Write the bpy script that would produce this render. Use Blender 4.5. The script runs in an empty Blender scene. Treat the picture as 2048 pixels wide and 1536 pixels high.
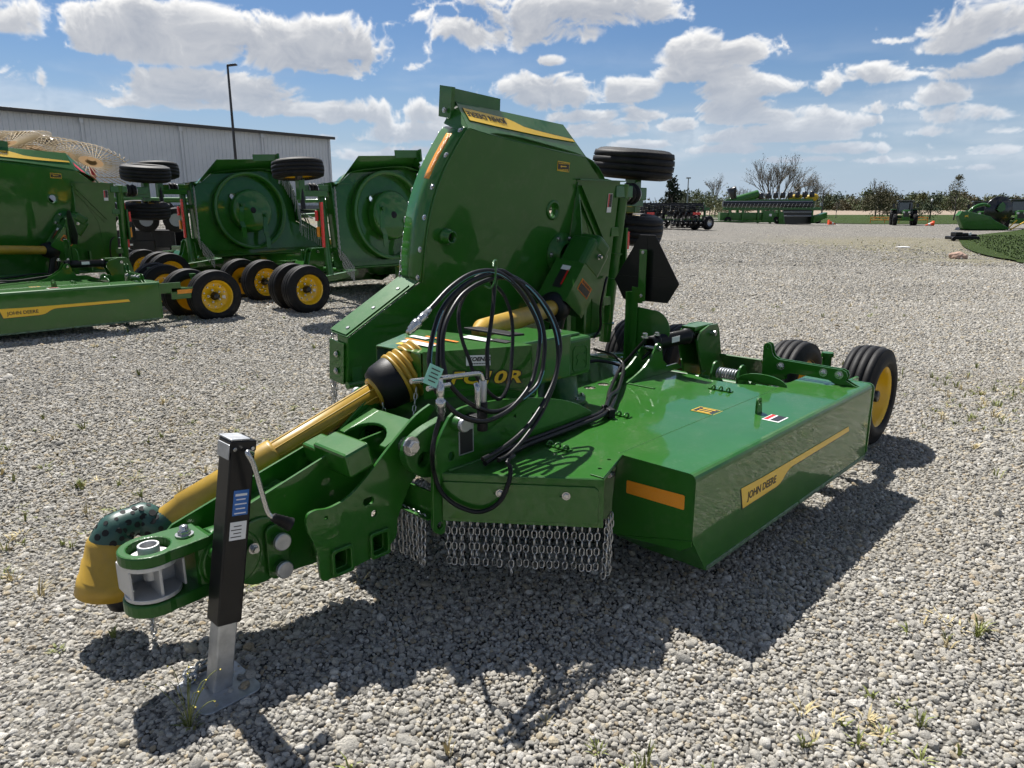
import bpy, bmesh, math, random
from mathutils import Vector, Matrix, Quaternion, noise
rnd = random.Random(7)
R = math.radians
SC = bpy.context.scene
COL = SC.collection

# ---------------------------------------------------------------- camera
cam = bpy.data.cameras.new('camera'); cam_ob = bpy.data.objects.new('camera', cam); COL.objects.link(cam_ob)
cam.sensor_width = 36.0; cam.lens = 36.0 * 1440 / 2048; cam.clip_start = 0.05; cam.clip_end = 6000
cam_ob.location = (0, 0, 1.6); cam_ob.rotation_euler = (R(90 - 13.77), 0, 0)
SC.camera = cam_ob

# ---------------------------------------------------------------- light
SUN_AZ, SUN_EL = -28.0, 58.0
SUN_DIR = Vector((math.sin(R(SUN_AZ)) * math.cos(R(SUN_EL)), math.cos(R(SUN_AZ)) * math.cos(R(SUN_EL)), math.sin(R(SUN_EL))))
sun = bpy.data.lights.new('sun', 'SUN'); sun.energy = 5.0; sun.angle = R(0.53); sun.color = (1.0, 0.965, 0.92)
sun_ob = bpy.data.objects.new('sun', sun); COL.objects.link(sun_ob)
sun_ob.rotation_euler = (-SUN_DIR).to_track_quat('-Z', 'Y').to_euler(); sun_ob.location = SUN_DIR * 60
SKY_STRENGTH = 0.035
SC.view_settings.view_transform = 'Standard'; SC.view_settings.look = 'None'
SC.view_settings.exposure = 0.74; SC.view_settings.gamma = 1.0; SC.view_settings.use_curve_mapping = False
SC.cycles.max_bounces = 5; SC.cycles.diffuse_bounces = 2; SC.cycles.glossy_bounces = 4; SC.cycles.transmission_bounces = 4
SC.cycles.transparent_max_bounces = 5; SC.cycles.caustics_reflective = False; SC.cycles.caustics_refractive = False
SC.cycles.sample_clamp_indirect = 6.0; SC.cycles.use_denoising = True; SC.cycles.use_adaptive_sampling = True; SC.cycles.adaptive_threshold = 0.02; SC.cycles.adaptive_min_samples = 16

class NT:
    """tiny node-tree helper"""
    def __init__(s, tree): s.t = tree; s.n = tree.nodes; s.l = tree.links
    def node(s, kind, **kw):
        n = s.n.new(kind)
        for k, v in kw.items(): setattr(n, k, v)
        return n
    def put(s, sock, v):
        if v is None: return
        if hasattr(v, 'links') or hasattr(v, 'is_output'): s.l.new(v, sock)
        else: sock.default_value = v
    def math(s, op, a, b=None, c=None, clamp=False):
        n = s.n.new('ShaderNodeMath'); n.operation = op; n.use_clamp = clamp
        s.put(n.inputs[0], a); s.put(n.inputs[1], b); s.put(n.inputs[2], c)
        return n.outputs[0]
    def vmath(s, op, a, b=None, scale=None):
        n = s.n.new('ShaderNodeVectorMath'); n.operation = op
        s.put(n.inputs[0], a); s.put(n.inputs[1], b)
        if scale is not None: s.put(n.inputs['Scale'], scale)
        return n.outputs['Value'] if op in ('LENGTH', 'DOT_PRODUCT', 'DISTANCE') else n.outputs[0]
    def noise(s, vec=None, scale=5, detail=4, rough=0.5, dim='3D', distortion=0.0, w=None):
        n = s.n.new('ShaderNodeTexNoise'); n.noise_dimensions = dim
        if vec is not None: s.l.new(vec, n.inputs['Vector'])
        s.put(n.inputs['Scale'], scale); n.inputs['Detail'].default_value = detail; n.inputs['Roughness'].default_value = rough
        n.inputs['Distortion'].default_value = distortion
        return n
    def ramp(s, fac, stops, interp='LINEAR'):
        n = s.n.new('ShaderNodeValToRGB'); cr = n.color_ramp; cr.interpolation = interp
        while len(cr.elements) < len(stops): cr.elements.new(0.5)
        for e, (p, c) in zip(cr.elements, stops):
            e.position = p; e.color = c if len(c) == 4 else (*c, 1)
        s.put(n.inputs[0], fac); return n.outputs[0]
    def mix(s, fac, a, b, blend='MIX'):
        n = s.n.new('ShaderNodeMix'); n.data_type = 'RGBA'; n.blend_type = blend
        s.put(n.inputs[0], fac)
        for i, v in ((6, a), (7, b)):
            if isinstance(v, (tuple, list)): v = (*v, 1) if len(v) == 3 else v
            s.put(n.inputs[i], v)
        return n.outputs[2]
    def fmix(s, fac, a, b):
        n = s.n.new('ShaderNodeMix'); n.data_type = 'FLOAT'
        s.put(n.inputs[0], fac); s.put(n.inputs[2], a); s.put(n.inputs[3], b); return n.outputs[0]
    def smooth(s, x, a, b):
        n = s.n.new('ShaderNodeMapRange'); n.interpolation_type = 'SMOOTHSTEP'
        s.put(n.inputs[0], x); n.inputs[1].default_value = a; n.inputs[2].default_value = b
        n.inputs[3].default_value = 0; n.inputs[4].default_value = 1
        return n.outputs[0]

# ---------------------------------------------------------------- sky: Nishita daylight + cumulus rows
def cloud_maps(W, H, el_max):
    """cumulus field on an azimuth/elevation grid: cover and lit-ness (computed, no files)"""
    import numpy as np
    rs = np.random.RandomState(11)
    tab = rs.rand(256, 256).astype(np.float32)
    az = ((np.arange(W, dtype=np.float32) + 0.5) / W - 0.5) * 2 * np.pi
    el = (np.arange(H, dtype=np.float32) + 0.5) / H * el_max
    A, E = np.meshgrid(az, el)
    def vn(x, y):
        xi = np.floor(x); yi = np.floor(y); fx = x - xi; fy = y - yi
        fx = fx * fx * (3 - 2 * fx); fy = fy * fy * (3 - 2 * fy)
        x0 = xi.astype(np.int32) & 255; y0 = yi.astype(np.int32) & 255; x1 = (x0 + 1) & 255; y1 = (y0 + 1) & 255
        return (tab[y0, x0] * (1 - fx) + tab[y0, x1] * fx) * (1 - fy) + (tab[y1, x0] * (1 - fx) + tab[y1, x1] * fx) * fy
    def fbm(x, y, n, bil=False, g=0.5):
        s = 0; a = 1.0; tot = 0
        for o in range(n):
            v = vn(x * 2 ** o + 17.3 * o, y * 2 ** o + 5.1 * o)
            if bil: v = 1 - np.abs(2 * v - 1)
            s = s + a * v; tot += a; a *= g
        return s / tot
    U = A * 4.6; V = E * 6.8
    wx = fbm(U * 2.0 + 40, V * 2.0 + 9, 4); wy = fbm(U * 2.0 + 90, V * 2.0 + 30, 4)
    U2 = U + 0.45 * (wx - 0.5); V2 = V + 0.45 * (wy - 0.5)
    puff = fbm(U2 * 3.2, V2 * 3.2, 7, True, 0.60); puff = (puff - puff.mean()) / puff.std()
    soft = fbm(U2 * 1.5 + 7, V2 * 1.5 + 3, 6); soft = (soft - soft.mean()) / soft.std()
    f = np.full_like(A, -9.0)
    for (a0, e0, ra, re, amp) in CLOUDS:
        u = (A - math.radians(a0)) / math.radians(ra); v = (E - math.radians(e0)) / math.radians(re)
        v = np.where(v < 0, v * 1.5, v)
        f = np.maximum(f, amp - u * u - v * v)
    gen = (fbm(U * 0.9 + 3, V * 1.6 + 60, 4) - 0.50) * 8.0
    def ss(x, a, b):
        t_ = np.clip((x - a) / (b - a), 0, 1); return t_ * t_ * (3 - 2 * t_)
    inv = ss(np.abs(A), 0.85, 0.66) * ss(E, 0.37, 0.30)
    f = f * inv + gen * (1 - inv)
    dens = np.maximum(f, -2.2) * 0.66 + 0.08 + 0.16 * ss(E, 0.20, 0.08) * inv + 0.33 * puff + 0.20 * soft
    veil = 0.55 * ss(fbm(A * 5.0 + 9, E * 26.0 + 4, 6), 0.44, 0.72) * ss(E, 0.22, 0.04)
    cover = np.maximum(ss(dens, -0.06, 0.50), veil)
    thick = ss(dens, 0.05, 1.1)
    # light falls from above: shade by the cloud that lies over each point
    od = np.zeros_like(dens); n = 0
    for k, w in ((2, 1.0), (5, 1.0), (9, 0.9), (15, 0.8), (24, 0.6), (36, 0.4)):
        sh = np.zeros_like(thick); sh[:-k] = thick[k:]; od += sh * w; n += w
    lit = np.exp(-3.0 * od / n) * 0.95 + 0.17 * puff + 0.20 * (1 - ss(dens, 0.1, 0.55)) - 0.04
    return np.clip(cover, 0, 1), np.clip(lit, 0, 1)

def build_world():
    import numpy as np
    w = bpy.data.worlds.new('World'); SC.world = w; w.use_nodes = True
    t = NT(w.node_tree); w.node_tree.nodes.clear()
    sky = t.node('ShaderNodeTexSky', sky_type='NISHITA'); sky.sun_disc = False
    sky.sun_elevation = R(SUN_EL); sky.sun_rotation = R(SUN_AZ); sky.altitude = 250; sky.air_density = 1.0; sky.dust_density = 0.5; sky.ozone_density = 2.5
    EM = math.radians(60); IW, IH = 4096, 704
    cover, lit = cloud_maps(IW, IH, EM)
    img = bpy.data.images.new('cloud_field', IW, IH, float_buffer=True); img.colorspace_settings.name = 'Non-Color'
    buf = np.ones((IH, IW, 4), dtype=np.float32); buf[..., 0] = cover; buf[..., 1] = lit; buf[..., 2] = 0
    img.pixels.foreach_set(buf.ravel()); img.update()
    tc = t.node('ShaderNodeTexCoord'); d = tc.outputs['Generated']
    sep = t.node('ShaderNodeSeparateXYZ'); t.l.new(d, sep.inputs[0]); X, Y, Z = sep.outputs
    az = t.math('ARCTAN2', X, Y); el = t.math('ARCSINE', Z)
    uv = t.node('ShaderNodeCombineXYZ'); t.l.new(t.math('ADD', t.math('MULTIPLY', az, 1 / (2 * math.pi)), 0.5), uv.inputs[0]); t.l.new(t.math('MULTIPLY', el, 1 / EM), uv.inputs[1])
    tex = t.node('ShaderNodeTexImage', interpolation='Linear', extension='EXTEND'); tex.image = img; t.l.new(uv.outputs[0], tex.inputs[0])
    cs = t.node('ShaderNodeSeparateColor'); t.l.new(tex.outputs[0], cs.inputs[0])
    haze = t.smooth(el, 0.20, 0.0)
    blue = t.mix(1.0, sky.outputs[0], (0.98, 1.20, 1.44), 'MULTIPLY')
    base = t.mix(t.math('MULTIPLY', haze, HAZE_SKY), blue, HAZE_COL)
    ccol = t.ramp(cs.outputs[1], [(0.0, CLOUD_DARK), (0.4, CLOUD_MID), (0.75, CLOUD_LIT), (1.0, CLOUD_TOP)])
    ccol = t.mix(t.math('MULTIPLY', haze, 0.70), ccol, HAZE_COL)
    a_ = t.math('MULTIPLY', t.math('MULTIPLY', cs.outputs[0], t.smooth(el, 0.0, 0.05)), t.smooth(el, 1.05, 0.85))
    col = t.mix(a_, base, ccol)
    bg = t.node('ShaderNodeBackground'); t.l.new(col, bg.inputs[0]); bg.inputs[1].default_value = SKY_STRENGTH
    out = t.node('ShaderNodeOutputWorld'); t.l.new(bg.outputs[0], out.inputs[0])
    w.cycles.sampling_method = 'MANUAL'; w.cycles.sample_map_resolution = 512
# radiances before the strength above
HAZE_SKY = 0.85; HAZE_COL = (8.0, 9.8, 12.2)
CLOUD_DARK, CLOUD_MID, CLOUD_LIT, CLOUD_TOP = (7.4, 8.0, 9.2), (9.6, 10.0, 10.8), (14.0, 14.1, 14.3), (17.5, 17.4, 17.2)
CLOUDS = [(-32.55, 11.19, 2.39, 1.63, 1), (-31.99, 7.75, 2.33, 1.01, 1), (-24.83, 11.0, 5.33, 1.91, 1), (-28.4, 10.24, 1.73, 0.87, 0.8), (-13.5, 10.81, 5.86, 2.05, 1.05), (-16.54, 11.29, 2.39, 1.24, 0.9), (-10.35, 10.61, 2.88, 1.6, 0.9), (-21.14, 7.56, 6.41, 1.21, 0.95), (-16.87, 6.93, 3.49, 0.83, 0.8), (-0.88, 12.89, 5.1, 2.03, 1.0), (4.57, 13.63, 7.46, 1.69, 1.0), (2.41, 12.4, 4.36, 1.42, 0.9), (2.8, 10.28, 1.29, 0.5, 0.7), (-11.26, 6.58, 4.02, 1.09, 0.9), (-6.13, 6.85, 2.61, 0.96, 0.8), (-8.4, 5.25, 4.48, 0.98, 0.8), (3.58, 8.08, 5.16, 1.29, 1.0), (8.36, 8.18, 2.89, 1.18, 0.9), (14.62, 10.6, 3.56, 1.33, 1.0), (13.67, 9.19, 3.11, 0.81, 0.9), (16.51, 8.09, 3.69, 0.91, 0.9), (25.16, 8.57, 2.96, 0.8, 0.95), (21.17, 7.88, 4.09, 0.64, 0.8), (18.34, 6.37, 4.28, 0.73, 0.8), (30.52, 11.15, 3.89, 1.53, 1.1), (29.32, 10.01, 2.18, 0.81, 0.9), (31.18, 8.25, 2.63, 0.64, 0.9), (29.41, 7.06, 1.94, 0.84, 0.95), (26.42, 10.51, 1.45, 0.35, 0.75), (12.27, 5.87, 1.29, 0.58, 0.9), (22.0, 5.9, 2.85, 0.72, 0.8), (31.24, 5.75, 2.92, 0.84, 0.9), (32.68, 8.83, 1.79, 0.79, 0.9), (6.61, 5.62, 2.96, 0.7, 0.8), (19.47, 4.83, 5.19, 0.54, 0.75), (28.55, 4.82, 3.38, 0.47, 0.7), (24.12, 3.86, 4.56, 0.46, 0.7), (32.34, 3.58, 2.37, 0.43, 0.7), (-10.3, 3.81, 3.34, 0.71, 0.75), (-32.15, 6.58, 1.64, 0.3, 0.7), (-7.5, 9.87, 0.95, 0.53, 0.7), (5.84, 6.5, 2.59, 0.62, 0.8), (9.88, 6.61, 2.17, 0.62, 0.8), (16.59, 6.94, 3.37, 0.6, 0.8), (20.76, 5.29, 3.85, 0.46, 0.85), (24.56, 5.63, 2.14, 0.45, 0.8), (15.75, 4.07, 3.11, 0.42, 0.75), (20.94, 3.28, 3.88, 0.34, 0.75), (27.27, 3.12, 3.49, 0.32, 0.75), (31.66, 2.52, 2.42, 0.28, 0.7), (26.29, 6.49, 1.78, 0.5, 0.8), (32.71, 4.77, 1.57, 0.42, 0.8), (9.98, 4.52, 2.19, 0.42, 0.7), (-12.06, 5.01, 2.19, 0.56, 0.8), (-9.99, 2.56, 2.99, 0.43, 0.7), (-6.57, 4.2, 2.26, 0.5, 0.75), (-27.07, 6.91, 1.81, 0.62, 0.7), (-29.15, 10.88, 1.41, 0.71, 0.8), (-19.14, 11.74, 1.65, 0.61, 0.8)]
build_world()

# ---------------------------------------------------------------- materials
MATS = {}
def pbr(name, base, rough=0.5, metal=0.0, coat=0.0, coat_rough=0.05, spec=0.5, var=0.0, vscale=6.0, bump=0.0, bscale=60.0, rvar=0.0, wave=0.0, dust=0.0):
    if name in MATS: return MATS[name]
    m = bpy.data.materials.new(name); m.use_nodes = True; t = NT(m.node_tree)
    b = m.node_tree.nodes['Principled BSDF']
    b.inputs['Roughness'].default_value = rough; b.inputs['Metallic'].default_value = metal
    b.inputs['Coat Weight'].default_value = coat; b.inputs['Coat Roughness'].default_value = coat_rough
    b.inputs['Specular IOR Level'].default_value = spec
    b.inputs['Base Color'].default_value = (*base, 1)
    tc = t.node('ShaderNodeTexCoord'); P = tc.outputs['Object']
    col = None
    if var > 0:
        n = t.noise(P, vscale, 5, 0.6)
        col = t.mix(t.smooth(n.outputs[0], 0.3, 0.7), tuple(c * (1 - var) for c in base), tuple(min(1, c * (1 + var)) for c in base))
    if dust > 0:
        n = t.noise(P, 9.0, 6, 0.7)
        f = t.math('MULTIPLY', t.smooth(n.outputs[0], 0.48, 0.72), dust)
        if 'green' in name or 'tyre' in name:                     # settled dust lies on what faces up, in streaky patches
            geo = t.node('ShaderNodeNewGeometry'); sz = t.node('ShaderNodeSeparateXYZ'); t.l.new(geo.outputs['Normal'], sz.inputs[0])
            n9 = t.noise(P, 2.6, 8, 0.72, distortion=0.6); n8 = t.noise(P, 55.0, 3, 0.6)
            film = t.math('MULTIPLY', t.math('MULTIPLY', t.smooth(sz.outputs[2], 0.3, 0.9), t.smooth(n9.outputs[0], 0.40, 0.72)), t.math('ADD', 0.05, t.math('MULTIPLY', t.smooth(n8.outputs[0], 0.50, 0.66), 0.14)))
            f = t.math('ADD', f, film)
            rgh = t.fmix(t.smooth(n9.outputs[0], 0.35, 0.75), coat_rough, coat_rough + 0.10)
            if coat > 0: t.l.new(rgh, b.inputs['Coat Roughness'])
        col = t.mix(f, col if col is not None else tuple(base), (0.30, 0.27, 0.22))
    if col is not None: t.l.new(col, b.inputs['Base Color'])
    if rvar > 0:
        n = t.noise(P, vscale * 2.3, 5, 0.65)
        t.l.new(t.fmix(n.outputs[0], max(0.02, rough - rvar), rough + rvar), b.inputs['Roughness'])
    if bump > 0 or wave > 0:
        bp = t.node('ShaderNodeBump'); bp.inputs['Distance'].default_value = 0.01
        n = t.noise(P, bscale if bump > 0 else 7.0, 3 if bump > 0 else 1, 0.5)
        bp.inputs['Strength'].default_value = bump if bump > 0 else wave
        t.l.new(n.outputs[0], bp.inputs['Height'])
        t.l.new(bp.outputs[0], b.inputs['Normal']); 
        if coat > 0: t.l.new(bp.outputs[0], b.inputs['Coat Normal'])
    MATS[name] = m; return m

M_GREEN = pbr('green_paint', (0.019, 0.112, 0.010), 0.38, coat=0.75, coat_rough=0.025, spec=0.15, var=0.06, vscale=2.0, wave=0.07, dust=0.05)
M_GREENC = pbr('green_casting', (0.016, 0.094, 0.010), 0.42, spec=0.2, coat=0.35, coat_rough=0.12, bump=0.12, bscale=120)
M_YELLOW = pbr('yellow_paint', (0.80, 0.47, 0.006), 0.35, coat=0.3, var=0.05, dust=0.05)
M_PTO = pbr('yellow_plastic', (0.40, 0.245, 0.022), 0.42, var=0.12, vscale=8, bump=0.03, bscale=40, dust=0.12)
M_DECAL = pbr('decal_yellow', (0.80, 0.50, 0.02), 0.35, coat=0.3)
M_BLACK = pbr('black_paint', (0.006, 0.006, 0.0065), 0.4, spec=0.25, coat=0.15, var=0.1)
M_PLAST = pbr('black_plastic', (0.008, 0.008, 0.009), 0.5, spec=0.25, bump=0.05, bscale=150)
M_RUBBER = pbr('tyre_rubber', (0.008, 0.008, 0.0085), 0.6, spec=0.22, var=0.2, vscale=14, bump=0.08, bscale=90, dust=0.04)
M_HOSE = pbr('hose_rubber', (0.007, 0.007, 0.008), 0.38, spec=0.3, bump=0.05, bscale=300)
M_HOSEB = pbr('hose_print', (0.10, 0.28, 0.36), 0.4)
M_ZINC = pbr('zinc', (0.48, 0.48, 0.47), 0.26, metal=0.9, var=0.05, vscale=12, rvar=0.05)
M_GALV = pbr('galvanised', (0.42, 0.43, 0.44), 0.42, metal=0.75, var=0.18, vscale=18, rvar=0.12)
M_CHAIN = pbr('chain_steel', (0.46, 0.46, 0.45), 0.30, metal=0.85, var=0.15, vscale=30)
M_CAST = pbr('cast_alloy', (0.50, 0.50, 0.49), 0.5, metal=0.45, var=0.08, bump=0.15, bscale=200)
M_WHITE = pbr('decal_white', (0.75, 0.75, 0.74), 0.4)
M_INK = pbr('decal_black', (0.012, 0.012, 0.013), 0.4)
M_RED = pbr('decal_red', (0.55, 0.015, 0.012), 0.4)
M_ORANGE = pbr('decal_orange', (0.75, 0.20, 0.01), 0.4)
M_BLUE = pbr('decal_blue', (0.02, 0.13, 0.42), 0.4)
M_TEAL = pbr('tag_card', (0.28, 0.62, 0.52), 0.6)
M_AMBER = pbr('reflector_amber', (0.85, 0.30, 0.0), 0.25, coat=0.6, bump=0.5, bscale=260)
M_REDREF = pbr('reflector_red', (0.80, 0.03, 0.02), 0.25, coat=0.6, bump=0.4, bscale=260)
M_PGREEN = pbr('guard_green', (0.018, 0.065, 0.050), 0.42, bump=0.05, bscale=60)
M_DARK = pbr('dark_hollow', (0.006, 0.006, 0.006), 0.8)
M_WEAR = pbr('scuffed_paint', (0.10, 0.17, 0.11), 0.5, metal=0.3, var=0.5, vscale=25, rvar=0.2)
M_HUB = pbr('hub_black', (0.008, 0.008, 0.008), 0.3, coat=0.3)
M_REDP = pbr('red_paint', (0.45, 0.012, 0.02), 0.35, coat=0.3)

# ---------------------------------------------------------------- mesh helpers
BOLTS = {}
class MB:
    """collects faces of ONE part"""
    def __init__(s): s.v = []; s.f = []; s.m = []; s.sm = []; s.cur = 0; s.b = []
    def add(s, vs, fs, smooth=False):
        o = len(s.v); s.v += [tuple(v) for v in vs]
        for f in fs: s.f.append(tuple(i + o for i in f)); s.m.append(s.cur); s.sm.append(smooth)
        return s
    def box(s, c, size, mat=None):
        x, y, z = (k / 2 for k in size); c = Vector(c); vs = []
        for dx in (-x, x):
            for dy in (-y, y):
                for dz in (-z, z):
                    v = Vector((dx, dy, dz)); vs.append(c + (mat @ v if mat is not None else v))
        return s.add(vs, [(0, 1, 3, 2), (4, 6, 7, 5), (0, 4, 5, 1), (2, 3, 7, 6), (0, 2, 6, 4), (1, 5, 7, 3)])
    def tube(s, pts, r, n=8, caps=True, smooth=True, closed=False):
        pts = [Vector(p) for p in pts]; N = len(pts); rings = []; up = None
        for i, p in enumerate(pts):
            if closed: t = (pts[(i + 1) % N] - pts[i - 1])
            else: t = (pts[min(i + 1, N - 1)] - pts[max(i - 1, 0)])
            t.normalize()
            if up is None:
                up = Vector((0, 0, 1)) if abs(t.z) < 0.9 else Vector((1, 0, 0))
            u = up - t * up.dot(t); u.normalize(); w = t.cross(u); up = u
            rr = r[i] if isinstance(r, (list, tuple)) else r
            rings.append([p + (u * math.cos(2 * math.pi * k / n) + w * math.sin(2 * math.pi * k / n)) * rr for k in range(n)])
        vs = [v for ring in rings for v in ring]; fs = []
        M_ = N if closed else N - 1
        for i in range(M_):
            j = (i + 1) % N
            for k in range(n):
                fs.append((i * n + k, i * n + (k + 1) % n, j * n + (k + 1) % n, j * n + k))
        s.add(vs, fs, smooth)
        if caps and not closed:
            o = len(s.v)
            s.v += [tuple(v) for v in rings[0]] + [tuple(v) for v in rings[-1]]
            s.f.append(tuple(o + k for k in reversed(range(n)))); s.m.append(s.cur); s.sm.append(False)
            s.f.append(tuple(o + n + k for k in range(n))); s.m.append(s.cur); s.sm.append(False)
        return s
    def cyl(s, p0, p1, r, n=16, smooth=True): return s.tube([p0, p1], r, n, True, smooth)
    def lathe(s, prof, p0, axis, n=24, smooth=True, closed=False):
        """prof: [(dist along axis, radius)]"""
        ax = Vector(axis).normalized(); p0 = Vector(p0)
        u = ax.orthogonal().normalized(); w = ax.cross(u); vs = []; fs = []
        for (h, r) in prof:
            for k in range(n):
                a = 2 * math.pi * k / n; vs.append(p0 + ax * h + (u * math.cos(a) + w * math.sin(a)) * r)
        m = len(prof)
        for i in range(m if closed else m - 1):
            j = (i + 1) % m
            for k in range(n): fs.append((i * n + k, i * n + (k + 1) % n, j * n + (k + 1) % n, j * n + k))
        return s.add(vs, fs, smooth)
    def bolt(s, p, nrm, r=0.012, h=0.010, washer=True):
        nrm = Vector(nrm).normalized(); p = Vector(p); s.b.append((p, nrm, r, h, washer))
        if washer: s.lathe([(0, 0.0), (0, r * 1.45), (h * 0.25, r * 1.45), (h * 0.25, 0)], p, nrm, 12, False)
        s.lathe([(0, r), (h * 0.85, r), (h, r * 0.8), (h, 0.0)], p, nrm, 6, False)
        return s
    def quad(s, a, b, c, d): return s.add([a, b, c, d], [(0, 1, 2, 3)])
    def build(s, name, mat, parent=None, bevel=0.0, solid=0.0, segs=2, fixn=True):
        if name == 'bolt' and len(s.b) > 1:                      # every bolt an object of its own, alike bolts share a mesh
            for (p, nrm, r, h, wa) in s.b:
                key = (round(r, 4), round(h, 4), wa)
                if key not in BOLTS:
                    q = MB(); q.bolt((0, 0, 0), (0, 0, 1), r, h, wa); q.b = []; o = q.build('bolt', mat, parent); BOLTS[key] = o.data
                else: o = bpy.data.objects.new('bolt', BOLTS[key]); COL.objects.link(o); o.parent = parent
                o.location = p; o.rotation_euler = nrm.to_track_quat('Z', 'Y').to_euler()
            return None
        me = bpy.data.meshes.new(name); me.from_pydata(s.v, [], s.f)
        mats = mat if isinstance(mat, (list, tuple)) else [mat]
        for q in mats: me.materials.append(q)
        for p, mi, sm in zip(me.polygons, s.m, s.sm): p.material_index = mi; p.use_smooth = sm
        return finish(me, name, parent, bevel, solid, segs, fixn)

def finish(me, name, parent=None, bevel=0.0, solid=0.0, segs=2, fixn=True):
    bm = bmesh.new(); bm.from_mesh(me)
    if solid:
        bmesh.ops.solidify(bm, geom=bm.faces[:], thickness=solid)
    if bevel > 0:
        bmesh.ops.remove_doubles(bm, verts=bm.verts, dist=1e-5)
        es = [e for e in bm.edges if len(e.link_faces) == 2 and e.calc_face_angle(0) > 0.5]
        if es: bmesh.ops.bevel(bm, geom=es, offset=bevel, segments=segs, profile=0.5, affect='EDGES', clamp_overlap=True)
    if fixn: bmesh.ops.recalc_face_normals(bm, faces=bm.faces)
    bm.to_mesh(me); bm.free(); me.update()
    ob = bpy.data.objects.new(name, me); COL.objects.link(ob)
    if parent is not None: ob.parent = parent
    return ob

def arc(cx, cy, r, a0, a1, n=8): return [(cx + r * math.cos(R(a0 + (a1 - a0) * i / n)), cy + r * math.sin(R(a0 + (a1 - a0) * i / n))) for i in range(n + 1)]
def circ(cx, cy, r, n=14): return [(cx + r * math.cos(2 * math.pi * i / n), cy + r * math.sin(2 * math.pi * i / n)) for i in range(n)]
def rrect(x0, y0, x1, y1, r, n=4):
    return arc(x1 - r, y1 - r, r, 0, 90, n) + arc(x0 + r, y1 - r, r, 90, 180, n) + arc(x0 + r, y0 + r, r, 180, 270, n) + arc(x1 - r, y0 + r, r, 270, 360, n)
def spl(pts, n=6, closed=False):
    """Catmull-Rom through points (2D or 3D)"""
    P = [Vector(p) for p in pts]; N = len(P); out = []
    for i in range(N if closed else N - 1):
        if closed: a, b, c, d = P[i - 1], P[i], P[(i + 1) % N], P[(i + 2) % N]
        else: a, b, c, d = P[max(i - 1, 0)], P[i], P[i + 1], P[min(i + 2, N - 1)]
        for k in range(n):
            t = k / n
            out.append(0.5 * ((2 * b) + (c - a) * t + (2 * a - 5 * b + 4 * c - d) * t * t + (3 * b - a - 3 * c + d) * t ** 3))
    if not closed: out.append(P[-1])
    return [tuple(v) for v in out]

def plate(name, loops, mat, parent, to3d, thick, bevel=0.0015, smooth=False):
    """flat plate with holes: loops[0] outline, the others holes; to3d(u, v, w) maps the plate frame (w = thickness) to the part frame"""
    cu = bpy.data.curves.new('plate', 'CURVE'); cu.dimensions = '2D'; cu.fill_mode = 'BOTH'
    cu.extrude = max(thick / 2 - bevel, 0.0001); cu.bevel_depth = bevel; cu.bevel_resolution = 1; cu.offset = -bevel
    for lp in loops:
        sp = cu.splines.new('POLY'); sp.points.add(len(lp) - 1)
        for q, (x, y) in zip(sp.points, lp): q.co = (x, y, 0, 1)
        sp.use_cyclic_u = True
    ob = bpy.data.objects.new('plate', cu); COL.objects.link(ob)
    dg = bpy.context.evaluated_depsgraph_get(); me = bpy.data.meshes.new_from_object(ob.evaluated_get(dg))
    bpy.data.objects.remove(ob); bpy.data.curves.remove(cu)
    for v in me.vertices: v.co = Vector(to3d(v.co.x, v.co.y, v.co.z))
    me.name = name; me.materials.clear(); me.materials.append(mat)
    bm = bmesh.new(); bm.from_mesh(me); bmesh.ops.remove_doubles(bm, verts=bm.verts, dist=1e-6); bm.to_mesh(me); bm.free()
    for p in me.polygons: p.use_smooth = False
    return finish(me, name, parent)
def in_b(b): return lambda u, v, w: (u, b + w, v)        # plate standing along the machine axis: (a, z)
def in_a(a): return lambda u, v, w: (a + w, u, v)        # plate standing across: (b, z)
def in_z(z): return lambda u, v, w: (u, v, z + w)        # plate lying flat: (a, b)

_txt = {}
def text(name, body, mat, parent, size, frame, offset=0.0, shear=0.0, spacing=1.0, ext=0.0004, align='LEFT', sx=1.0):
    """lettering as a mesh; frame = (origin, right, up) in the parent frame"""
    cu = bpy.data.curves.new('text', 'FONT'); cu.body = body; cu.size = size; cu.offset = offset; cu.shear = shear; cu.space_character = spacing
    cu.extrude = ext; cu.align_x = align; cu.resolution_u = 3
    ob = bpy.data.objects.new('text', cu); COL.objects.link(ob)
    dg = bpy.context.evaluated_depsgraph_get(); me = bpy.data.meshes.new_from_object(ob.evaluated_get(dg))
    bpy.data.objects.remove(ob); bpy.data.curves.remove(cu)
    o, rt, up = (Vector(v) for v in frame); rt.normalize(); up.normalize(); nn = rt.cross(up)
    for v in me.vertices: v.co = o + rt * v.co.x * sx + up * v.co.y + nn * v.co.z
    me.materials.clear(); me.materials.append(mat); me.name = name
    ob = bpy.data.objects.new(name, me); COL.objects.link(ob); ob.parent = parent
    return ob

def tag(o, label=None, cat=None, group=None, kind=None):
    if label: o['label'] = label
    if cat: o['category'] = cat
    if group: o['group'] = group
    if kind: o['kind'] = kind
    return o
def empty(name, loc=(0, 0, 0), rz=0.0):
    o = bpy.data.objects.new(name, None); COL.objects.link(o); o.location = loc; o.rotation_euler = (0, 0, rz); o.empty_display_size = 0.2
    return o
def copy_tree(o, parent=None, skip=()):
    c = o.copy(); COL.objects.link(c)
    if parent is not None: c.parent = parent
    for ch in list(o.children):
        if ch.name.split('.')[0] in skip: continue
        copy_tree(ch, c, skip)
    return c
def dup(o, parent, mat4):
    """another part sharing o's mesh, moved by mat4 in the parent frame"""
    c = o.copy(); COL.objects.link(c); c.parent = parent; c.matrix_local = mat4 @ o.matrix_local
    return c

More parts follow.
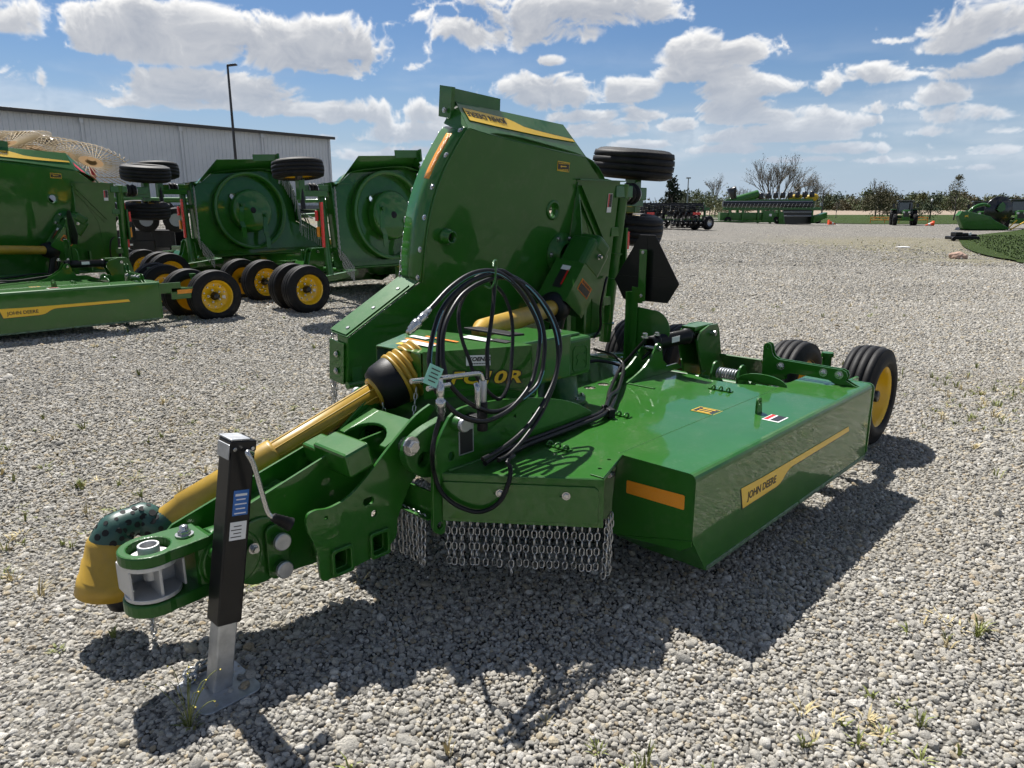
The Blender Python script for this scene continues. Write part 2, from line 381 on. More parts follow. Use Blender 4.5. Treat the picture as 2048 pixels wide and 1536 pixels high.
# ================================================================ the folding rotary cutter (machine frame: a = rearwards, b = left, z = up)
MO = Vector((0.7075, 2.5976, 0.0)); MRZ = R(46.5)
PHI = R(6.0); BW0, ZH = 2.2, 0.62
sP, cP = math.sin(PHI), math.cos(PHI)
def W3(a, s, d=0.0): return Vector((a, BW0 - sP * s + cP * d, ZH + cP * s + sP * d))     # wing frame -> machine frame
def in_w(d0): return lambda u, v, w: W3(u, v, d0 + w)
WN = Vector((0, -cP, -sP)); WS = Vector((0, -sP, cP)); AX = Vector((1, 0, 0)); BX = Vector((0, 1, 0)); ZX = Vector((0, 0, 1))

def link_mesh(L=0.040, Wd=0.026, r=0.0033, ns=10, nr=5):
    pts = []
    for k in range(ns):
        t = 2 * math.pi * k / ns
        pts.append((math.sin(t) * (Wd / 2 - r), 0, math.cos(t) * (Wd / 2 - r) + (L - Wd) / 2 * (1 if math.cos(t) > 0 else -1)))
    return pts, r, nr
def chain_strand(name, n, L=0.040, Wd=0.026, r=0.0033, jitter=0.0):
    mb = MB(); pitch = L - 2 * r - 0.001
    for i in range(n):
        pts, rr, nr = link_mesh(L, Wd, r)
        q = []
        for (x, y, z) in pts:
            p = Vector((x, y, z - L / 2 + r - i * pitch))
            if i % 2: p = Vector((p.y + 0.3 * jitter * p.x, p.x, p.z))
            else: p = Vector((p.x, p.y + 0.25 * p.x, p.z))
            q.append(p)
        mb.tube(q, rr, nr, False, True, True)
    me = bpy.data.meshes.new(name); me.from_pydata(mb.v, [], mb.f); me.materials.append(M_CHAIN)
    for p in me.polygons: p.use_smooth = True
    return me
CH8 = chain_strand('chain_strand', 8); CH7 = chain_strand('chain_strand', 7); CH9 = chain_strand('chain_strand', 9)
def strand(parent, me, p, rz=0.0, tilt=None, name='chain_strand'):
    o = bpy.data.objects.new(name, me); COL.objects.link(o); o.parent = parent; o.location = p
    o.rotation_euler = (rnd.uniform(-0.05, 0.05), rnd.uniform(-0.05, 0.05), rz + rnd.uniform(-0.22, 0.22)) if tilt is None else tilt
    return o

# ---------------------------------------------------------------- wheel
TR, TW = 0.342, 0.235
def tyre_profile():
    w = TW / 2; p = [(-0.085, 0.205), (-w + 0.006, 0.215), (-w - 0.004, 0.25), (-w + 0.002, 0.285), (-w + 0.022, 0.318)]
    ribs = [(-0.098, -0.054), (-0.046, -0.003), (0.003, 0.046), (0.054, 0.098)]
    for i, (x0, x1) in enumerate(ribs):
        cr = lambda x: TR - 0.016 * (x / 0.1) ** 2
        if i: p += [(x0 - 0.001, TR - 0.014)]
        p += [(x0, cr(x0)), ((x0 + x1) / 2, cr((x0 + x1) / 2)), (x1, cr(x1))]
        if i < 3: p += [(x1 + 0.001, TR - 0.014)]
    p += [(w - 0.022, 0.318), (w - 0.002, 0.285), (w + 0.004, 0.25), (w - 0.006, 0.215), (0.085, 0.205)]
    return p
_wheel = None
def wheel(root, c, axis, side=1):
    """c: centre, axis: unit vector out of the dished face"""
    global _wheel
    if _wheel is None:
        t = MB(); t.lathe(tyre_profile(), (0, 0, 0), (0, 0, 1), 56)
        rim = MB(); rim.lathe([(-0.10, 0.210), (-0.108, 0.222), (-0.092, 0.222), (-0.085, 0.200), (-0.02, 0.182), (0.0, 0.175), (0.0, 0.06), (0.004, 0.06), (0.006, 0.165), (0.012, 0.178), (0.07, 0.190), (0.095, 0.206), (0.108, 0.224), (0.100, 0.224), (0.088, 0.208), (0.07, 0.196)], (0, 0, 0), (0, 0, 1), 40)
        rim.lathe([(0.004, 0.0), (0.004, 0.17)], (0, 0, 0), (0, 0, 1), 40, False)
        hub = MB(); hub.lathe([(0.0, 0.055), (0.02, 0.055), (0.03, 0.042), (0.075, 0.040), (0.082, 0.034), (0.085, 0.0)], (0, 0, 0), (0, 0, 1), 20)
        hub.lathe([(-0.14, 0.0), (-0.14, 0.05), (0.0, 0.05)], (0, 0, 0), (0, 0, 1), 16)
        bl = MB()
        for k in range(5): bl.bolt((0.082 * math.cos(1.2566 * k + 0.3), 0.082 * math.sin(1.2566 * k + 0.3), 0.006), (0, 0, 1), 0.011, 0.022)
        for k in range(10): bl.bolt((0.142 * math.cos(0.6283 * k), 0.142 * math.sin(0.6283 * k), 0.006), (0, 0, 1), 0.008, 0.010)
        sk = MB(); sk.box((-0.02, -0.125, 0.008), (0.034, 0.045, 0.002))
        _wheel = (t.build('tyre', M_RUBBER), rim.build('rim', M_YELLOW), hub.build('hub', M_HUB), tag(bl.build('bolt_ring', M_ZINC), kind='stuff'), sk.build('sticker', M_WHITE))
        first = True
    else: first = False
    w = empty('wheel'); w.parent = root; w.location = c
    w.rotation_euler = Vector(axis).to_track_quat('Z', 'X').to_euler(); 
    for o in _wheel:
        q = o if first else o.copy()
        if not first: COL.objects.link(q)
        q.parent = w
    return w

def build_machine():
    root = empty('rotary_cutter')
    def part(mb, name, mat, bevel=0.0, parent=root, **k): return mb.build(name, mat, parent, bevel, **k)
    # ------------------------------------------------------------ main deck
    HOLES = [circ(0.834, 1.152, 0.035), circ(0.955, 1.146, 0.035), circ(-0.20, 0.31, 0.009, 8), circ(-0.09, 0.345, 0.009, 8)]
    out = [(-0.268, 0.237), (-0.012, 0.338), (0.0, 0.372), (1.55, 0.372), (1.55, 0.48), (1.49, 0.60), (1.49, 0.786), (1.53, 0.88), (1.53, 1.95), (1.49, 2.1), (1.20, 2.18), (-0.012, 2.18), (-0.27, 1.96), (-0.655, 1.46), (-0.655, 0.745)]
    deck = plate('deck', [out] + HOLES, M_GREEN, root, in_z(0.596), 0.008, 0.002)
    mb = MB(); mb.box((0.8, 1.1, 0.47), (0.05, 0.05, 0.2)); mb.lathe([(0.0, 0.30), (-0.10, 0.30), (-0.14, 0.24), (-0.14, 0)], (0.65, 1.1, 0.5), (0, 0, 1), 28); part(mb, 'blade_pan', M_GREENC)
    # vertical wall of the cutting chamber under the deck
    mb = MB(); n = 40
    ring = [(0.62 + 0.9 * math.cos(R(60 + 240 * i / n)) , 1.1 + 0.98 * math.sin(R(60 + 240 * i / n))) for i in range(n + 1)]
    for i in range(n):
        (x0, y0), (x1, y1) = ring[i], ring[i + 1]
        mb.quad((x0, y0, 0.30), (x1, y1, 0.30), (x1, y1, 0.59), (x0, y0, 0.59))
    part(mb, 'chamber_wall', M_GREEN, solid=0.006)
    # seam flange between deck and box
    mb = MB(); mb.box((0.775, 0.368, 0.6005), (1.53, 0.010, 0.006)); part(mb, 'weld_seam', M_GREEN, 0.002)
    mb = MB(); mb.box((1.058, 0.965, 0.603), (0.018, 0.20, 0.007)); part(mb, 'weld_bead', M_GREEN, 0.002)
    # front corner strip
    plate('corner_plate', [[(-0.275, 0.300), (-0.010, 0.402), (-0.006, 0.34), (-0.272, 0.240)], circ(-0.20, 0.31, 0.009, 8), circ(-0.09, 0.345, 0.009, 8)], M_GREEN, root, in_z(0.603), 0.005, 0.001)
    # ------------------------------------------------------------ front skirt panels with chains, both sides of the tongue
    for sgn in (1, -1):
        Y = (lambda b: b) if sgn > 0 else (lambda b: 2.2 - b)
        p0 = Vector((-0.655, Y(0.745), 0)); p1 = Vector((-0.268, Y(0.237), 0)); dv = (p1 - p0); L = dv.length; e = dv / L
        nrm = Vector((e.y, -e.x, 0)); nrm = nrm if nrm.x < 0 else -nrm
        f = lambda u, v, w: p0 + e * u + nrm * w + ZX * v
        plate('front_lip', [[(0, 0.598), (L, 0.598), (L, 0.40), (0, 0.40)]], M_GREEN, root, lambda u, v, w: f(u, v, w + 0.002), 0.006, 0.0015)
        fp = plate('front_panel', [[(0.02, 0.568), (L - 0.035, 0.568), (L - 0.02, 0.553), (L - 0.02, 0.418), (0.015, 0.418), (0.015, 0.56)], rrect(0.215, 0.524, 0.245, 0.536, 0.005, 3), rrect(0.47, 0.524, 0.50, 0.536, 0.005, 3)], M_GREEN, root, lambda u, v, w: f(u, v, w + 0.0095), 0.006, 0.0015)
        bl = MB()
        for u in (0.24, 0.495): bl.bolt(f(u, 0.53, 0.013), nrm, 0.0115, 0.009)
        bl.build('bolt', M_ZINC, fp)
        mb = MB(); mb.cyl(f(0.0, 0.425, -0.02), f(L, 0.425, -0.02), 0.007, 8); part(mb, 'chain_rod', M_GALV)
        for i in range(20):
            u = 0.022 + (L - 0.04) * i / 19
            strand(root, (CH7, CH7, CH8)[i % 3 if i % 4 == 0 else 0], f(u, 0.432, -0.02) , math.atan2(e.y, e.x))
        # chains round the corner beside the box and beside the tongue
        for i in range(3): strand(root, CH8, (-0.235 + 0.033 * i, Y(0.24 + 0.014 * i), 0.425), 0.9)
        q0, q1 = Vector((-0.66, Y(0.80), 0.42)), Vector((-0.66, Y(1.08), 0.42))
        mb = MB(); mb.box((-0.675, Y(0.93), 0.47), (0.008, 0.36, 0.10)); mb.box((-0.69, Y(0.93), 0.418), (0.05, 0.36, 0.006)); part(mb, 'chain_bracket', M_GREEN, 0.001)
        for i in range(8): strand(root, CH7, (-0.70, Y(0.79 + 0.032 * i), 0.428), 1.4)
    # ------------------------------------------------------------ side box (right skirt with decal)
    def box_profile():
        pr = [(0.372, 0.602), (0.05, 0.602)] + [(0.03 - 0.03 * math.sin(R(t)), 0.572 + 0.03 * math.cos(R(t))) for t in (0, 22, 45, 67, 90)]
        return pr
    mb = MB(); pr = box_profile(); cols = [0.0, 0.13] + [0.13 + 1.905 * i / 8 for i in range(1, 9)]
    rows = []
    for a in cols:
        zb = 0.324 if a == 0 else 0.158
        rows.append([(a, b, z) for b, z in pr] + [(a, 0.0, z) for z in (0.572 - (0.572 - zb) * 0.5, zb)])
    m = len(rows[0]); vs = [v for r_ in rows for v in r_]; fs = []; 
    for i in range(len(rows) - 1):
        for k in range(m - 1): fs.append((i * m + k, i * m + k + 1, (i + 1) * m + k + 1, (i + 1) * m + k))
    mb.add(vs, fs, False); box = part(mb, 'side_box', M_GREEN, solid=0.004)
    for p in box.data.polygons: p.use_smooth = False
    plate('box_front', [[(0.368, 0.597), (0.03, 0.597)] + [(0.033 - 0.028 * math.sin(R(t)), 0.570 + 0.028 * math.cos(R(t))) for t in (20, 45, 70)] + [(0.005, 0.30), (0.05, 0.268), (0.377, 0.236), (0.40, 0.30), (0.385, 0.42)]], M_GREEN, root, in_a(0.006), 0.006, 0.001)
    ob = plate('box_rear', [[(0.30, 0.604), (0.03, 0.604)] + [(0.028 - 0.034 * math.sin(R(t)), 0.570 + 0.034 * math.cos(R(t))) for t in (0, 22, 45, 67, 90)] + [(-0.006, 0.19), (0.02, 0.150), (0.30, 0.150)]], M_GREEN, root, in_a(2.038), 0.016, 0.003)
    mb = MB()
    for (a, z) in ((0.10, 0.19),): pass
    mb.box((0.59, 0.002, 0.161), (0.92, 0.012, 0.020)); mb.box((1.54, 0.002, 0.161), (0.94, 0.012, 0.022)); part(mb, 'wear_strip', M_WEAR, 0.004)
    mb = MB(); mb.add([(0.004, 0.0, 0.33), (0.13, 0.0, 0.156), (0.13, 0.30, 0.156), (0.004, 0.36, 0.24)], [(0, 1, 2, 3)]); part(mb, 'box_toe', M_GREEN, solid=0.006)
    mb = MB(); mb.cyl((-0.02, 0.395, 0.505), (0.02, 0.395, 0.505), 0.016, 14); part(mb, 'hinge_pin', M_ZINC, 0.003)
    rf = plate('reflector', [[(0.045, 0.502), (0.045, 0.449), (0.049, 0.445), (0.314, 0.441), (0.318, 0.445), (0.318, 0.494), (0.314, 0.498), (0.049, 0.506)]], M_AMBER, root, in_a(0.0015), 0.002, 0.0005)
    # side decal
    DEC = [(0.394, 0.433), (0.60, 0.427), (1.675, 0.4235), (1.69, 0.394), (0.935, 0.392)] + [(0.90, 0.388), (0.86, 0.372), (0.83, 0.352), (0.80, 0.340), (0.76, 0.335), (0.424, 0.333)]
    dk = [(x + (-0.006 if x < 0.5 else 0.004), z - 0.005) for x, z in DEC]
    plate('decal_border', [dk], M_INK, root, in_b(-0.0008), 0.0012, 0.0003)
    dc = plate('decal', [DEC], M_DECAL, root, in_b(-0.0018), 0.0012, 0.0003)
    text('lettering', 'JOHN DEERE', M_INK, dc, 0.050, ((0.462, -0.0030, 0.362), AX, ZX), offset=0.0012, sx=1.01)
    # lifting eye, labels and hose clips on the deck
    plate('lift_eye', [[(0.96, 0.603), (0.96, 0.64)] + arc(0.985, 0.66, 0.024, 160, 0, 8) + [(1.02, 0.603)], circ(0.985, 0.657, 0.011)], M_GREEN, root, in_b(0.215), 0.012, 0.002)
    mb = MB(); mb.box((0.95, 0.112, 0.6030), (0.115, 0.085, 0.0012)); lb = part(mb, 'warning_label', M_WHITE)
    mb = MB(); mb.box((0.955, 0.098, 0.6039), (0.10, 0.042, 0.0008)); part(mb, 'label_print', M_INK, parent=lb)
    mb = MB(); mb.box((0.955, 0.140, 0.6039), (0.10, 0.020, 0.0008)); part(mb, 'label_print', M_RED, parent=lb)
    mb = MB(); mb.box((0.85, 0.424, 0.6010), (0.10, 0.13, 0.0012)); lb = part(mb, 'rotation_label', M_INK)
    for (x0, y0, x1, y1) in ((0.802, 0.361, 0.898, 0.366), (0.802, 0.482, 0.898, 0.487), (0.802, 0.361, 0.807, 0.487), (0.893, 0.361, 0.898, 0.487), (0.815, 0.39, 0.825, 0.46), (0.873, 0.39, 0.883, 0.46), (0.845, 0.395, 0.853, 0.465)):
        mb = MB(); mb.box(((x0 + x1) / 2, (y0 + y1) / 2, 0.6019), (x1 - x0, y1 - y0, 0.0008)); part(mb, 'label_print', M_DECAL, parent=lb)
    for (a, b) in ((1.298, 0.578), (0.489, 0.70), (-0.10, 0.60)):
        mb = MB()
        for k in range(3):
            mb.tube([(a - 0.02 + 0.02 * math.cos(t) , b - 0.05 + 0.045 * k, 0.606 + 0.018 * math.sin(t)) for t in [0.1 + 0.3 * i for i in range(10)]], 0.005, 6)
        mb.box((a - 0.01, b, 0.604), (0.03, 0.14, 0.006)); part(mb, 'hose_clip', M_GREEN)
    # ------------------------------------------------------------ hitch ears on the deck
    EAR = spl([(-0.605, 0.815), (-0.655, 0.748), (-0.684, 0.685), (-0.694, 0.60)], 4) + [(-0.70, 0.50), (-0.702, 0.385), (-0.69, 0.36), (-0.665, 0.345), (-0.641, 0.346), (-0.634, 0.40), (-0.630, 0.598), (0.285, 0.602), (0.30, 0.63)] + spl([(0.295, 0.655), (0.145, 0.73), (-0.094, 0.795), (-0.307, 0.828), (-0.501, 0.842), (-0.57, 0.835)], 4)
    for b, s_ in ((0.74, 1), (1.33, -1)):
        ear = plate('hitch_ear', [EAR, circ(-0.60, 0.655, 0.018), circ(-0.665, 0.385, 0.016), rrect(-0.245, 0.735, -0.232, 0.748, 0.002, 1), rrect(-0.13, 0.72, -0.117, 0.733, 0.002, 1)], M_GREEN, root, in_b(b), 0.016, 0.002)
        mb = MB(); mb.cyl((-0.575, b - 0.05 * s_, 0.788), (-0.575, b + 0.02 * s_, 0.788), 0.030, 20); part(mb, 'ear_boss', M_GREENC, 0.003)
        mb = MB(); mb.lathe([(0, 0.028), (0.016, 0.028), (0.019, 0.024), (0.019, 0)], (-0.575, b - 0.05 * s_, 0.788), (0, -s_, 0), 22, False); part(mb, 'pivot_pin', M_GALV)
        # weld line where the ear meets the deck
        mb = MB(); mb.cyl((-0.62, b - 0.010 * s_, 0.601), (0.27, b - 0.010 * s_, 0.601), 0.006, 6); part(mb, 'weld_bead', M_GREEN)
    mb = MB(); mb.box((-0.522, 0.7305, 0.707), (0.080, 0.0015, 0.120)); sp = part(mb, 'serial_plate', M_GALV)
    mb = MB(); mb.box((-0.522, 0.7293, 0.698), (0.068, 0.0010, 0.092)); part(mb, 'plate_print', M_INK, parent=sp)
    # ------------------------------------------------------------ tongue: outer plates, inner beams, cross members
    P3 = spl([(-1.165, 0.514), (-1.155, 0.544), (-1.122, 0.552), (-1.063, 0.544), (-0.981, 0.563), (-0.902, 0.615), (-0.82, 0.684), (-0.734, 0.752), (-0.656, 0.806), (-0.582, 0.836)], 4) + spl([(-0.555, 0.817), (-0.604, 0.768), (-0.663, 0.709), (-0.674, 0.628), (-0.658, 0.563), (-0.693, 0.533), (-0.715, 0.495), (-0.763, 0.406), (-0.773, 0.337), (-0.806, 0.306), (-0.89, 0.282), (-1.06, 0.267)], 3) + spl([(-1.101, 0.264), (-1.119, 0.278), (-1.124, 0.31), (-1.13, 0.393), (-1.158, 0.477)], 3)
    def tubehole(cx, cz, h_=0.029): return rrect(cx - h_, cz - h_ * 1.2, cx + h_, cz + h_ * 1.2, 0.010, 3)
    HA, HB = (-1.032, 0.326), (-0.862, 0.334)
    for b, s_ in ((0.88, 1), (1.21, -1)):
        pl = plate('tongue_plate', [P3, tubehole(*HA, 0.035), tubehole(*HB, 0.035), rrect(-0.922, 0.503, -0.874, 0.532, 0.013, 3), circ(-0.874, 0.46, 0.014), rrect(-1.089, 0.504, -1.077, 0.516, 0.001, 1)], M_GREEN, root, in_b(b), 0.014, 0.002)
        for (cx, cz) in (HA, HB):
            plate('tube_socket', [rrect(cx - 0.047, cz - 0.055, cx + 0.047, cz + 0.055, 0.015, 4), tubehole(cx, cz, 0.034)], M_GREEN, root, in_b(b - 0.006 * s_), 0.034, 0.003)
        mb = MB(); mb.lathe([(-0.015, 0.075), (0.05, 0.075), (0.058, 0.066), (0.058, 0.030), (0.02, 0.030)], (-0.636, b, 0.628), (0, -s_, 0), 26); part(mb, 'pivot_boss', M_GREENC)
        mb = MB(); mb.lathe([(0, 0.018), (0.075, 0.018), (0.078, 0.0)], (-0.622, b, 0.615), (0, -s_, 0), 18); part(mb, 'pivot_pin', M_GALV)
        mb = MB(); mb.bolt((-0.719, b - 0.010 * s_, 0.701), (0, -s_, 0), 0.024, 0.026); mb.bolt((-0.719, b - 0.030 * s_, 0.701), (0, -s_, 0), 0.022, 0.022, False); part(mb, 'bolt', M_ZINC)
    for b in (0.80, 1.28):
        plate('pivot_lug', [spl([(-0.60, 0.80), (-0.698, 0.775), (-0.767, 0.735), (-0.785, 0.673), (-0.745, 0.612), (-0.65, 0.565)], 4) + [(-0.58, 0.56), (-0.56, 0.70)], circ(-0.70, 0.655, 0.03)], M_GREENC, root, in_b(b), 0.045, 0.006)
    mb = MB(); mb.bolt((-0.765, 0.776, 0.728), (0, -1, 0), 0.026, 0.030); part(mb, 'lug_bolt', M_ZINC)
    for cx, cz in (HA, HB):
        plate('cross_tube', [tubehole(cx, cz, 0.0338), tubehole(cx, cz, 0.029)], M_GREEN, root, in_b(1.045), 0.32, 0.001)
    P1 = [(-1.444, 0.516), (-1.327, 0.574), (-0.933, 0.696), (-0.70, 0.72), (-0.70, 0.48), (-1.037, 0.264), (-1.213, 0.277), (-1.383, 0.302)] + arc(-1.383, 0.409, 0.107, 265, 120, 8)
    plate('tongue_beam', [P1, circ(-1.383, 0.42, 0.02)], M_GREEN, root, in_b(1.03), 0.012, 0.002)
    P2 = [(-1.511, 0.482), (-1.486, 0.505), (-1.329, 0.553), (-0.902, 0.68), (-0.70, 0.70), (-0.70, 0.48), (-1.04, 0.264), (-1.38, 0.302), (-1.48, 0.38)]
    plate('tongue_beam', [P2], M_GREEN, root, in_b(1.235), 0.012, 0.002)
    mb = MB(); mb.box((-1.15, 1.14, 0.292), (0.50, 0.21, 0.010), Matrix.Rotation(R(4), 3, 'Y')); mb.box((-1.18, 1.14, 0.528), (0.22, 0.206, 0.010), Matrix.Rotation(R(-16), 3, 'Y')); part(mb, 'tongue_web', M_GREEN, 0.002)
    mb = MB(); mb.box((-0.922, 0.99, 0.685), (0.115, 0.22, 0.10), Matrix.Rotation(R(-14), 3, 'Y')); part(mb, 'cross_block', M_GREEN, 0.012)
    mb = MB(); mb.box((-0.91, 1.14, 0.66), (0.10, 0.16, 0.08), Matrix.Rotation(R(-14), 3, 'Y')); part(mb, 'cross_block', M_GREEN, 0.012)
    # arched saddle plate between the outer tongue plates
    AR = [(0.89, 0.0), (0.89, 0.17), (1.20, 0.17), (1.20, 0.0)] + [(1.045 + 0.12 * math.cos(R(t)), 0.0 + 0.10 * math.sin(R(t))) for t in range(0, 181, 15)]
    plate('saddle_plate', [AR], M_GREEN, root, lambda u, v, w: (-0.80 + v * 0.90, u, 0.70 + v * 0.42 + w), 0.012, 0.002)
    # jack mount plate with two pins
    plate('jack_mount', [rrect(-1.258, 0.283, -1.176, 0.493, 0.030, 5)], M_GREEN, root, in_b(0.998), 0.014, 0.002)
    mb = MB(); mb.lathe([(0, 0.105), (0.012, 0.105), (0.014, 0.10), (0.014, 0.0)], (-1.376, 1.024, 0.411), (0, -1, 0), 30, False); part(mb, 'swivel_plate', M_GREEN)
    mb = MB(); mb.lathe([(0, 0.125), (0.010, 0.125), (0.012, 0.12), (0.012, 0)], (-1.273, 1.024, 0.401), (0, -1, 0), 30, False); part(mb, 'swivel_plate', M_GREEN)
    for z in (0.437, 0.327):
        mb = MB(); mb.cyl((-1.217, 0.993, z), (-1.217, 0.962, z), 0.026, 20); part(mb, 'pin_boss', M_GREENC)
        mb = MB(); mb.lathe([(0, 0.032), (0.014, 0.032), (0.017, 0.028), (0.017, 0)], (-1.217, 0.962, z), (0, -1, 0), 26, False); part(mb, 'hitch_pin', M_GALV)
    mb = MB(); mb.cyl((-1.309, 1.03, 0.432), (-1.309, 0.965, 0.432), 0.010, 12); mb.bolt((-1.309, 0.99, 0.432), (0, -1, 0), 0.014, 0.014); part(mb, 'stud', M_ZINC)
    # ------------------------------------------------------------ clevis hitch at the nose
    cx, cb = -1.615, 1.10
    for z0, z1, nm in ((0.475, 0.515, 'clevis_ring'), (0.300, 0.345, 'clevis_ring')):
        o2 = [(-1.44, cb + 0.075), (-1.52, cb + 0.085)] + arc(cx, cb, 0.095, 68, 292, 18) + [(-1.52, cb - 0.085), (-1.44, cb - 0.075)]
        plate(nm, [o2, circ(cx, cb, 0.066 if z0 > 0.4 else 0.03, 24)] if z0 > 0.4 else [o2], M_GREENC, root, in_z((z0 + z1) / 2), z1 - z0, 0.006)
    mb = MB(); mb.box((-1.455, cb, 0.40), (0.07, 0.15, 0.22)); part(mb, 'clevis_yoke', M_GREENC, 0.02)
    mb = MB(); mb.cyl((-1.42, cb, 0.41), (-1.36, cb, 0.41), 0.095, 26); mb.cyl((-1.44, cb - 0.115, 0.46), (-1.44, cb + 0.115, 0.46), 0.022, 14); part(mb, 'swivel_head', M_GREENC, 0.006)
    mb = MB(); mb.lathe([(0, 0.02), (0.008, 0.02), (0.012, 0.012), (0.012, 0)], (-1.44, cb - 0.115, 0.46), (0, -1, 0), 16, False); part(mb, 'pivot_pin', M_GALV)
    ad = MB(); ad.lathe([(0.485, 0.060), (0.485, 0.034), (0.520, 0.034), (0.520, 0.026), (0.40, 0.026)], (cx, cb, 0), (0, 0, 1), 26)
    ad.lathe([(0.348, 0.0), (0.348, 0.088), (0.362, 0.088), (0.362, 0.0)], (cx, cb, 0), (0, 0, 1), 26, False)
    ad.lathe([(0.458, 0.0), (0.458, 0.088), (0.474, 0.088), (0.474, 0.0)], (cx, cb, 0), (0, 0, 1), 26, False)
    ad.box((cx + 0.045, cb + 0.03, 0.41), (0.085, 0.010, 0.098)); ad.box((cx + 0.002, cb + 0.0, 0.41), (0.010, 0.155, 0.098)); ad.box((cx + 0.086, cb - 0.01, 0.41), (0.008, 0.09, 0.098)); ad.box((cx - 0.03, cb + 0.085, 0.41), (0.09, 0.010, 0.098)); ad.box((cx - 0.078, cb + 0.02, 0.41), (0.008, 0.12, 0.098))
    ad = part(ad, 'hitch_insert', M_CAST, 0.002)
    text('casting_number', 'N46832', M_GALV, ad, 0.026, ((cx + 0.082, cb + 0.0235, 0.425), (-1, 0, 0), (0, 0, -1)), sx=0.85, ext=0.001)
    mb = MB(); mb.bolt((-1.50, cb - 0.01, 0.517), ZX, 0.021, 0.020); mb.lathe([(0.02, 0.016), (0.033, 0.014), (0.037, 0.006), (0.037, 0)], (-1.50, cb - 0.01, 0.517), ZX, 14); part(mb, 'lock_nut', M_ZINC)
    # ------------------------------------------------------------ parking jack
    jk = empty('jack'); jk.parent = root
    JB, JT = Vector((-1.510, 0.918, 0.012)), Vector((-1.362, 0.912, 0.878)); ja = (JT - JB).normalized()
    jx = (AX - ja * ja.x).normalized(); jy = ja.cross(jx)
    JM = Matrix((jx, jy, ja)).transposed()
    jp = lambda x, y, t: JB + jx * x + jy * y + ja * t
    def jbox(x, y, t0, t1, sx, sy, nm, mat, bev=0.003):
        q = MB(); q.box(jp(x, y, (t0 + t1) / 2), (sx, sy, t1 - t0), JM); return part(q, nm, mat, bev, jk)
    jbox(0, 0, 0.245, 0.845, 0.084, 0.084, 'outer_tube', M_BLACK, 0.006)
    jbox(0, 0, 0.0, 0.26, 0.066, 0.066, 'inner_tube', M_GALV, 0.006)
    jbox(0, 0, 0.835, 0.872, 0.088, 0.086, 'head', M_BLACK, 0.004)
    q = MB(); q.box(jp(-0.012, 0, 0.876), (0.066, 0.088, 0.006), JM); q.box(jp(-0.0465, 0, 0.835), (0.004, 0.080, 0.050), JM); part(q, 'top_cap', M_GALV, 0.002, jk)
    q = MB(); ft = []
    plate('foot', [rrect(-1.615, 0.80, -1.405, 1.035, 0.035, 5)], M_GALV, jk, lambda u, v, w: (u, v, 0.016 + w + 0.12 * max(0, abs(u + 1.51) - 0.085)), 0.008, 0.003)
    q = MB(); q.box(jp(0.004, -0.0428, 0.665), (0.052, 0.001, 0.085), JM); lb = part(q, 'label', M_BLUE, 0, jk)
    q = MB(); q.box(jp(0.002, -0.0428, 0.570), (0.056, 0.001, 0.062), JM); part(q, 'label', M_WHITE, 0, jk)
    q = MB()
    for k in range(5): q.box(jp(0.004, -0.0435, 0.630 + 0.0155 * k), (0.040 - 0.008 * (k % 2), 0.0008, 0.004 if k < 4 else 0.008), JM)
    part(q, 'label_print', M_WHITE, 0, jk)
    q = MB()
    for k in range(4): q.box(jp(-0.004 + 0.004 * (k % 2), -0.0435, 0.550 + 0.012 * k), (0.036 - 0.01 * (k % 2), 0.0008, 0.003), JM)
    part(q, 'label_print', M_INK, 0, jk)
    cr0 = jp(0.022, -0.046, 0.832)
    q = MB(); q.tube(spl([cr0 + BX * 0.02, cr0 - BX * 0.012, Vector((-1.378, 0.825, 0.845)), Vector((-1.365, 0.815, 0.80)), Vector((-1.345, 0.808, 0.68)), Vector((-1.337, 0.803, 0.635)), Vector((-1.325, 0.798, 0.615)), Vector((-1.30, 0.79, 0.600))], 5), 0.0085, 10); part(q, 'crank', M_ZINC, 0, jk)
    g0, g1 = Vector((-1.327, 0.798, 0.617)), Vector((-1.272, 0.785, 0.576)); gd = (g1 - g0)
    q = MB(); q.tube([g0 + gd * t for t in (0, 0.12, 0.14, 0.3, 0.32, 0.5, 0.52, 0.7, 0.72, 1.0)], [0.012, 0.016, 0.014, 0.0175, 0.0155, 0.0195, 0.0175, 0.021, 0.0195, 0.024], 16)
    part(q, 'handle_grip', M_PLAST, 0, jk)
    q = MB()
    for k in (-1, 1): q.bolt(jp(0.030 * k, -0.043, 0.845), -jy, 0.007, 0.004, False)
    part(q, 'bolt', M_ZINC, 0, jk)
    # loose safety chain behind the jack foot
    q = MB(); lp = spl([(-1.40, 1.02, 0.38), (-1.44, 1.03, 0.2), (-1.47, 1.03, 0.06), (-1.50, 1.04, 0.03), (-1.56, 1.05, 0.03), (-1.57, 1.00, 0.035), (-1.53, 1.03, 0.045), (-1.49, 1.06, 0.035)], 7)
    acc = 0; last = Vector(lp[0]); flip = 0
    for i in range(1, len(lp)):
        a_, b_ = Vector(lp[i - 1]), Vector(lp[i]); acc += (b_ - a_).length
        if acc > 0.030:
            acc = 0; t_ = (b_ - a_).normalized(); u_ = t_.orthogonal().normalized(); v_ = t_.cross(u_)
            u_ = u_ if flip else v_; flip = 1 - flip
            q.tube([b_ + t_ * 0.021 * math.cos(x) + u_ * 0.012 * math.sin(x) for x in [0.628 * k for k in range(10)]], 0.005, 5, False, True, True)
    part(q, 'safety_chain', M_GALV)
    # ------------------------------------------------------------ driveline
    S0, S1 = Vector((-1.433, 1.45, 0.436)), Vector((-0.500, 1.21, 0.865)); sd = (S1 - S0).normalized(); SL = (S1 - S0).length
    dr = empty('driveline'); dr.parent = root
    sp_ = lambda t: S0 + sd * t
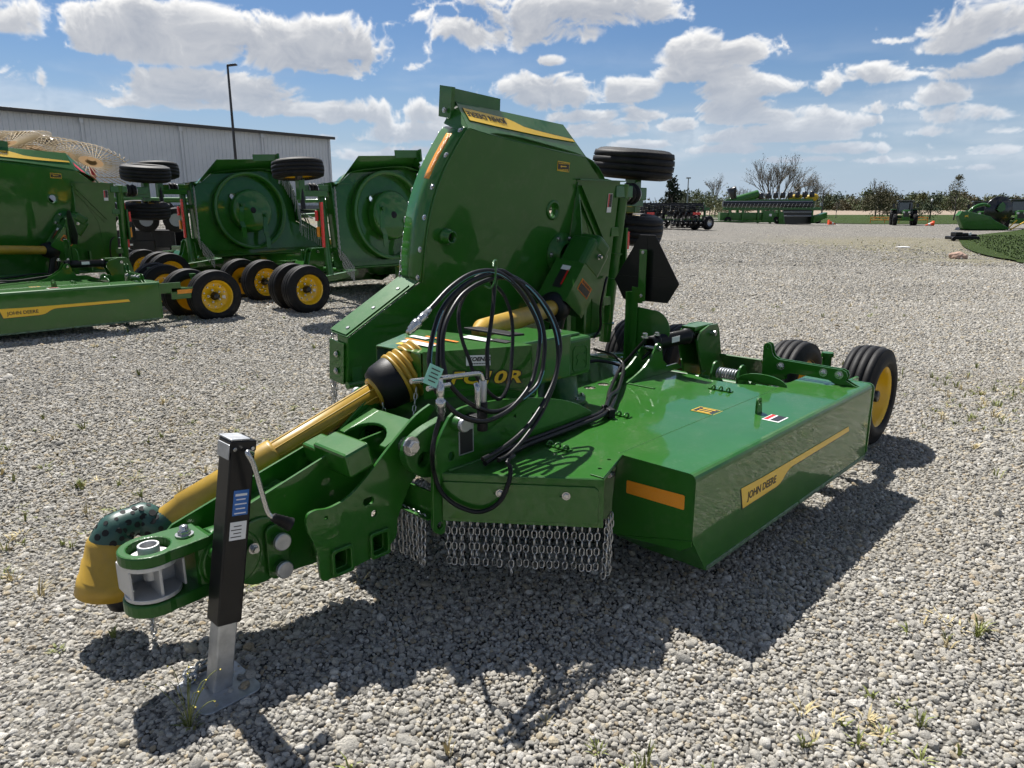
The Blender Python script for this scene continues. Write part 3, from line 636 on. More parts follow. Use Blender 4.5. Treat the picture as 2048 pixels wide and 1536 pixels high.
    q = MB(); q.lathe([(0.0, 0.050), (0.07, 0.056), (0.075, 0.063), (0.46, 0.063), (0.475, 0.061), (0.475, 0.040)], S0, sd, 28); part(q, 'outer_tube', M_PTO, 0, dr)
    q = MB(); q.lathe([(0.45, 0.047), (SL - 0.10, 0.047), (SL - 0.10, 0.0)], S0, sd, 28)
    for k in range(8):
        u_ = sd.orthogonal().normalized(); v_ = sd.cross(u_); an = k * math.pi / 4
        dirv = u_ * math.cos(an) + v_ * math.sin(an); q.tube([sp_(0.46) + dirv * 0.0465, sp_(SL - 0.10) + dirv * 0.0465], 0.004, 6)
    part(q, 'inner_tube', M_PTO, 0, dr)
    q = MB(); q.lathe([(SL - 0.11, 0.048), (SL - 0.11, 0.066), (SL - 0.085, 0.072), (SL - 0.075, 0.07)], S0, sd, 28); part(q, 'collar', M_PTO, 0, dr)
    q = MB(); q.lathe([(SL - 0.10, 0.06), (SL - 0.095, 0.09), (SL - 0.065, 0.106), (SL + 0.0, 0.114), (SL + 0.01, 0.11)], S0, sd, 30); part(q, 'boot', M_PLAST, 0, dr)
    q = MB(); pr = []
    for k in range(6): pr += [(SL + 0.0 + 0.026 * k, 0.100), (SL + 0.007 + 0.026 * k, 0.119), (SL + 0.017 + 0.026 * k, 0.121), (SL + 0.023 + 0.026 * k, 0.100)]
    q.lathe(pr, S0, sd, 32); part(q, 'bellows', M_PTO, 0, dr)
    q = MB(); q.box(sp_(0.17) + Vector((0, -0.054, 0.008)), (0.06, 0.002, 0.004), Matrix.Rotation(-math.atan2(sd.z, sd.x), 3, 'Y'))
    for k in range(6): q.box(sp_(0.12 + 0.018 * k) + Vector((0, -0.0545, 0.014)), (0.004, 0.002, 0.022 + 0.006 * (k % 2)), Matrix.Rotation(-math.atan2(sd.z, sd.x), 3, 'Y'))
    part(q, 'print', M_INK, 0, dr)
    # bent joint guard and bell hanging over the nose
    J0, J1, J2 = S0, Vector((-1.525, 1.49, 0.452)), Vector((-1.602, 1.49, 0.425))
    path = spl([J0 + sd * 0.03, J0 - sd * 0.03, J1 + Vector((0.03, 0, 0.0)), J1, J2 + Vector((0.02, 0, 0.02)), J2, Vector((-1.630, 1.50, 0.37))], 5)
    rr = [0.050, 0.052, 0.055, 0.060, 0.061, 0.060, 0.058, 0.056, 0.056, 0.058, 0.062, 0.066, 0.068, 0.070, 0.072, 0.074]
    nP = len(path); rad = [rr[min(len(rr) - 1, int(i * len(rr) / nP))] for i in range(nP)]
    for _ in range(2): rad = [(rad[max(0, i - 1)] + rad[i] + rad[min(nP - 1, i + 1)]) / 3 for i in range(nP)]
    q = MB(); q.tube(path, rad, 26)
    guard = part(q, 'joint_guard', M_PGREEN, 0, dr)
    hl = MB(); rg = random.Random(3)
    for i in range(4, nP - 3, 2):
        t_ = (Vector(path[i + 1]) - Vector(path[i - 1])).normalized(); u_ = t_.orthogonal().normalized(); v_ = t_.cross(u_)
        for k in range(7):
            an = k * 0.898 + (i % 4) * 0.17; dv_ = u_ * math.cos(an) + v_ * math.sin(an)
            ph = Vector(path[i]) + dv_ * (rad[i] - 0.004); rh = rg.uniform(0.007, 0.014)
            hl.lathe([(0, rh), (0.0045, rh), (0.0045, 0.0)], ph, (dv_ + t_ * rg.uniform(-0.1, 0.1)), 9, False)
    tag(part(hl, 'guard_hole', M_DARK, 0, guard), kind='stuff')  # dark discs set in the surface, painting the shade of open holes
    B0 = Vector((-1.612, 1.495, 0.425)); B1 = Vector((-1.640, 1.51, 0.205)); bd = (B1 - B0).normalized(); BL = (B1 - B0).length
    q = MB(); q.lathe([(0.0, 0.055), (0.012, 0.072), (0.03, 0.080), (0.095, 0.088), (0.097, 0.092), (0.16, 0.101), (0.162, 0.105), (BL, 0.114), (BL, 0.108), (0.05, 0.074)], B0, bd, 34); part(q, 'bell', M_PTO, 0, dr)
    q = MB(); q.lathe([(0.12, 0.035), (BL + 0.03, 0.038), (BL + 0.03, 0.0)], B0 + Vector((0.03, -0.005, 0)), bd, 20); part(q, 'yoke', M_PTO, 0, dr)
    q = MB(); q.lathe([(BL + 0.02, 0.05), (BL + 0.05, 0.06), (BL + 0.085, 0.045), (BL + 0.095, 0.0)], B0 + Vector((0.045, -0.01, 0)), bd, 20); part(q, 'end_cap', M_PLAST, 0, dr)
    for p_, n_ in ((Vector((-1.69, 1.075, 0.42)), 9),):
        o_ = bpy.data.objects.new('guard_chain', CH9); COL.objects.link(o_); o_.parent = dr; o_.location = (-1.55, 1.36, 0.33)
        o_ = o_.copy(); COL.objects.link(o_); o_.parent = dr; o_.location = (-1.553, 1.362, 0.12); o_.scale = (0.8, 0.8, 0.35)
    for x_, y_, z_, ry in ((-0.50, 1.06, 0.86, 0.35), (-0.62, 1.14, 0.80, -0.3)):
        o_ = bpy.data.objects.new('guard_chain', CH7); COL.objects.link(o_); o_.parent = dr; o_.location = (x_, y_, z_); o_.rotation_euler = (0, ry, 0.5); o_.scale = (0.75, 0.75, 0.8)
    # ------------------------------------------------------------ gearbox shield with model lettering
    sh = empty('gearbox_shield'); sh.parent = root
    RtF, RtR, LtF, LtR = Vector((-0.47, 1.05, 1.004)), Vector((-0.11, 0.75, 1.028)), Vector((-0.49, 1.351, 1.0)), Vector((-0.12, 1.53, 1.01))
    r1, r2 = Vector((-0.08, 0.885, 1.025)), Vector((-0.09, 1.21, 1.02)); down = lambda v, z: Vector((v.x, v.y, z))
    q = MB(); q.add([RtF, RtR, r1, r2, LtR, LtF], [(0, 1, 2, 3), (0, 3, 4, 5)])
    q.add([RtF, RtR, down(RtR, 0.83), down(RtF, 0.80)], [(3, 2, 1, 0)]); q.add([LtF, LtR, down(LtR, 0.81), down(LtF, 0.79)], [(0, 1, 2, 3)])
    q.add([RtR, r1, down(r1, 0.82), down(RtR, 0.83)], [(3, 2, 1, 0)])
    shell = q.build('shell', M_GREEN, sh, 0.005, solid=0.004)
    fd = (RtR - RtF); fd.z = 0; fd.normalize(); fn = Vector((fd.y, -fd.x, 0)); fn = fn if fn.y < 0 else -fn
    FP = lambda u, z, k: Vector((RtF.x, RtF.y, 0)) + fd * u + fn * k + ZX * z
    FM = Matrix((fd, -fn, ZX)).transposed()
    plate('front_flap', [[(1.056, 1.000), (1.115, 1.000), (1.13, 0.985), (1.085, 0.885), (1.056, 0.865)]], M_GREEN, sh, in_a(-0.474), 0.004, 0.001)
    q = MB(); q.box(FP(0.23, 0.838, 0.005), (0.44, 0.004, 0.005), FM); q.build('shell_rib', M_GREEN, sh, 0.001)
    q = MB(); q.box(FP(0.235, 0.968, 0.0058), (0.104, 0.002, 0.045), FM); kl = q.build('dealer_sticker', M_WHITE, sh)
    text('lettering', 'KOENIG', M_INK, kl, 0.024, (FP(0.190, 0.966, 0.0078), fd, ZX), offset=0.0010, shear=0.25, sx=1.06)
    q = MB()
    for k in range(11): q.box(FP(0.198 + 0.0068 * k, 0.9545, 0.0078), (0.0045, 0.0006, 0.0050), FM)
    tag(q.build('fine_print', M_INK, kl), kind='stuff')
    for off, mat_, y_ in ((0.0060, M_INK, 0.0056), (0.0022, M_DECAL, 0.0074)):
        text('model_lettering', 'FC10R', mat_, sh, 0.074, (FP(0.110, 0.868, y_), fd, ZX), offset=off, shear=0.25, sx=1.42, spacing=1.06)
    def zt(a, b): return 1.004 + 0.045 * (a + 0.47) - 0.012 * (b - 1.05) + 0.0075
    for (a0, b0, aw, bw_, mat_) in ((-0.37, 1.20, 0.045, 0.20, M_WHITE), (-0.335, 1.20, 0.018, 0.26, M_ORANGE), (-0.42, 1.22, 0.03, 0.12, M_DECAL), (-0.25, 1.18, 0.016, 0.22, M_ORANGE), (-0.28, 1.30, 0.03, 0.12, M_WHITE), (-0.15, 1.05, 0.05, 0.16, M_WHITE), (-0.13, 0.92, 0.04, 0.10, M_INK)):
        q = MB(); q.box((a0, b0, zt(a0, b0)), (aw, bw_, 0.001), Matrix.Rotation(-0.045, 3, 'Y')); q.build('warning_label', mat_, sh)
    q = MB(); q.box((-0.035, 1.06, 1.042), (0.10, 0.30, 0.010), Matrix.Rotation(R(4), 3, 'Y')); q.build('rear_flap', M_PLAST, sh, 0.003)
    # second shield and main gearbox
    q = MB(); q.box((0.16, 1.08, 0.885), (0.44, 0.30, 0.22)); part(q, 'coupling_shield', M_GREEN, 0.010)
    gb = MB(); gb.box((0.48, 1.09, 0.86), (0.22, 0.26, 0.20)); gearb = part(gb, 'gearbox', M_GREENC, 0.022, segs=3)
    q = MB(); q.box((0.47, 1.09, 0.965), (0.14, 0.18, 0.02)); q.build('gearbox_cover', M_GREENC, gearb, 0.008)
    q = MB(); q.lathe([(0.0, 0.15), (0.03, 0.15), (0.035, 0.11), (0.16, 0.10)], (0.47, 1.09, 0.603), ZX, 28); q.build('gearbox_neck', M_GREENC, gearb)
    q = MB()
    for k in range(8): q.bolt((0.47 + 0.13 * math.cos(k * 0.785), 1.09 + 0.13 * math.sin(k * 0.785), 0.634), ZX, 0.010, 0.012)
    q.bolt((0.44, 1.06, 0.975), ZX, 0.012, 0.02); q.build('bolt', M_ZINC, gearb)
    # embossed shield emblem on the gearbox face
    em = [(0.43, 0.80), (0.43, 0.90), (0.45, 0.92), (0.53, 0.92), (0.55, 0.90), (0.55, 0.80), (0.535, 0.785), (0.445, 0.785)]
    inn = [(0.49 + (x - 0.49) * 0.86, 0.853 + (z - 0.853) * 0.86) for x, z in em]
    plate('emblem', [em, inn], M_GREENC, gearb, in_b(0.9595), 0.005, 0.001)
    plate('emblem', [[(0.455, 0.86), (0.475, 0.875), (0.52, 0.87), (0.535, 0.885), (0.525, 0.86), (0.535, 0.82), (0.52, 0.84), (0.49, 0.845), (0.46, 0.82), (0.47, 0.845)]], M_GREENC, gearb, in_b(0.9595), 0.005, 0.001)
    # ------------------------------------------------------------ wing driveline
    q = MB(); D0, D1 = Vector((-0.02, 1.20, 1.02)), W3(1.44, 0.33, -0.22); dd = (D1 - D0)
    q = MB(); q.tube([D0, D0 + dd * 0.06, D0 + dd * 0.07, D1], [0.02, 0.05, 0.055, 0.055], 24); wd = part(q, 'wing_shaft', M_PTO)
    q = MB(); q.lathe([(0, 0.06), (0.02, 0.09), (0.10, 0.11), (0.16, 0.11)], D1 - dd.normalized() * 0.10, dd, 26); part(q, 'boot', M_PLAST, 0)
    # ------------------------------------------------------------ folding wing
    front = spl([(0.426, 0.542), (0.436, 0.737), (0.47, 0.971), (0.551, 1.187), (0.694, 1.41), (0.745, 1.45)], 5)
    low = spl([(0.745, 1.45), (1.03, 1.412), (1.574, 1.360), (1.906, 1.335)], 5)
    OUT = [(-0.09, 0.0), (-0.09, 0.262), (0.40, 0.53)] + front + low[1:] + [(2.09, 1.195), (2.36, 1.18), (2.34, 0.0)]
    wing = plate('wing_deck', [OUT, circ(1.597, 0.968, 0.05, 18)], M_GREEN, root, in_w(0.0), 0.007, 0.0015)
    # front band, curved
    def band(name, pts, d0, d1, mat, solid=0.005, smooth=True):
        q = MB(); vs = []; fs = []
        for (a, s) in pts: vs += [W3(a, s, d0), W3(a, s, d1)]
        for i in range(len(pts) - 1): fs.append((2 * i, 2 * i + 1, 2 * i + 3, 2 * i + 2))
        q.add(vs, fs, smooth); return part(q, name, mat, solid=solid)
    wb = band('wing_front_band', front, -0.004, 0.195, M_GREEN)
    tan = lambda i: (Vector((*front[min(i + 1, len(front) - 1)], 0)) - Vector((*front[max(i - 1, 0)], 0))).normalized()
    bl = MB()
    for i in (1, 5, 9, 13, 17, 21):
        t_ = tan(i); nn = Vector((-t_.y, t_.x, 0)); nn3 = W3(nn.x, nn.y) - W3(0, 0)
        bl.bolt(W3(*front[i], 0.022) + nn3 * 0.004, nn3, 0.012, 0.011)
    bl.build('bolt', M_ZINC, wb)
    # raised rib along the band where it is bolted on
    q = MB(); q.tube([W3(a + 0.012, s, -0.006) for a, s in front], 0.006, 6); q.build('band_rib', M_GREEN, wb)
    rfl = []; 
    q = MB(); vs = []
    for i in range(14, 21):
        t_ = tan(i); nn3 = W3(-t_.y, t_.x) - W3(0, 0); a, s = front[i]
        vs += [W3(a, s, 0.075) + nn3 * 0.0045, W3(a, s, 0.125) + nn3 * 0.0045]
    q.add(vs, [(2 * i, 2 * i + 1, 2 * i + 3, 2 * i + 2) for i in range(6)], True); q.build('reflector', M_AMBER, wb, solid=0.0015)
    # sloped lower plate
    sl = [(-0.09, 0.262), (0.415, 0.545)]
    slope = band('wing_slope_plate', sl, 0.004, 0.165, M_GREEN, 0.007, False)
    q = MB(); e_ = Vector((0.505, 0.283, 0)).normalized(); nn3 = (W3(-e_.y, e_.x) - W3(0, 0))
    c0 = [W3(-0.085, 0.270, 0.022), W3(-0.085, 0.270, 0.178), W3(0.40, 0.542, 0.178), W3(0.36, 0.520, 0.022)]
    q.add([p + nn3 * 0.004 for p in c0], [(0, 1, 2, 3)]); q.build('cover_plate', M_GREEN, slope, solid=0.006)
    bl = MB()
    for t_ in (0.10, 0.45, 0.80): bl.bolt(W3(-0.09 + 0.505 * t_, 0.262 + 0.283 * t_, 0.065) + nn3 * 0.008, nn3, 0.013, 0.012)
    bl.build('bolt', M_ZINC, slope)
    # blunt lower nose
    nose = band('wing_nose_plate', [(-0.092, 0.262), (-0.092, -0.02)], 0.0, 0.10, M_GREEN, 0.006, False)
    q = MB(); q.add([W3(-0.105, 0.225, 0.02), W3(-0.105, 0.225, 0.165), W3(-0.105, -0.02, 0.165), W3(-0.105, -0.02, 0.02)], [(0, 1, 2, 3)]); q.build('cover_plate', M_GREEN, nose, solid=0.007)
    bl = MB()
    for s in (0.15, 0.05): bl.bolt(W3(-0.112, s, 0.085), (-1, 0, 0), 0.013, 0.012)
    bl.build('bolt', M_ZINC, nose)
    q = MB(); q.box(W3(-0.03, 0.03, -0.006), (0.07, 0.006, 0.19)); q.build('hinge_flange', M_GREEN, nose, 0.001)
    # upper decal panel
    LF, LR, UF, UR = (0.745, 1.452, 0.0), (1.906, 1.340, 0.0), (0.815, 1.60, 0.20), (1.86, 1.545, 0.20)
    nlow = len(low)
    def pan(t, w):
        k = t * (nlow - 1); i = min(int(k), nlow - 2); f_ = k - i
        a0 = low[i][0] + (low[i + 1][0] - low[i][0]) * f_; s0 = low[i][1] + (low[i + 1][1] - low[i][1]) * f_
        a1 = UF[0] + (UR[0] - UF[0]) * t; s1 = UF[1] + (UR[1] - UF[1]) * t
        return W3(a0 + (a1 - a0) * w, s0 + (s1 - s0) * w, 0.20 * w)
    q = MB(); n = 16; vs = []; fs = []
    for i in range(n + 1): vs += [pan(i / n, 0), pan(i / n, 0.5), pan(i / n, 1.0)]
    for i in range(n):
        for k in range(2): fs.append((3 * i + k, 3 * i + k + 1, 3 * i + 4 + k, 3 * i + 3 + k))
    q.add(vs, fs, False); panel = part(q, 'wing_side_panel', M_GREEN, solid=0.005)
    q = MB(); q.add([W3(*LF), W3(*UF), W3(0.72, 1.47, 0.19), W3(0.71, 1.43, 0.02)], [(0, 1, 2, 3)]); q.build('panel_end', M_GREEN, panel, solid=0.005)
    # rear chamfer of the panel
    q = MB(); q.add([W3(*LR), W3(*UR), W3(2.20, 1.20, 0.20), W3(2.09, 1.195, 0.0)], [(0, 1, 2, 3)]); ch = q.build('panel_chamfer', M_GREEN, panel, solid=0.005)
    q = MB(); g_ = lambda u, v: (W3(*LR) * (1 - u) + W3(2.09, 1.195, 0) * u) * (1 - v) + (W3(*UR) * (1 - u) + W3(2.20, 1.20, 0.20) * u) * v + Vector((0.004, -0.004, 0.004))
    q.add([g_(0.12, 0.35), g_(0.12, 0.62), g_(0.85, 0.62), g_(0.85, 0.35)], [(0, 1, 2, 3)]); q.build('reflector', M_REDREF, panel, solid=0.002)
    # skid along the outer edge, with its end bracket
    q = MB(); q.box(W3(1.0, 1.615, 0.215), (0.44, 0.012, 0.11), Matrix.Rotation(R(3), 3, 'Y')); part(q, 'wing_skid', M_GREEN, 0.002)
    q = MB(); q.add([W3(0.745, 1.50, 0.16), W3(0.745, 1.68, 0.16), W3(0.745, 1.69, 0.27), W3(0.745, 1.51, 0.27)], [(0, 1, 2, 3)]); bk = part(q, 'skid_bracket', M_GREEN, solid=0.03)
    q = MB(); q.bolt(W3(0.728, 1.545, 0.20), (-1, 0, 0), 0.011, 0.01); q.build('bolt', M_ZINC, bk)
    # decal on the panel, upside down in transport
    def pdecal(pts, mat_, nm, lift, par):
        q = MB(); vs = [pan(t, w) for t, w in pts]; nrm = ((pan(0.5, 0.6) - pan(0.5, 0.4)).cross(pan(0.6, 0.5) - pan(0.4, 0.5))).normalized()
        if nrm.y > 0: nrm = -nrm
        k = len(pts) // 2
        q.add([v + nrm * lift for v in vs], [(i, i + 1, len(pts) - 2 - i, len(pts) - 1 - i) for i in range(k - 1)]); return q.build(nm, mat_, par, solid=0.0008)
    hi = [(0.03, 0.78), (0.15, 0.775), (0.30, 0.77), (0.40, 0.765), (0.46, 0.70), (0.52, 0.60), (0.60, 0.575), (0.75, 0.56), (0.97, 0.54)]
    lo = [(0.06, 0.30), (0.15, 0.32), (0.30, 0.345), (0.40, 0.36), (0.46, 0.37), (0.52, 0.38), (0.60, 0.39), (0.75, 0.41), (0.98, 0.44)]
    dd_ = pdecal(hi + lo[::-1], M_INK, 'decal_border', 0.0085, panel)
    hi2 = [(t + 0.004, w - 0.02) for t, w in hi]; lo2 = [(t + 0.004, w + 0.0) for t, w in lo]
    pdecal(hi2 + lo2[::-1], M_DECAL, 'decal', 0.0098, panel)
    o_ = pan(0.385, 0.66); rt = pan(0.08, 0.66 - 0.02) - o_; upv = -(pan(0.25, 0.8) - pan(0.25, 0.3))
    nrm = rt.cross(upv).normalized()
    text('lettering', 'JOHN DEERE', M_INK, panel, 0.062, (o_ + nrm * 0.0125, rt, upv - rt.normalized() * upv.dot(rt.normalized())), offset=0.0012, sx=1.0)
    # stiffener bead, ports and labels on the wing
    q = MB(); q.lathe([(0.0, 0.068), (-0.010, 0.068), (-0.014, 0.058), (-0.014, 0.050), (0.05, 0.050)], W3(1.597, 0.968, 0.0), -WN, 26); part(q, 'port_ring', M_GREEN)
    q = MB(); q.lathe([(0.0, 0.048), (0.03, 0.048), (0.03, 0.040), (0.07, 0.040), (0.072, 0.030), (0.02, 0.030)], W3(0.60, 0.815, -0.002), WN, 24); part(q, 'tube_port', M_GREEN)
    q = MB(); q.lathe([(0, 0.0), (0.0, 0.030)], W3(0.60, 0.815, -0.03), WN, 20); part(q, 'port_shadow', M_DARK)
    q = MB(); q.add([W3(1.60, 1.30, -0.006), W3(1.73, 1.293, -0.006), W3(1.73, 1.228, -0.006), W3(1.60, 1.235, -0.006)], [(0, 1, 2, 3)]); lb = part(q, 'rotation_label', M_DECAL, solid=0.001)
    q = MB(); q.add([W3(1.604, 1.2955, -0.0075), W3(1.726, 1.2885, -0.0075), W3(1.726, 1.2325, -0.0075), W3(1.604, 1.2395, -0.0075)], [(0, 1, 2, 3)]); q.build('label_print', M_INK, lb, solid=0.0006)
    text('lettering', 'BLADE ROTATION', M_DECAL, lb, 0.0145, (W3(1.614, 1.280, -0.0085), AX, WS), offset=0.0003, sx=0.95)
    text('lettering', 'BLADE ROTATION', M_DECAL, lb, 0.0145, (W3(1.716, 1.247, -0.0085), -AX, -WS), offset=0.0003, sx=0.95)
    q = MB(); q.add([W3(1.64, 1.268, -0.0085), W3(1.64, 1.262, -0.0085), W3(1.695, 1.262, -0.0085), W3(1.695, 1.268, -0.0085)], [(0, 1, 2, 3)]); q.add([W3(1.628, 1.265, -0.0085), W3(1.645, 1.274, -0.0085), W3(1.645, 1.256, -0.0085)], [(0, 1, 2)]); q.build('label_print', M_DECAL, lb, fixn=True)
    q = MB(); q.add([W3(2.22, 1.09, -0.012), W3(2.275, 1.09, -0.012), W3(2.275, 0.95, -0.012), W3(2.22, 0.95, -0.012)], [(0, 1, 2, 3)]); lb = part(q, 'warning_label', M_WHITE, solid=0.001)
    for (a0, a1, s0, s1, m_) in ((2.223, 2.238, 0.99, 1.087, M_RED), (2.24, 2.272, 0.99, 1.087, M_INK)):
        q = MB(); q.add([W3(a0, s1, -0.0132), W3(a1, s1, -0.0132), W3(a1, s0, -0.0132), W3(a0, s0, -0.0132)], [(0, 1, 2, 3)]); q.build('label_print', m_, lb, solid=0.0006)
    # rear box of the wing: stiffening plates
    plate('wing_rear_plate', [[(1.83, 1.185), (2.36, 1.18), (2.34, 0.0), (2.20, 0.0), (2.12, 0.66), (1.83, 1.17)]], M_GREEN, root, in_w(-0.006), 0.004, 0.001)
    q = MB(); q.box(W3(2.10, 1.183, -0.02), (0.56, 0.05, 0.008)); part(q, 'wing_flange', M_GREEN, 0.001)
    q = MB(); q.add([W3(1.835, 1.165, -0.01), W3(1.80, 0.62, -0.01), W3(1.80, 0.62, -0.16), W3(1.835, 0.98, -0.06)], [(0, 1, 2, 3)]); part(q, 'wing_gusset', M_GREEN, solid=0.010)
    q = MB(); q.add([W3(1.84, 1.14, -0.015), W3(2.22, 0.70, -0.015), W3(2.20, 0.66, -0.015), W3(1.84, 1.08, -0.015)], [(0, 1, 2, 3)]); q.add([W3(1.84, 1.14, -0.015), W3(2.22, 0.70, -0.015), W3(2.22, 0.70, -0.05), W3(1.84, 1.14, -0.05)], [(0, 1, 2, 3)]); part(q, 'wing_brace', M_GREEN, solid=0.008)
    # wing gearbox with its shield (its snout points down to the main gearbox)
    gx, gs = 1.80, 0.60
    wg = MB(); wg.lathe([(0.0, 0.15), (0.02, 0.15), (0.025, 0.10), (0.08, 0.09)], W3(1.72, 0.66, -0.004), WN, 26)
    wgo = part(wg, 'wing_gearbox', M_GREENC)
    ax1 = (W3(0.57, 0.82) - W3(0, 0)).normalized(); ax3 = WN.copy(); ax2 = ax3.cross(ax1); GM = Matrix((ax1, ax2, ax3)).transposed()
    gc = W3(1.76, 0.655, -0.20)
    q = MB(); q.box(gc, (0.24, 0.25, 0.22), GM); q.build('gearbox_body', M_GREENC, wgo, 0.04, segs=3)
    q = MB(); q.box(gc + ax1 * 0.10 + ax3 * 0.02, (0.12, 0.17, 0.19), GM); q.build('gearbox_cap', M_GREENC, wgo, 0.03, segs=3)
    q = MB(); q.bolt(gc + ax3 * 0.11 + ax1 * 0.03, ax3, 0.014, 0.03)
    for k in range(6): q.bolt(W3(1.72 + 0.125 * math.cos(k * 1.05), 0.66 + 0.125 * math.sin(k * 1.05), -0.026), WN, 0.013, 0.014)
    q.build('bolt', M_ZINC, wgo)
    sc_ = gc - ax1 * 0.25
    q = MB(); hs = 0.125
    for (s2, s3) in ((-1, 0), (1, 0), (0, 1)):
        n_ = ax2 * s2 + ax3 * s3; t_ = ax3 if s2 else ax2
        q.add([sc_ + n_ * hs + t_ * hs - ax1 * 0.15, sc_ + n_ * hs + t_ * hs + ax1 * 0.15, sc_ + n_ * hs - t_ * hs + ax1 * 0.15, sc_ + n_ * hs - t_ * hs - ax1 * 0.15], [(0, 1, 2, 3)])
    ws = part(q, 'wing_shaft_shield', M_GREEN, solid=0.004)
    upf = ax2 if ax2.z > 0 else -ax2
    def lab(cen, n_, u_, w_, h_, mat_, par, nm='warning_label'):
        q = MB(); v_ = n_.cross(u_).normalized(); q.add([cen + u_ * w_ / 2 + v_ * h_ / 2, cen - u_ * w_ / 2 + v_ * h_ / 2, cen - u_ * w_ / 2 - v_ * h_ / 2, cen + u_ * w_ / 2 - v_ * h_ / 2], [(0, 1, 2, 3)]); return q.build(nm, mat_, par, solid=0.0008)
    ct = sc_ + upf * (hs + 0.006) + ax1 * 0.02
    lab(ct, upf, ax1, 0.17, 0.075, M_INK, ws); lab(ct + upf * 0.0015 + ax1 * 0.07, upf, ax1, 0.035, 0.075, M_WHITE, ws); lab(ct + upf * 0.0015 - upf.cross(ax1) * 0.03, upf, ax1, 0.12, 0.014, M_RED, ws)
    cr = sc_ + ax3 * (hs + 0.006) + ax1 * 0.02
    lab(cr, ax3, ax1, 0.085, 0.15, M_ORANGE, ws); lab(cr + ax3 * 0.0015 - ax1 * 0.012, ax3, ax1, 0.050, 0.135, M_INK, ws)
    text('lettering', 'WARNING', M_INK, ws, 0.026, (cr + ax3 * 0.0035 + ax1 * 0.0185 + ax2 * 0.062, -ax2, ax1), offset=0.0006, sx=0.95)
    # support leg under the wing gearbox and the wing hinge bar
    q = MB(); q.cyl((1.42, 1.95, 0.60), (1.50, 1.92, 0.95), 0.05, 16); part(q, 'fold_cylinder', M_BLACK)
    q = MB(); q.box((1.75, 2.10, 0.78), (0.05, 0.09, 0.40)); q.box((1.95, 2.10, 0.74), (0.03, 0.08, 0.30)); part(q, 'hinge_post', M_GREEN, 0.004)
    q = MB(); q.cyl((-0.10, BW0 - 0.01, 0.60), (2.30, BW0 - 0.01, 0.60), 0.022, 12); part(q, 'hinge_rod', M_GREEN)
    # underside of the wing
    C0 = (1.32, 0.72)
    q = MB(); q.lathe([(0.0, 0.66), (0.11, 0.66), (0.115, 0.655), (0.115, 0.60), (0.0, 0.60)], W3(*C0, 0.004), -WN, 56); part(q, 'wing_chamber_ring', M_GREEN)
    q = MB(); q.lathe([(0.02, 0.36), (0.14, 0.36), (0.165, 0.345), (0.175, 0.31), (0.178, 0.0)], W3(*C0, 0.004), -WN, 48); part(q, 'wing_blade_pan', M_GREEN)
    q = MB(); q.lathe([(0.176, 0.0), (0.182, 0.0), (0.184, 0.05), (0.176, 0.055)], W3(*C0, 0.0), -WN, 24); part(q, 'pan_hub', M_DARK)
    for sx_ in (1, -1):
        bp_ = Vector((C0[0] + 0.21 * sx_, C0[1] + 0.09 * sx_))
        def bl3(u, v, w, bp_=bp_): return W3(bp_.x + u, bp_.y - v, 0.187 + w + 0.05 * min(1, max(0, (v - 0.28) / 0.10)))
        q = MB(); vs = []; L_ = [(-0.03, 0), (0.0, 0.10), (0.02, 0.22), (0.02, 0.28), (0.02, 0.38), (0.02, 0.50)]
        for (u, v) in [(-0.0, -0.05), (-0.0, 0.05), (0.02, 0.15), (0.03, 0.28), (0.03, 0.38), (0.03, 0.56)]: vs += [bl3(u - 0.04, v, 0), bl3(u + 0.04, v, 0)]
        q.add(vs, [(2 * i, 2 * i + 1, 2 * i + 3, 2 * i + 2) for i in range(5)]); bld = part(q, 'blade', M_GREEN, solid=0.014)
        q = MB(); q.lathe([(0.0, 0.03), (0.02, 0.03), (0.022, 0.0)], W3(bp_.x, bp_.y, 0.205), -WN, 16, False); q.build('blade_bolt', M_GREENC, bld)
    # skirts seen from the underside
    band('wing_rear_skirt', [(2.20, 1.19), (2.345, 1.17), (2.33, 0.25), (2.12, 0.0)], 0.0, 0.16, M_GREEN, 0.006, False)
    band('wing_inner_rib', [(-0.05, 0.06), (2.15, 0.06)], 0.004, 0.12, M_GREEN, 0.006, False)
    band('wing_inner_rib', spl([(2.25, 1.12), (2.0, 1.32), (1.5, 1.40), (1.0, 1.44), (0.72, 1.38)], 4), 0.004, 0.15, M_GREEN, 0.005)
    for i in range(27):
        k = i / 26 * (len(front) - 1); j = min(int(k), len(front) - 2); f_ = k - j
        a_ = front[j][0] * (1 - f_) + front[j + 1][0] * f_; s_ = front[j][1] * (1 - f_) + front[j + 1][1] * f_
        strand(root, CH8, W3(a_ + 0.005, s_, 0.195 + 0.012 * (i % 2)), 0, (rnd.uniform(-0.12, 0.02), rnd.uniform(-0.1, 0.1), rnd.uniform(-0.5, 0.5)), 'wing_chain_strand')
    for i in range(12):
        t_ = i / 11; strand(root, CH8, W3(-0.08 + 0.49 * t_, 0.25 + 0.275 * t_, 0.175), 0.4, None, 'wing_chain_strand')
    for i in range(6): strand(root, CH8, W3(-0.09, 0.22 - 0.045 * i, 0.16), 1.2, None, 'wing_chain_strand')
    for i in range(22):
        t_ = i / 21; strand(root, CH7, W3(2.30 + 0.03 * t_, 1.12 - 0.80 * t_, 0.165 + 0.01 * (i % 2)), 1.2, None, 'wing_chain_strand')
    for i in range(10):
        t_ = i / 9; strand(root, CH7, W3(2.29 - 0.17 * t_, 0.22 - 0.22 * t_, 0.16), 1.2, None, 'wing_chain_strand')
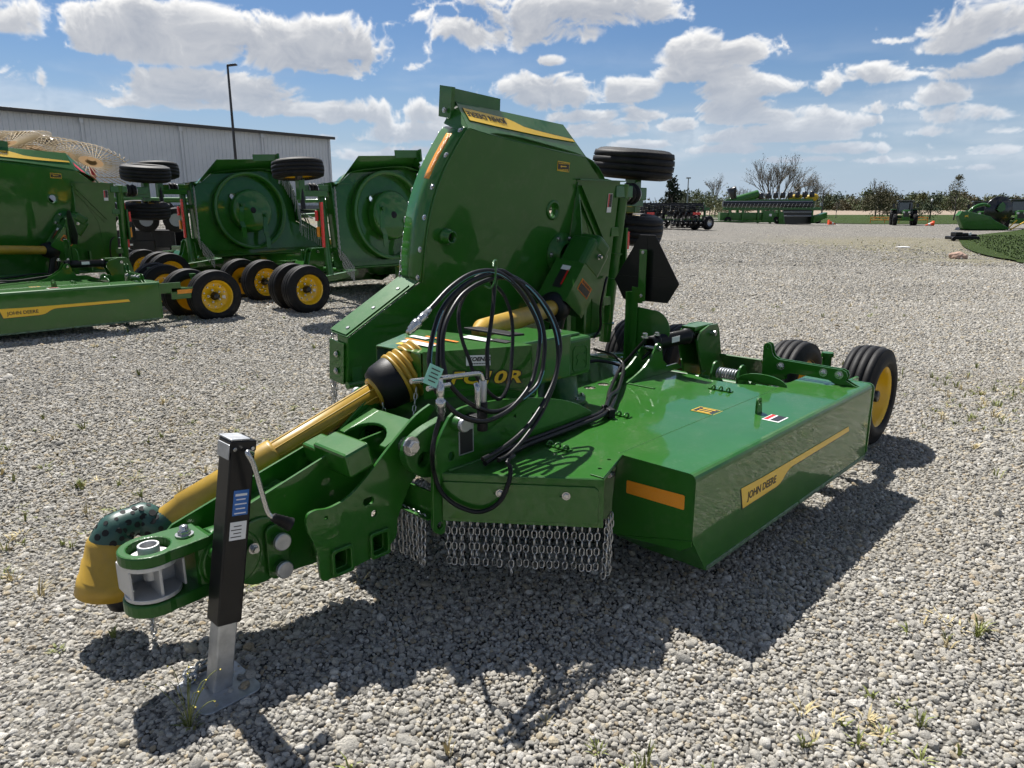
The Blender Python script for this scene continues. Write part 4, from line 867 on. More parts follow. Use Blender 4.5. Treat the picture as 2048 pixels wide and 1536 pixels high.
    # ------------------------------------------------------------ wing wheel arm, air bags, lamps
    q = MB(); q.cyl(W3(2.44, -0.10, 0.02), W3(2.44, 1.16, 0.02), 0.048, 22); rs = part(q, 'wing_rockshaft', M_GREEN)
    for s in (0.05, 0.42, 0.62, 1.05):
        q = MB(); q.lathe([(0, 0.048), (0, 0.062), (0.012, 0.062), (0.012, 0.048)], W3(2.44, s, 0.02), WS, 22, False); q.build('collar', M_GREEN, rs)
    for s in (0.25, 0.80): 
        q = MB(); q.box(W3(2.39, s, 0.0), (0.16, 0.03, 0.07)); part(q, 'shaft_bracket', M_GREEN, 0.003)
    q = MB(); q.box(W3(2.42, 1.10, 0.05), (0.22, 0.14, 0.09)); part(q, 'arm_bracket', M_GREEN, 0.006)
    for k in range(2):
        q = MB(); q.lathe([(0, 0.05), (0.008, 0.074), (0.032, 0.086), (0.056, 0.074), (0.064, 0.05)], W3(2.535 + 0.063 * k, 1.085, 0.06), AX, 24); part(q, 'air_bag', M_RUBBER)
    q = MB()
    for x_ in (2.528, 2.664): q.lathe([(0, 0.03), (0, 0.068), (0.008, 0.068), (0.008, 0.03)], W3(x_, 1.085, 0.06), AX, 20, False)
    part(q, 'air_bag_plate', M_GALV)
    q = MB(); q.box(W3(2.755, 1.085, 0.08), (0.16, 0.06, 0.10)); part(q, 'wheel_arm', M_GREEN, 0.006)
    q = MB(); q.box(W3(2.64, 1.02, 0.12), (0.46, 0.05, 0.08)); part(q, 'wheel_arm', M_GREEN, 0.006)
    q = MB(); q.tube([W3(2.86, 0.80, 0.22), W3(2.86, 1.30, 0.22)], 0.032, 14); part(q, 'wheel_post', M_BLACK)
    q = MB(); q.box(W3(2.86, 1.06, 0.20), (0.085, 0.10, 0.28)); part(q, 'post_clamp', M_GREEN, 0.006)
    wheel(root, W3(2.90, 1.315, 0.265), WS); wheel(root, W3(2.86, 0.79, 0.265), -WS)
    for (s0, s1, m_) in ((0.66, 0.80, M_REDREF), (0.44, 0.58, M_AMBER)):
        q = MB(); q.box(W3(2.53, (s0 + s1) / 2, -0.01), (0.03, 0.05, s1 - s0)); part(q, 'tail_lamp', m_, 0.006)
    q = MB(); q.box(W3(2.50, 0.62, -0.01), (0.02, 0.08, 0.42)); part(q, 'lamp_bracket', M_GREEN, 0.002)
    q = MB(); q.box(W3(2.505, 0.60, 0.075), (0.03, 0.04, 0.62)); part(q, 'reflector_strip', M_REDREF, 0.002)
    # ------------------------------------------------------------ main wheels, walking beams and rockshaft
    q = MB(); q.cyl((1.80, 0.30, 0.50), (1.80, 1.95, 0.50), 0.042, 20); rs = part(q, 'rockshaft', M_GREEN)
    for b in (0.35, 0.62, 0.95, 1.6):
        q = MB(); q.lathe([(0, 0.042), (0, 0.07), (0.02, 0.07), (0.02, 0.042)], (1.80, b, 0.50), BX, 20, False); q.build('collar', M_GREEN, rs)
    q = MB()
    pts = []
    for i in range(70): an = i * 0.7; pts.append((1.68 + 0.0, 0.74 + 0.0016 * i, 0.62) + Vector((0.032 * math.cos(an), 0, 0.032 * math.sin(an)))) if False else pts.append((1.70 + 0.03 * math.cos(an), 0.68 + 0.0019 * i, 0.60 + 0.03 * math.sin(an)))
    q.tube(pts, 0.006, 6); part(q, 'spring', M_GALV)
    for b in (0.655, 0.83):
        plate('spring_lug', [[(1.64, 0.55), (1.64, 0.60)] + arc(1.70, 0.625, 0.045, 170, 20, 8) + [(1.80, 0.50), (1.70, 0.50)]], M_GREEN, root, in_b(b), 0.014, 0.002)
    for bc, wl in ((0.50, ((2.82, 0.27), (2.68, 0.735))), (1.93, ((2.75, 1.70), (2.80, 2.16)))):
        q = MB(); q.box((2.24, bc, 0.45), (0.90, 0.08, 0.09), Matrix.Rotation(R(6), 3, 'Y')); part(q, 'wheel_arm', M_GREEN, 0.008)
        q = MB(); q.cyl((2.70, bc - 0.2, 0.345), (2.70, bc + 0.2, 0.345), 0.03, 14); part(q, 'axle', M_GREEN)
        q = MB(); q.cyl((2.66, bc, 0.36), (2.66, bc, 0.62), 0.03, 14); q.cyl((2.66, bc, 0.60), (2.66, bc, 0.63), 0.04, 14); part(q, 'caster_post', M_GREENC)
        for (a, b) in wl: wheel(root, (a, b, TR), (0, -1 if b < bc else 1, 0))
    q = MB(); q.box((2.20, 0.20, 0.50), (0.34, 0.02, 0.12)); q.box((2.40, 0.20, 0.42), (0.30, 0.02, 0.14)); part(q, 'rear_arm_plate', M_GREEN, 0.003)
    q = MB(); q.box((2.42, 0.1885, 0.44), (0.20, 0.002, 0.05)); part(q, 'reflector', M_AMBER)
    # rear lift bracket across the box (tall ear on the left end, three bolts)
    BR = [(0.60, 0.60), (0.605, 0.74)] + arc(0.580, 0.765, 0.026, 10, 170, 8)[::1] + [(0.545, 0.722), (0.52, 0.705), (0.49, 0.700), (0.13, 0.692)] + arc(0.125, 0.660, 0.032, 90, 250, 8) + [(0.13, 0.625), (0.04, 0.603), (0.14, 0.603), (0.20, 0.62), (0.30, 0.635), (0.42, 0.635), (0.47, 0.62), (0.47, 0.60)]
    BR = [(0.605, 0.58), (0.608, 0.755)] + [(0.582 + 0.027 * math.cos(R(t)), 0.768 + 0.027 * math.sin(R(t))) for t in (0, 45, 90, 135, 180)] + [(0.548, 0.735), (0.535, 0.715), (0.51, 0.702)] + [(0.14, 0.694)] + [(0.128 + 0.033 * math.cos(R(t)), 0.660 + 0.034 * math.sin(R(t))) for t in (90, 135, 180, 225)] + [(0.085, 0.625), (0.035, 0.603), (0.16, 0.603), (0.20, 0.622), (0.42, 0.628), (0.46, 0.61), (0.46, 0.58)]
    for a in (1.87, 1.905):
        plate('lift_bracket', [BR, circ(0.582, 0.768, 0.009, 10)], M_GREEN, root, in_a(a), 0.010, 0.002)
    q = MB()
    for b in (0.488, 0.232, 0.142): q.bolt((1.864, b, 0.663), (-1, 0, 0), 0.017, 0.016); q.bolt((1.85, b, 0.663), (-1, 0, 0), 0.011, 0.014, False)
    part(q, 'bolt', M_ZINC)
    plate('bracket_gusset', [[(0.33, 0.602)] + [(0.48 + 0.15 * math.cos(R(t)), 0.602 + 0.055 * math.sin(R(t))) for t in range(0, 181, 15)]], M_GREEN, root, in_a(1.60), 0.010, 0.002)
    # lift cylinder from its deck bracket to the rear fork
    for b in (1.05, 1.15):
        plate('cylinder_bracket', [spl([(1.02, 0.601), (1.13, 0.635), (1.22, 0.672), (1.30, 0.725)], 3) + arc(1.37, 0.765, 0.035, 150, 10, 8) + [(1.43, 0.68), (1.47, 0.64), (1.60, 0.64), (1.66, 0.601)], circ(1.37, 0.765, 0.016)], M_GREEN, root, in_b(b), 0.012, 0.0004)
    q = MB(); q.lathe([(0, 0.03), (0, 0.046), (0.40, 0.046), (0.40, 0.052), (0.45, 0.052), (0.45, 0.02)], (1.36, 1.10, 0.79), (1, 0, -0.02), 20); lc = part(q, 'lift_cylinder', M_BLACK)
    q = MB(); q.box((1.58, 1.0525, 0.795), (0.09, 0.002, 0.035)); q.build('label', M_WHITE, lc)
    q = MB(); q.lathe([(0, 0.0), (0, 0.02), (0.16, 0.02)], (1.78, 1.10, 0.785), (1, 0, 0), 14); q.build('rod', M_ZINC, lc)
    q = MB(); q.cyl((1.37, 1.03, 0.765), (1.37, 1.17, 0.765), 0.015, 12); q.bolt((1.30, 1.10, 0.835), ZX, 0.016, 0.03); q.bolt((1.40, 1.08, 0.84), ZX, 0.014, 0.02); q.build('fitting', M_ZINC, lc)
    for b in (1.03, 1.17):
        plate('lift_fork', [[(1.80, 0.755), (1.84, 0.815), (1.95, 0.845), (2.06, 0.842), (2.09, 0.80), (2.14, 0.62), (2.22, 0.48), (2.10, 0.42), (1.92, 0.45), (1.88, 0.56)], circ(1.98, 0.79, 0.018)], M_GREEN, root, in_b(b), 0.014, 0.002)
    q = MB(); q.box((2.08, 1.10, 0.65), (0.02, 0.15, 0.26), Matrix.Rotation(R(-14), 3, 'Y')); q.box((1.93, 1.10, 0.83), (0.24, 0.10, 0.03)); part(q, 'fork_web', M_GREEN, 0.003)
    q = MB(); q.cyl((1.98, 0.99, 0.79), (1.98, 1.21, 0.79), 0.018, 14); part(q, 'fork_pin', M_ZINC)
    q = MB(); q.box((2.18, 0.86, 0.52), (0.30, 0.30, 0.012), Matrix.Rotation(R(50), 3, 'Y')); part(q, 'wheel_fender', M_GREEN, 0.003)
    # ------------------------------------------------------------ slow-vehicle emblem (seen from its black back) on a post
    po = MB(); po.box((1.50, 1.325, 0.84), (0.012, 0.062, 0.48)); po.box((1.475, 1.352, 0.84), (0.05, 0.008, 0.48)); po.box((1.49, 1.262, 1.185), (0.008, 0.052, 0.32)); po.box((1.50, 1.30, 1.06), (0.010, 0.08, 0.10)); post = part(po, 'emblem_post', M_GREEN, 0.002)
    plate('post_plate', [[(1.33, 0.72), (1.33, 0.985), (1.20, 0.975)] + [(1.185 + 0.125 * math.cos(R(t)), 0.85 + 0.125 * math.sin(R(t))) for t in range(80, 300, 15)] + [(1.24, 0.725)]], M_GREEN, root, in_a(1.515), 0.008, 0.002)
    SM = [(1.315, 1.435), (1.205, 1.435), (1.02, 1.145), (1.095, 1.022), (1.425, 1.022), (1.50, 1.145)]
    smv = plate('slow_vehicle_emblem', [SM], M_BLACK, root, in_a(1.53), 0.006, 0.002)
    q = MB()
    for x0, x1, z0, z1 in ((1.26, 1.262, 1.03, 1.43), (1.06, 1.46, 1.17, 1.172)): q.box((1.5265, (x0 + x1) / 2, (z0 + z1) / 2), (0.003, x1 - x0 + 0.003, z1 - z0 + 0.003))
    q.build('emblem_rib', M_BLACK, smv)
    q = MB()
    for z in (1.33, 1.06): q.bolt((1.484, 1.262, z), (-1, 0, 0), 0.008, 0.006)
    q.build('bolt', M_ZINC, smv)
    # ------------------------------------------------------------ hydraulic hoses
    def hose(pts, r, nm='hose', mat=M_HOSE, corr=False, dz=0.0):
        q = MB(); p = spl([(x, y, z + dz) for x, y, z in pts], 6)
        if corr:
            d = spl([(x, y, z) for x, y, z in pts], 30); q.tube(d, [r * (1.0 + 0.10 * (i % 2)) for i in range(len(d))], 8, True, False)
        else: q.tube(p, r, 10)
        return part(q, nm, mat)
    H1 = [(-0.705, 0.74, 1.224), (-0.648, 0.754, 1.254), (-0.55, 0.776, 1.305), (-0.431, 0.794, 1.346), (-0.319, 0.799, 1.354), (-0.236, 0.792, 1.327), (-0.164, 0.771, 1.259), (-0.113, 0.741, 1.165), (-0.102, 0.715, 1.083), (-0.14, 0.689, 1.008), (-0.173, 0.672, 0.962), (-0.238, 0.646, 0.894), (-0.375, 0.616, 0.832), (-0.5, 0.6, 0.814), (-0.581, 0.597, 0.822), (-0.671, 0.606, 0.864), (-0.731, 0.627, 0.931), (-0.754, 0.646, 0.986), (-0.747, 0.672, 1.053), (-0.731, 0.689, 1.093), (-0.686, 0.717, 1.161), (-0.622, 0.746, 1.229), (-0.538, 0.768, 1.281), (-0.431, 0.786, 1.322), (-0.32, 0.794, 1.339)]
    H2 = [(-0.295, 0.819, 1.335), (-0.226, 0.824, 1.347), (-0.153, 0.813, 1.307), (-0.088, 0.792, 1.237), (-0.05, 0.761, 1.139), (-0.054, 0.73, 1.041), (-0.099, 0.698, 0.949), (-0.128, 0.684, 0.911), (-0.184, 0.667, 0.868), (-0.305, 0.649, 0.836), (-0.426, 0.636, 0.823), (-0.516, 0.637, 0.845), (-0.604, 0.652, 0.902), (-0.655, 0.674, 0.971), (-0.661, 0.697, 1.035), (-0.65, 0.714, 1.078), (-0.621, 0.74, 1.144), (-0.566, 0.765, 1.206), (-0.467, 0.793, 1.273), (-0.33, 0.811, 1.313), (-0.212, 0.815, 1.317), (-0.103, 0.805, 1.281), (-0.019, 0.78, 1.195), (0.027, 0.751, 1.097), (0.024, 0.719, 0.997), (-0.019, 0.69, 0.909), (-0.103, 0.661, 0.833), (-0.242, 0.625, 0.753), (-0.361, 0.602, 0.71), (-0.493, 0.582, 0.686), (-0.588, 0.571, 0.68)]
    H3 = [(-0.671, 0.718, 1.021), (-0.643, 0.744, 1.088), (-0.601, 0.776, 1.168), (-0.536, 0.803, 1.236), (-0.421, 0.828, 1.297), (-0.32, 0.843, 1.332), (-0.203, 0.846, 1.334), (-0.082, 0.833, 1.287), (0.022, 0.807, 1.196), (0.075, 0.778, 1.096), (0.076, 0.75, 1.004), (0.03, 0.723, 0.925), (-0.029, 0.696, 0.849), (-0.157, 0.657, 0.75), (-0.296, 0.624, 0.682), (-0.412, 0.602, 0.645), (-0.48, 0.595, 0.642)]
    S1 = [(-0.259, 0.856, 1.305), (-0.233, 0.849, 1.284), (-0.196, 0.836, 1.24), (-0.181, 0.811, 1.165), (-0.196, 0.785, 1.086), (-0.234, 0.754, 0.996), (-0.27, 0.729, 0.927), (-0.311, 0.71, 0.876), (-0.364, 0.697, 0.849), (-0.404, 0.702, 0.87), (-0.447, 0.718, 0.924), (-0.477, 0.736, 0.981), (-0.48, 0.749, 1.017), (-0.492, 0.775, 1.093), (-0.487, 0.801, 1.167), (-0.465, 0.819, 1.215), (-0.419, 0.836, 1.259), (-0.354, 0.849, 1.294), (-0.286, 0.856, 1.307)]
    S2 = [(-0.32, 0.784, 1.311), (-0.317, 0.775, 1.284), (-0.345, 0.752, 1.219), (-0.385, 0.726, 1.148), (-0.436, 0.694, 1.065), (-0.461, 0.668, 0.995), (-0.478, 0.653, 0.955)]
    S3 = [(-0.745, 0.62, 0.96), (-0.747, 0.62, 0.881), (-0.773, 0.62, 0.814), (-0.79, 0.62, 0.744), (-0.707, 0.715, 0.63), (-0.676, 0.715, 0.542), (-0.644, 0.673, 0.488), (-0.598, 0.612, 0.459), (-0.563, 0.567, 0.47), (-0.533, 0.528, 0.512), (-0.515, 0.504, 0.585), (-0.511, 0.498, 0.641), (-0.519, 0.509, 0.669), (-0.44, 0.55, 0.66), (-0.36, 0.64, 0.62)]
    R1 = [(-0.489, 0.66, 0.615), (-0.303, 0.70, 0.625), (-0.028, 0.715, 0.625), (0.2, 0.725, 0.628), (0.416, 0.745, 0.632), (0.768, 0.965, 0.63), (1.218, 1.216, 0.64), (1.29, 1.20, 0.70), (1.31, 1.12, 0.80), (1.32, 1.10, 0.83)]
    R2 = [(-0.40, 0.655, 0.615), (-0.218, 0.68, 0.62), (0.13, 0.695, 0.622), (0.40, 0.715, 0.632), (0.819, 0.945, 0.63), (1.242, 1.185, 0.64), (1.36, 1.14, 0.70), (1.40, 1.06, 0.80), (1.40, 1.08, 0.84)]
    R3 = [(0.416, 0.735, 0.65), (0.60, 0.84, 0.655), (0.80, 0.93, 0.64), (1.23, 1.20, 0.655), (1.30, 1.30, 0.68), (1.45, 1.45, 0.66), (1.6, 1.7, 0.64)]
    R4 = [(1.25, 1.23, 0.65), (1.20, 1.35, 0.67), (1.05, 1.45, 0.66), (0.80, 1.50, 0.63), (0.62, 1.45, 0.63)]
    def stripe(h, pts, lo, hi, r, off):
        p = spl(pts, 6); n = len(p); q = MB(); seg = [Vector(v) for v in p[int(lo * n):int(hi * n)]]
        q.tube([v + Vector(off) * r * 0.62 for v in seg], r * 0.48, 6); q.build('hose_print', M_HOSEB, h)
    h1 = hose(H1, 0.0095); h2 = hose(H2, 0.0095); h3 = hose(H3, 0.0095)
    stripe(h1, H1, 0.06, 0.26, 0.0095, (0, -0.75, -0.65)); stripe(h1, H1, 0.27, 0.36, 0.0095, (0.2, -1, 0.0)); stripe(h1, H1, 0.66, 0.88, 0.0095, (0.3, -0.9, 0)); stripe(h2, H2, 0.22, 0.30, 0.0095, (0.2, -1, 0)); stripe(h2, H2, 0.70, 0.80, 0.0095, (-0.2, -0.95, 0.1))
    hose(S1, 0.0075, corr=True); hose(S2, 0.0080, corr=True); hose(S3, 0.0085, corr=True)
    for R_ in (R1, R2, R3, R4): hose(R_, 0.0105)
    for nm, p0, d_, L_ in (('hose_coupler', Vector(H1[0]), (Vector(H1[0]) - Vector(H1[1])).normalized(), 0.115), ('hose_coupler', Vector(S3[0]), Vector((0, 0, -1)), 0.13)):
        if L_ > 0.12: p0 = Vector((-0.745, 0.62, 0.985))
        q = MB(); q.lathe([(-0.03, 0.0105), (0.0, 0.0115), (0.002, 0.0145), (0.035, 0.0145), (0.037, 0.0125), (0.05, 0.0125), (0.052, 0.0185), (0.075, 0.0185), (0.077, 0.0155), (0.098, 0.0155), (0.10, 0.011), (L_, 0.011), (L_, 0.0)], p0, d_, 16); part(q, nm, M_ZINC)
    # hose stand: black socket, zinc sleeve, rod and hook
    q = MB(); q.cyl((-0.50, 0.66, 0.755), (-0.50, 0.66, 0.87), 0.021, 18); q.box((-0.50, 0.70, 0.80), (0.04, 0.07, 0.02)); part(q, 'stand_socket', M_PLAST, 0.002)
    q = MB(); q.cyl((-0.498, 0.66, 0.865), (-0.494, 0.66, 0.955), 0.0155, 18); part(q, 'stand_sleeve', M_GALV, 0.002)
    q = MB(); q.tube(spl([(-0.47, 0.66, 0.95), (-0.40, 0.72, 1.10), (-0.27, 0.81, 1.28), (-0.235, 0.84, 1.35), (-0.24, 0.835, 1.385), (-0.28, 0.81, 1.39), (-0.31, 0.785, 1.37)], 5), 0.004, 8); q.tube(spl([(-0.315, 0.765, 1.372), (-0.33, 0.755, 1.32), (-0.35, 0.76, 1.29), (-0.37, 0.775, 1.30)], 5), 0.004, 8); part(q, 'hose_hook', M_GREEN)
    q = MB(); q.tube(spl([(-0.84, 0.665, 1.010), (-0.68, 0.66, 0.998), (-0.55, 0.655, 0.990), (-0.515, 0.655, 0.983), (-0.50, 0.655, 0.958)], 5), 0.0095, 12); part(q, 'lock_bar', M_ZINC)
    q = MB(); q.tube([(-0.787, 0.64, 0.978), (-0.68, 0.645, 0.974)], 0.0095, 12); q.tube(spl([(-0.545, 0.645, 0.950), (-0.553, 0.63, 0.935), (-0.553, 0.63, 0.885), (-0.547, 0.635, 0.865)], 4), 0.011, 10); part(q, 'lock_pin', M_ZINC)
    q = MB(); tgc = Vector((-0.78, 0.615, 1.028)); tr_ = Vector((0.80, 0, -0.42)).normalized(); tu = Vector((0.40, -0.1, 0.85)).normalized()
    q.add([tgc - tr_ * 0.034 - tu * 0.036, tgc + tr_ * 0.034 - tu * 0.036, tgc + tr_ * 0.034 + tu * 0.036, tgc - tr_ * 0.034 + tu * 0.036], [(0, 1, 2, 3)]); tg = part(q, 'paper_tag', M_TEAL, solid=0.0008)
    q = MB()
    for k in range(4): c_ = tgc + tu * (0.022 - 0.014 * k) + Vector((0, -0.0025, 0)); w_ = 0.022 - 0.004 * (k % 2); q.add([c_ - tr_ * w_ - tu * 0.002, c_ + tr_ * w_ - tu * 0.002, c_ + tr_ * w_ + tu * 0.002, c_ - tr_ * w_ + tu * 0.002], [(0, 1, 2, 3)])
    q.build('tag_writing', M_INK, tg)
    for (a, b) in ((0.43, 0.73), (1.25, 1.21)):
        q = MB(); q.box((a, b, 0.625), (0.035, 0.10, 0.045), Matrix.Rotation(R(-30), 3, 'Z')); part(q, 'hose_clamp', M_PLAST, 0.006)
    # wing hose near the rockshaft
    hose([W3(2.30, 0.45, -0.03), W3(2.24, 0.40, -0.06), W3(2.22, 0.22, -0.06), W3(2.26, 0.05, -0.05), W3(2.20, -0.03, -0.04)], 0.010)
    return root

cutter = build_machine()
cutter.location = MO; cutter.rotation_euler = (0, 0, MRZ)
tag(cutter, 'green folding rotary cutter with coiled hoses, nearest to the camera', 'rotary cutter', 'parked rotary cutters')

# ================================================================ ground: level under the near cutter, rising gently to the left and away
def terr(x, y):
    q = -0.9 * x + 0.45 * y - 2.6
    z = 0.018 * (q + math.sqrt(q * q + 4.0)) - 0.012
    if y > 70: z *= max(0.0, 1 - (y - 70) / 60)
    return max(0.0, z)

def grav_mat():
    m = bpy.data.materials.new('gravel_yard'); m.use_nodes = True; t = NT(m.node_tree); b = t.n['Principled BSDF']
    geo = t.node('ShaderNodeNewGeometry'); P = geo.outputs['Position']
    def vor(scale, rnd_=1.0, feat='F1'):
        v = t.node('ShaderNodeTexVoronoi', feature=feat); v.inputs['Scale'].default_value = scale; v.inputs['Randomness'].default_value = rnd_; t.l.new(P, v.inputs['Vector']); return v
    v1 = vor(34.0); v2 = vor(17.0)
    bw = t.node('ShaderNodeSeparateColor'); t.l.new(v1.outputs['Color'], bw.inputs[0])
    bw2 = t.node('ShaderNodeSeparateColor'); t.l.new(v2.outputs['Color'], bw2.inputs[0])
    stone = t.ramp(bw.outputs[0], [(0.0, (0.034, 0.033, 0.030)), (0.3, (0.103, 0.099, 0.090)), (0.55, (0.258, 0.248, 0.224)), (0.8, (0.430, 0.415, 0.373)), (1.0, (0.619, 0.598, 0.548))])
    stone = t.mix(0.30, stone, t.ramp(bw2.outputs[1], [(0.0, (0.20, 0.19, 0.17)), (0.5, (0.40, 0.375, 0.33)), (1.0, (0.60, 0.56, 0.48))]))
    gap = t.smooth(v1.outputs['Distance'], 0.75, 0.35)
    col = t.mix(t.math('MULTIPLY', t.math('SUBTRACT', 1.0, gap), 0.75), stone, (0.07, 0.066, 0.058))  # shade in the gaps between stones is painted into the colour
    # large worn tracks, damp and dusty patches
    n1 = t.noise(P, 0.35, 5, 0.6); n2 = t.noise(P, 1.7, 6, 0.65)
    col = t.mix(t.math('MULTIPLY', t.smooth(n1.outputs[0], 0.42, 0.68), 0.30), col, (0.30, 0.275, 0.225))
    # thin weeds growing through: pale green and straw, in patches
    n3 = t.noise(P, 0.22, 4, 0.6); n4 = t.noise(P, 9.0, 5, 0.7)
    sep = t.node('ShaderNodeSeparateXYZ'); t.l.new(P, sep.inputs[0])
    def spot(x, y, rx, ry):
        dx = t.math('MULTIPLY', t.math('SUBTRACT', sep.outputs[0], x), 1 / rx); dy = t.math('MULTIPLY', t.math('SUBTRACT', sep.outputs[1], y), 1 / ry)
        return t.math('SUBTRACT', 1.0, t.math('SQRT', t.math('ADD', t.math('MULTIPLY', dx, dx), t.math('MULTIPLY', dy, dy))), clamp=True)
    sp = None
    for q in ((17.0, 31.0, 7.5, 12.0), (20.5, 35.0, 5.5, 9.5), (-2.2, 4.6, 1.3, 2.2), (3.6, 5.4, 1.5, 1.6), (-1.5, 14.5, 2.2, 1.6), (-5.5, 22.0, 9.0, 2.5), (-7.5, 40.0, 14.0, 5.0), (13.5, 22.5, 4.0, 2.2)):
        s_ = spot(*q); sp = s_ if sp is None else t.math('MAXIMUM', sp, s_)
    wd = t.math('MULTIPLY', t.smooth(sp, 0.05, 0.65), t.smooth(n4.outputs[0], 0.42, 0.60))
    wd = t.math('ADD', wd, t.math('MULTIPLY', t.smooth(n3.outputs[0], 0.60, 0.75), t.math('MULTIPLY', t.smooth(n4.outputs[0], 0.52, 0.66), 0.55)), clamp=True)
    wcol = t.mix(t.smooth(n2.outputs[0], 0.3, 0.7), (0.15, 0.15, 0.045), (0.34, 0.29, 0.16))
    col = t.mix(t.math('MULTIPLY', wd, 0.85), col, wcol)
    f1 = t.noise(P, 14.0, 8, 0.75); f2 = t.noise(P, 2.4, 6, 0.65)
    spk = t.math('ADD', t.math('MULTIPLY', t.smooth(f1.outputs[0], 0.36, 0.64), 0.9), t.math('MULTIPLY', t.smooth(f2.outputs[0], 0.3, 0.7), 0.25))
    col = t.mix(1.0, col, t.ramp(spk, [(0.0, (0.25, 0.245, 0.235)), (0.55, (0.74, 0.73, 0.72)), (1.0, (1.12, 1.11, 1.08))]), 'MULTIPLY')  # painted speckle and darkening stand in for shadows among flat, unmodelled stones
    t.l.new(col, b.inputs['Base Color']); b.inputs['Roughness'].default_value = 0.92; b.inputs['Specular IOR Level'].default_value = 0.25
    bp = t.node('ShaderNodeBump'); bp.inputs['Strength'].default_value = 0.9; bp.inputs['Distance'].default_value = 0.02
    t.l.new(t.math('SUBTRACT', 1.0, t.math('MULTIPLY', v1.outputs['Distance'], 1.1)), bp.inputs['Height']); t.l.new(bp.outputs[0], b.inputs['Normal'])
    return m
M_GRAVEL = grav_mat()

def grid_sheet(name, xs, ys, zf, mat, kind='structure', dz=0.0):
    vs = [(x, y, zf(x, y) + dz) for y in ys for x in xs]; nx = len(xs)
    fs = [(j * nx + i, j * nx + i + 1, (j + 1) * nx + i + 1, (j + 1) * nx + i) for j in range(len(ys) - 1) for i in range(nx - 1)]
    me = bpy.data.meshes.new(name); me.from_pydata(vs, [], fs); me.materials.append(mat)
    for p in me.polygons: p.use_smooth = True
    o = bpy.data.objects.new(name, me); COL.objects.link(o)
    if kind: o['kind'] = kind
    return o
def lin(a, b, n): return [a + (b - a) * i / n for i in range(n + 1)]
xs = [-2500, -900, -350, -150] + lin(-90, 90, 60) + [150, 350, 900, 2500]
ys = [-60, -10] + lin(-4, 20, 24) + lin(21, 70, 35) + lin(74, 140, 20) + [180, 250, 400, 900, 2500]
tag(grid_sheet('ground', sorted(set(xs)), sorted(set(ys)), lambda x, y: terr(x, y) - 0.006, M_GRAVEL), 'pale grey crushed stone yard')

# ---------------------------------------------------------------- loose stones near the camera
def stone_mat():
    m = bpy.data.materials.new('gravel_stone'); m.use_nodes = True; t = NT(m.node_tree); b = t.n['Principled BSDF']
    oi = t.node('ShaderNodeObjectInfo'); r = oi.outputs['Random']
    col = t.ramp(r, [(0.0, (0.200, 0.189, 0.166)), (0.12, (0.318, 0.302, 0.267)), (0.45, (0.445, 0.421, 0.369)), (0.64, (0.517, 0.482, 0.409)), (0.74, (0.499, 0.429, 0.300)), (0.79, (0.400, 0.307, 0.186)), (0.82, (0.508, 0.482, 0.429)), (0.95, (0.635, 0.605, 0.543)), (1.0, (0.726, 0.693, 0.624))])
    tc = t.node('ShaderNodeTexCoord'); P = tc.outputs['Object']
    n = t.noise(P, 2.2, 6, 0.7); col = t.mix(t.math('MULTIPLY', t.smooth(n.outputs[0], 0.35, 0.7), 0.35), col, (0.44, 0.425, 0.385))
    n3 = t.noise(P, 5.0, 4, 0.7); col = t.mix(t.math('MULTIPLY', t.smooth(n3.outputs[0], 0.56, 0.66), 0.6), col, (0.12, 0.11, 0.095))
    geo = t.node('ShaderNodeNewGeometry'); n7 = t.noise(geo.outputs['Position'], 0.7, 5, 0.62); n6 = t.noise(geo.outputs['Position'], 0.16, 3, 0.5)
    col = t.mix(t.math('MULTIPLY', t.smooth(n7.outputs[0], 0.45, 0.72), 0.38), col, (0.33, 0.295, 0.235)); col = t.mix(t.math('MULTIPLY', t.smooth(n6.outputs[0], 0.46, 0.64), 0.22), col, (0.20, 0.19, 0.17))
    t.l.new(col, b.inputs['Base Color']); b.inputs['Roughness'].default_value = 0.85; b.inputs['Specular IOR Level'].default_value = 0.3
    n2 = t.noise(P, 7.0, 4, 0.6); bp = t.node('ShaderNodeBump'); bp.inputs['Strength'].default_value = 0.5; bp.inputs['Distance'].default_value = 0.1
    t.l.new(n2.outputs[0], bp.inputs['Height']); t.l.new(bp.outputs[0], b.inputs['Normal'])
    return m

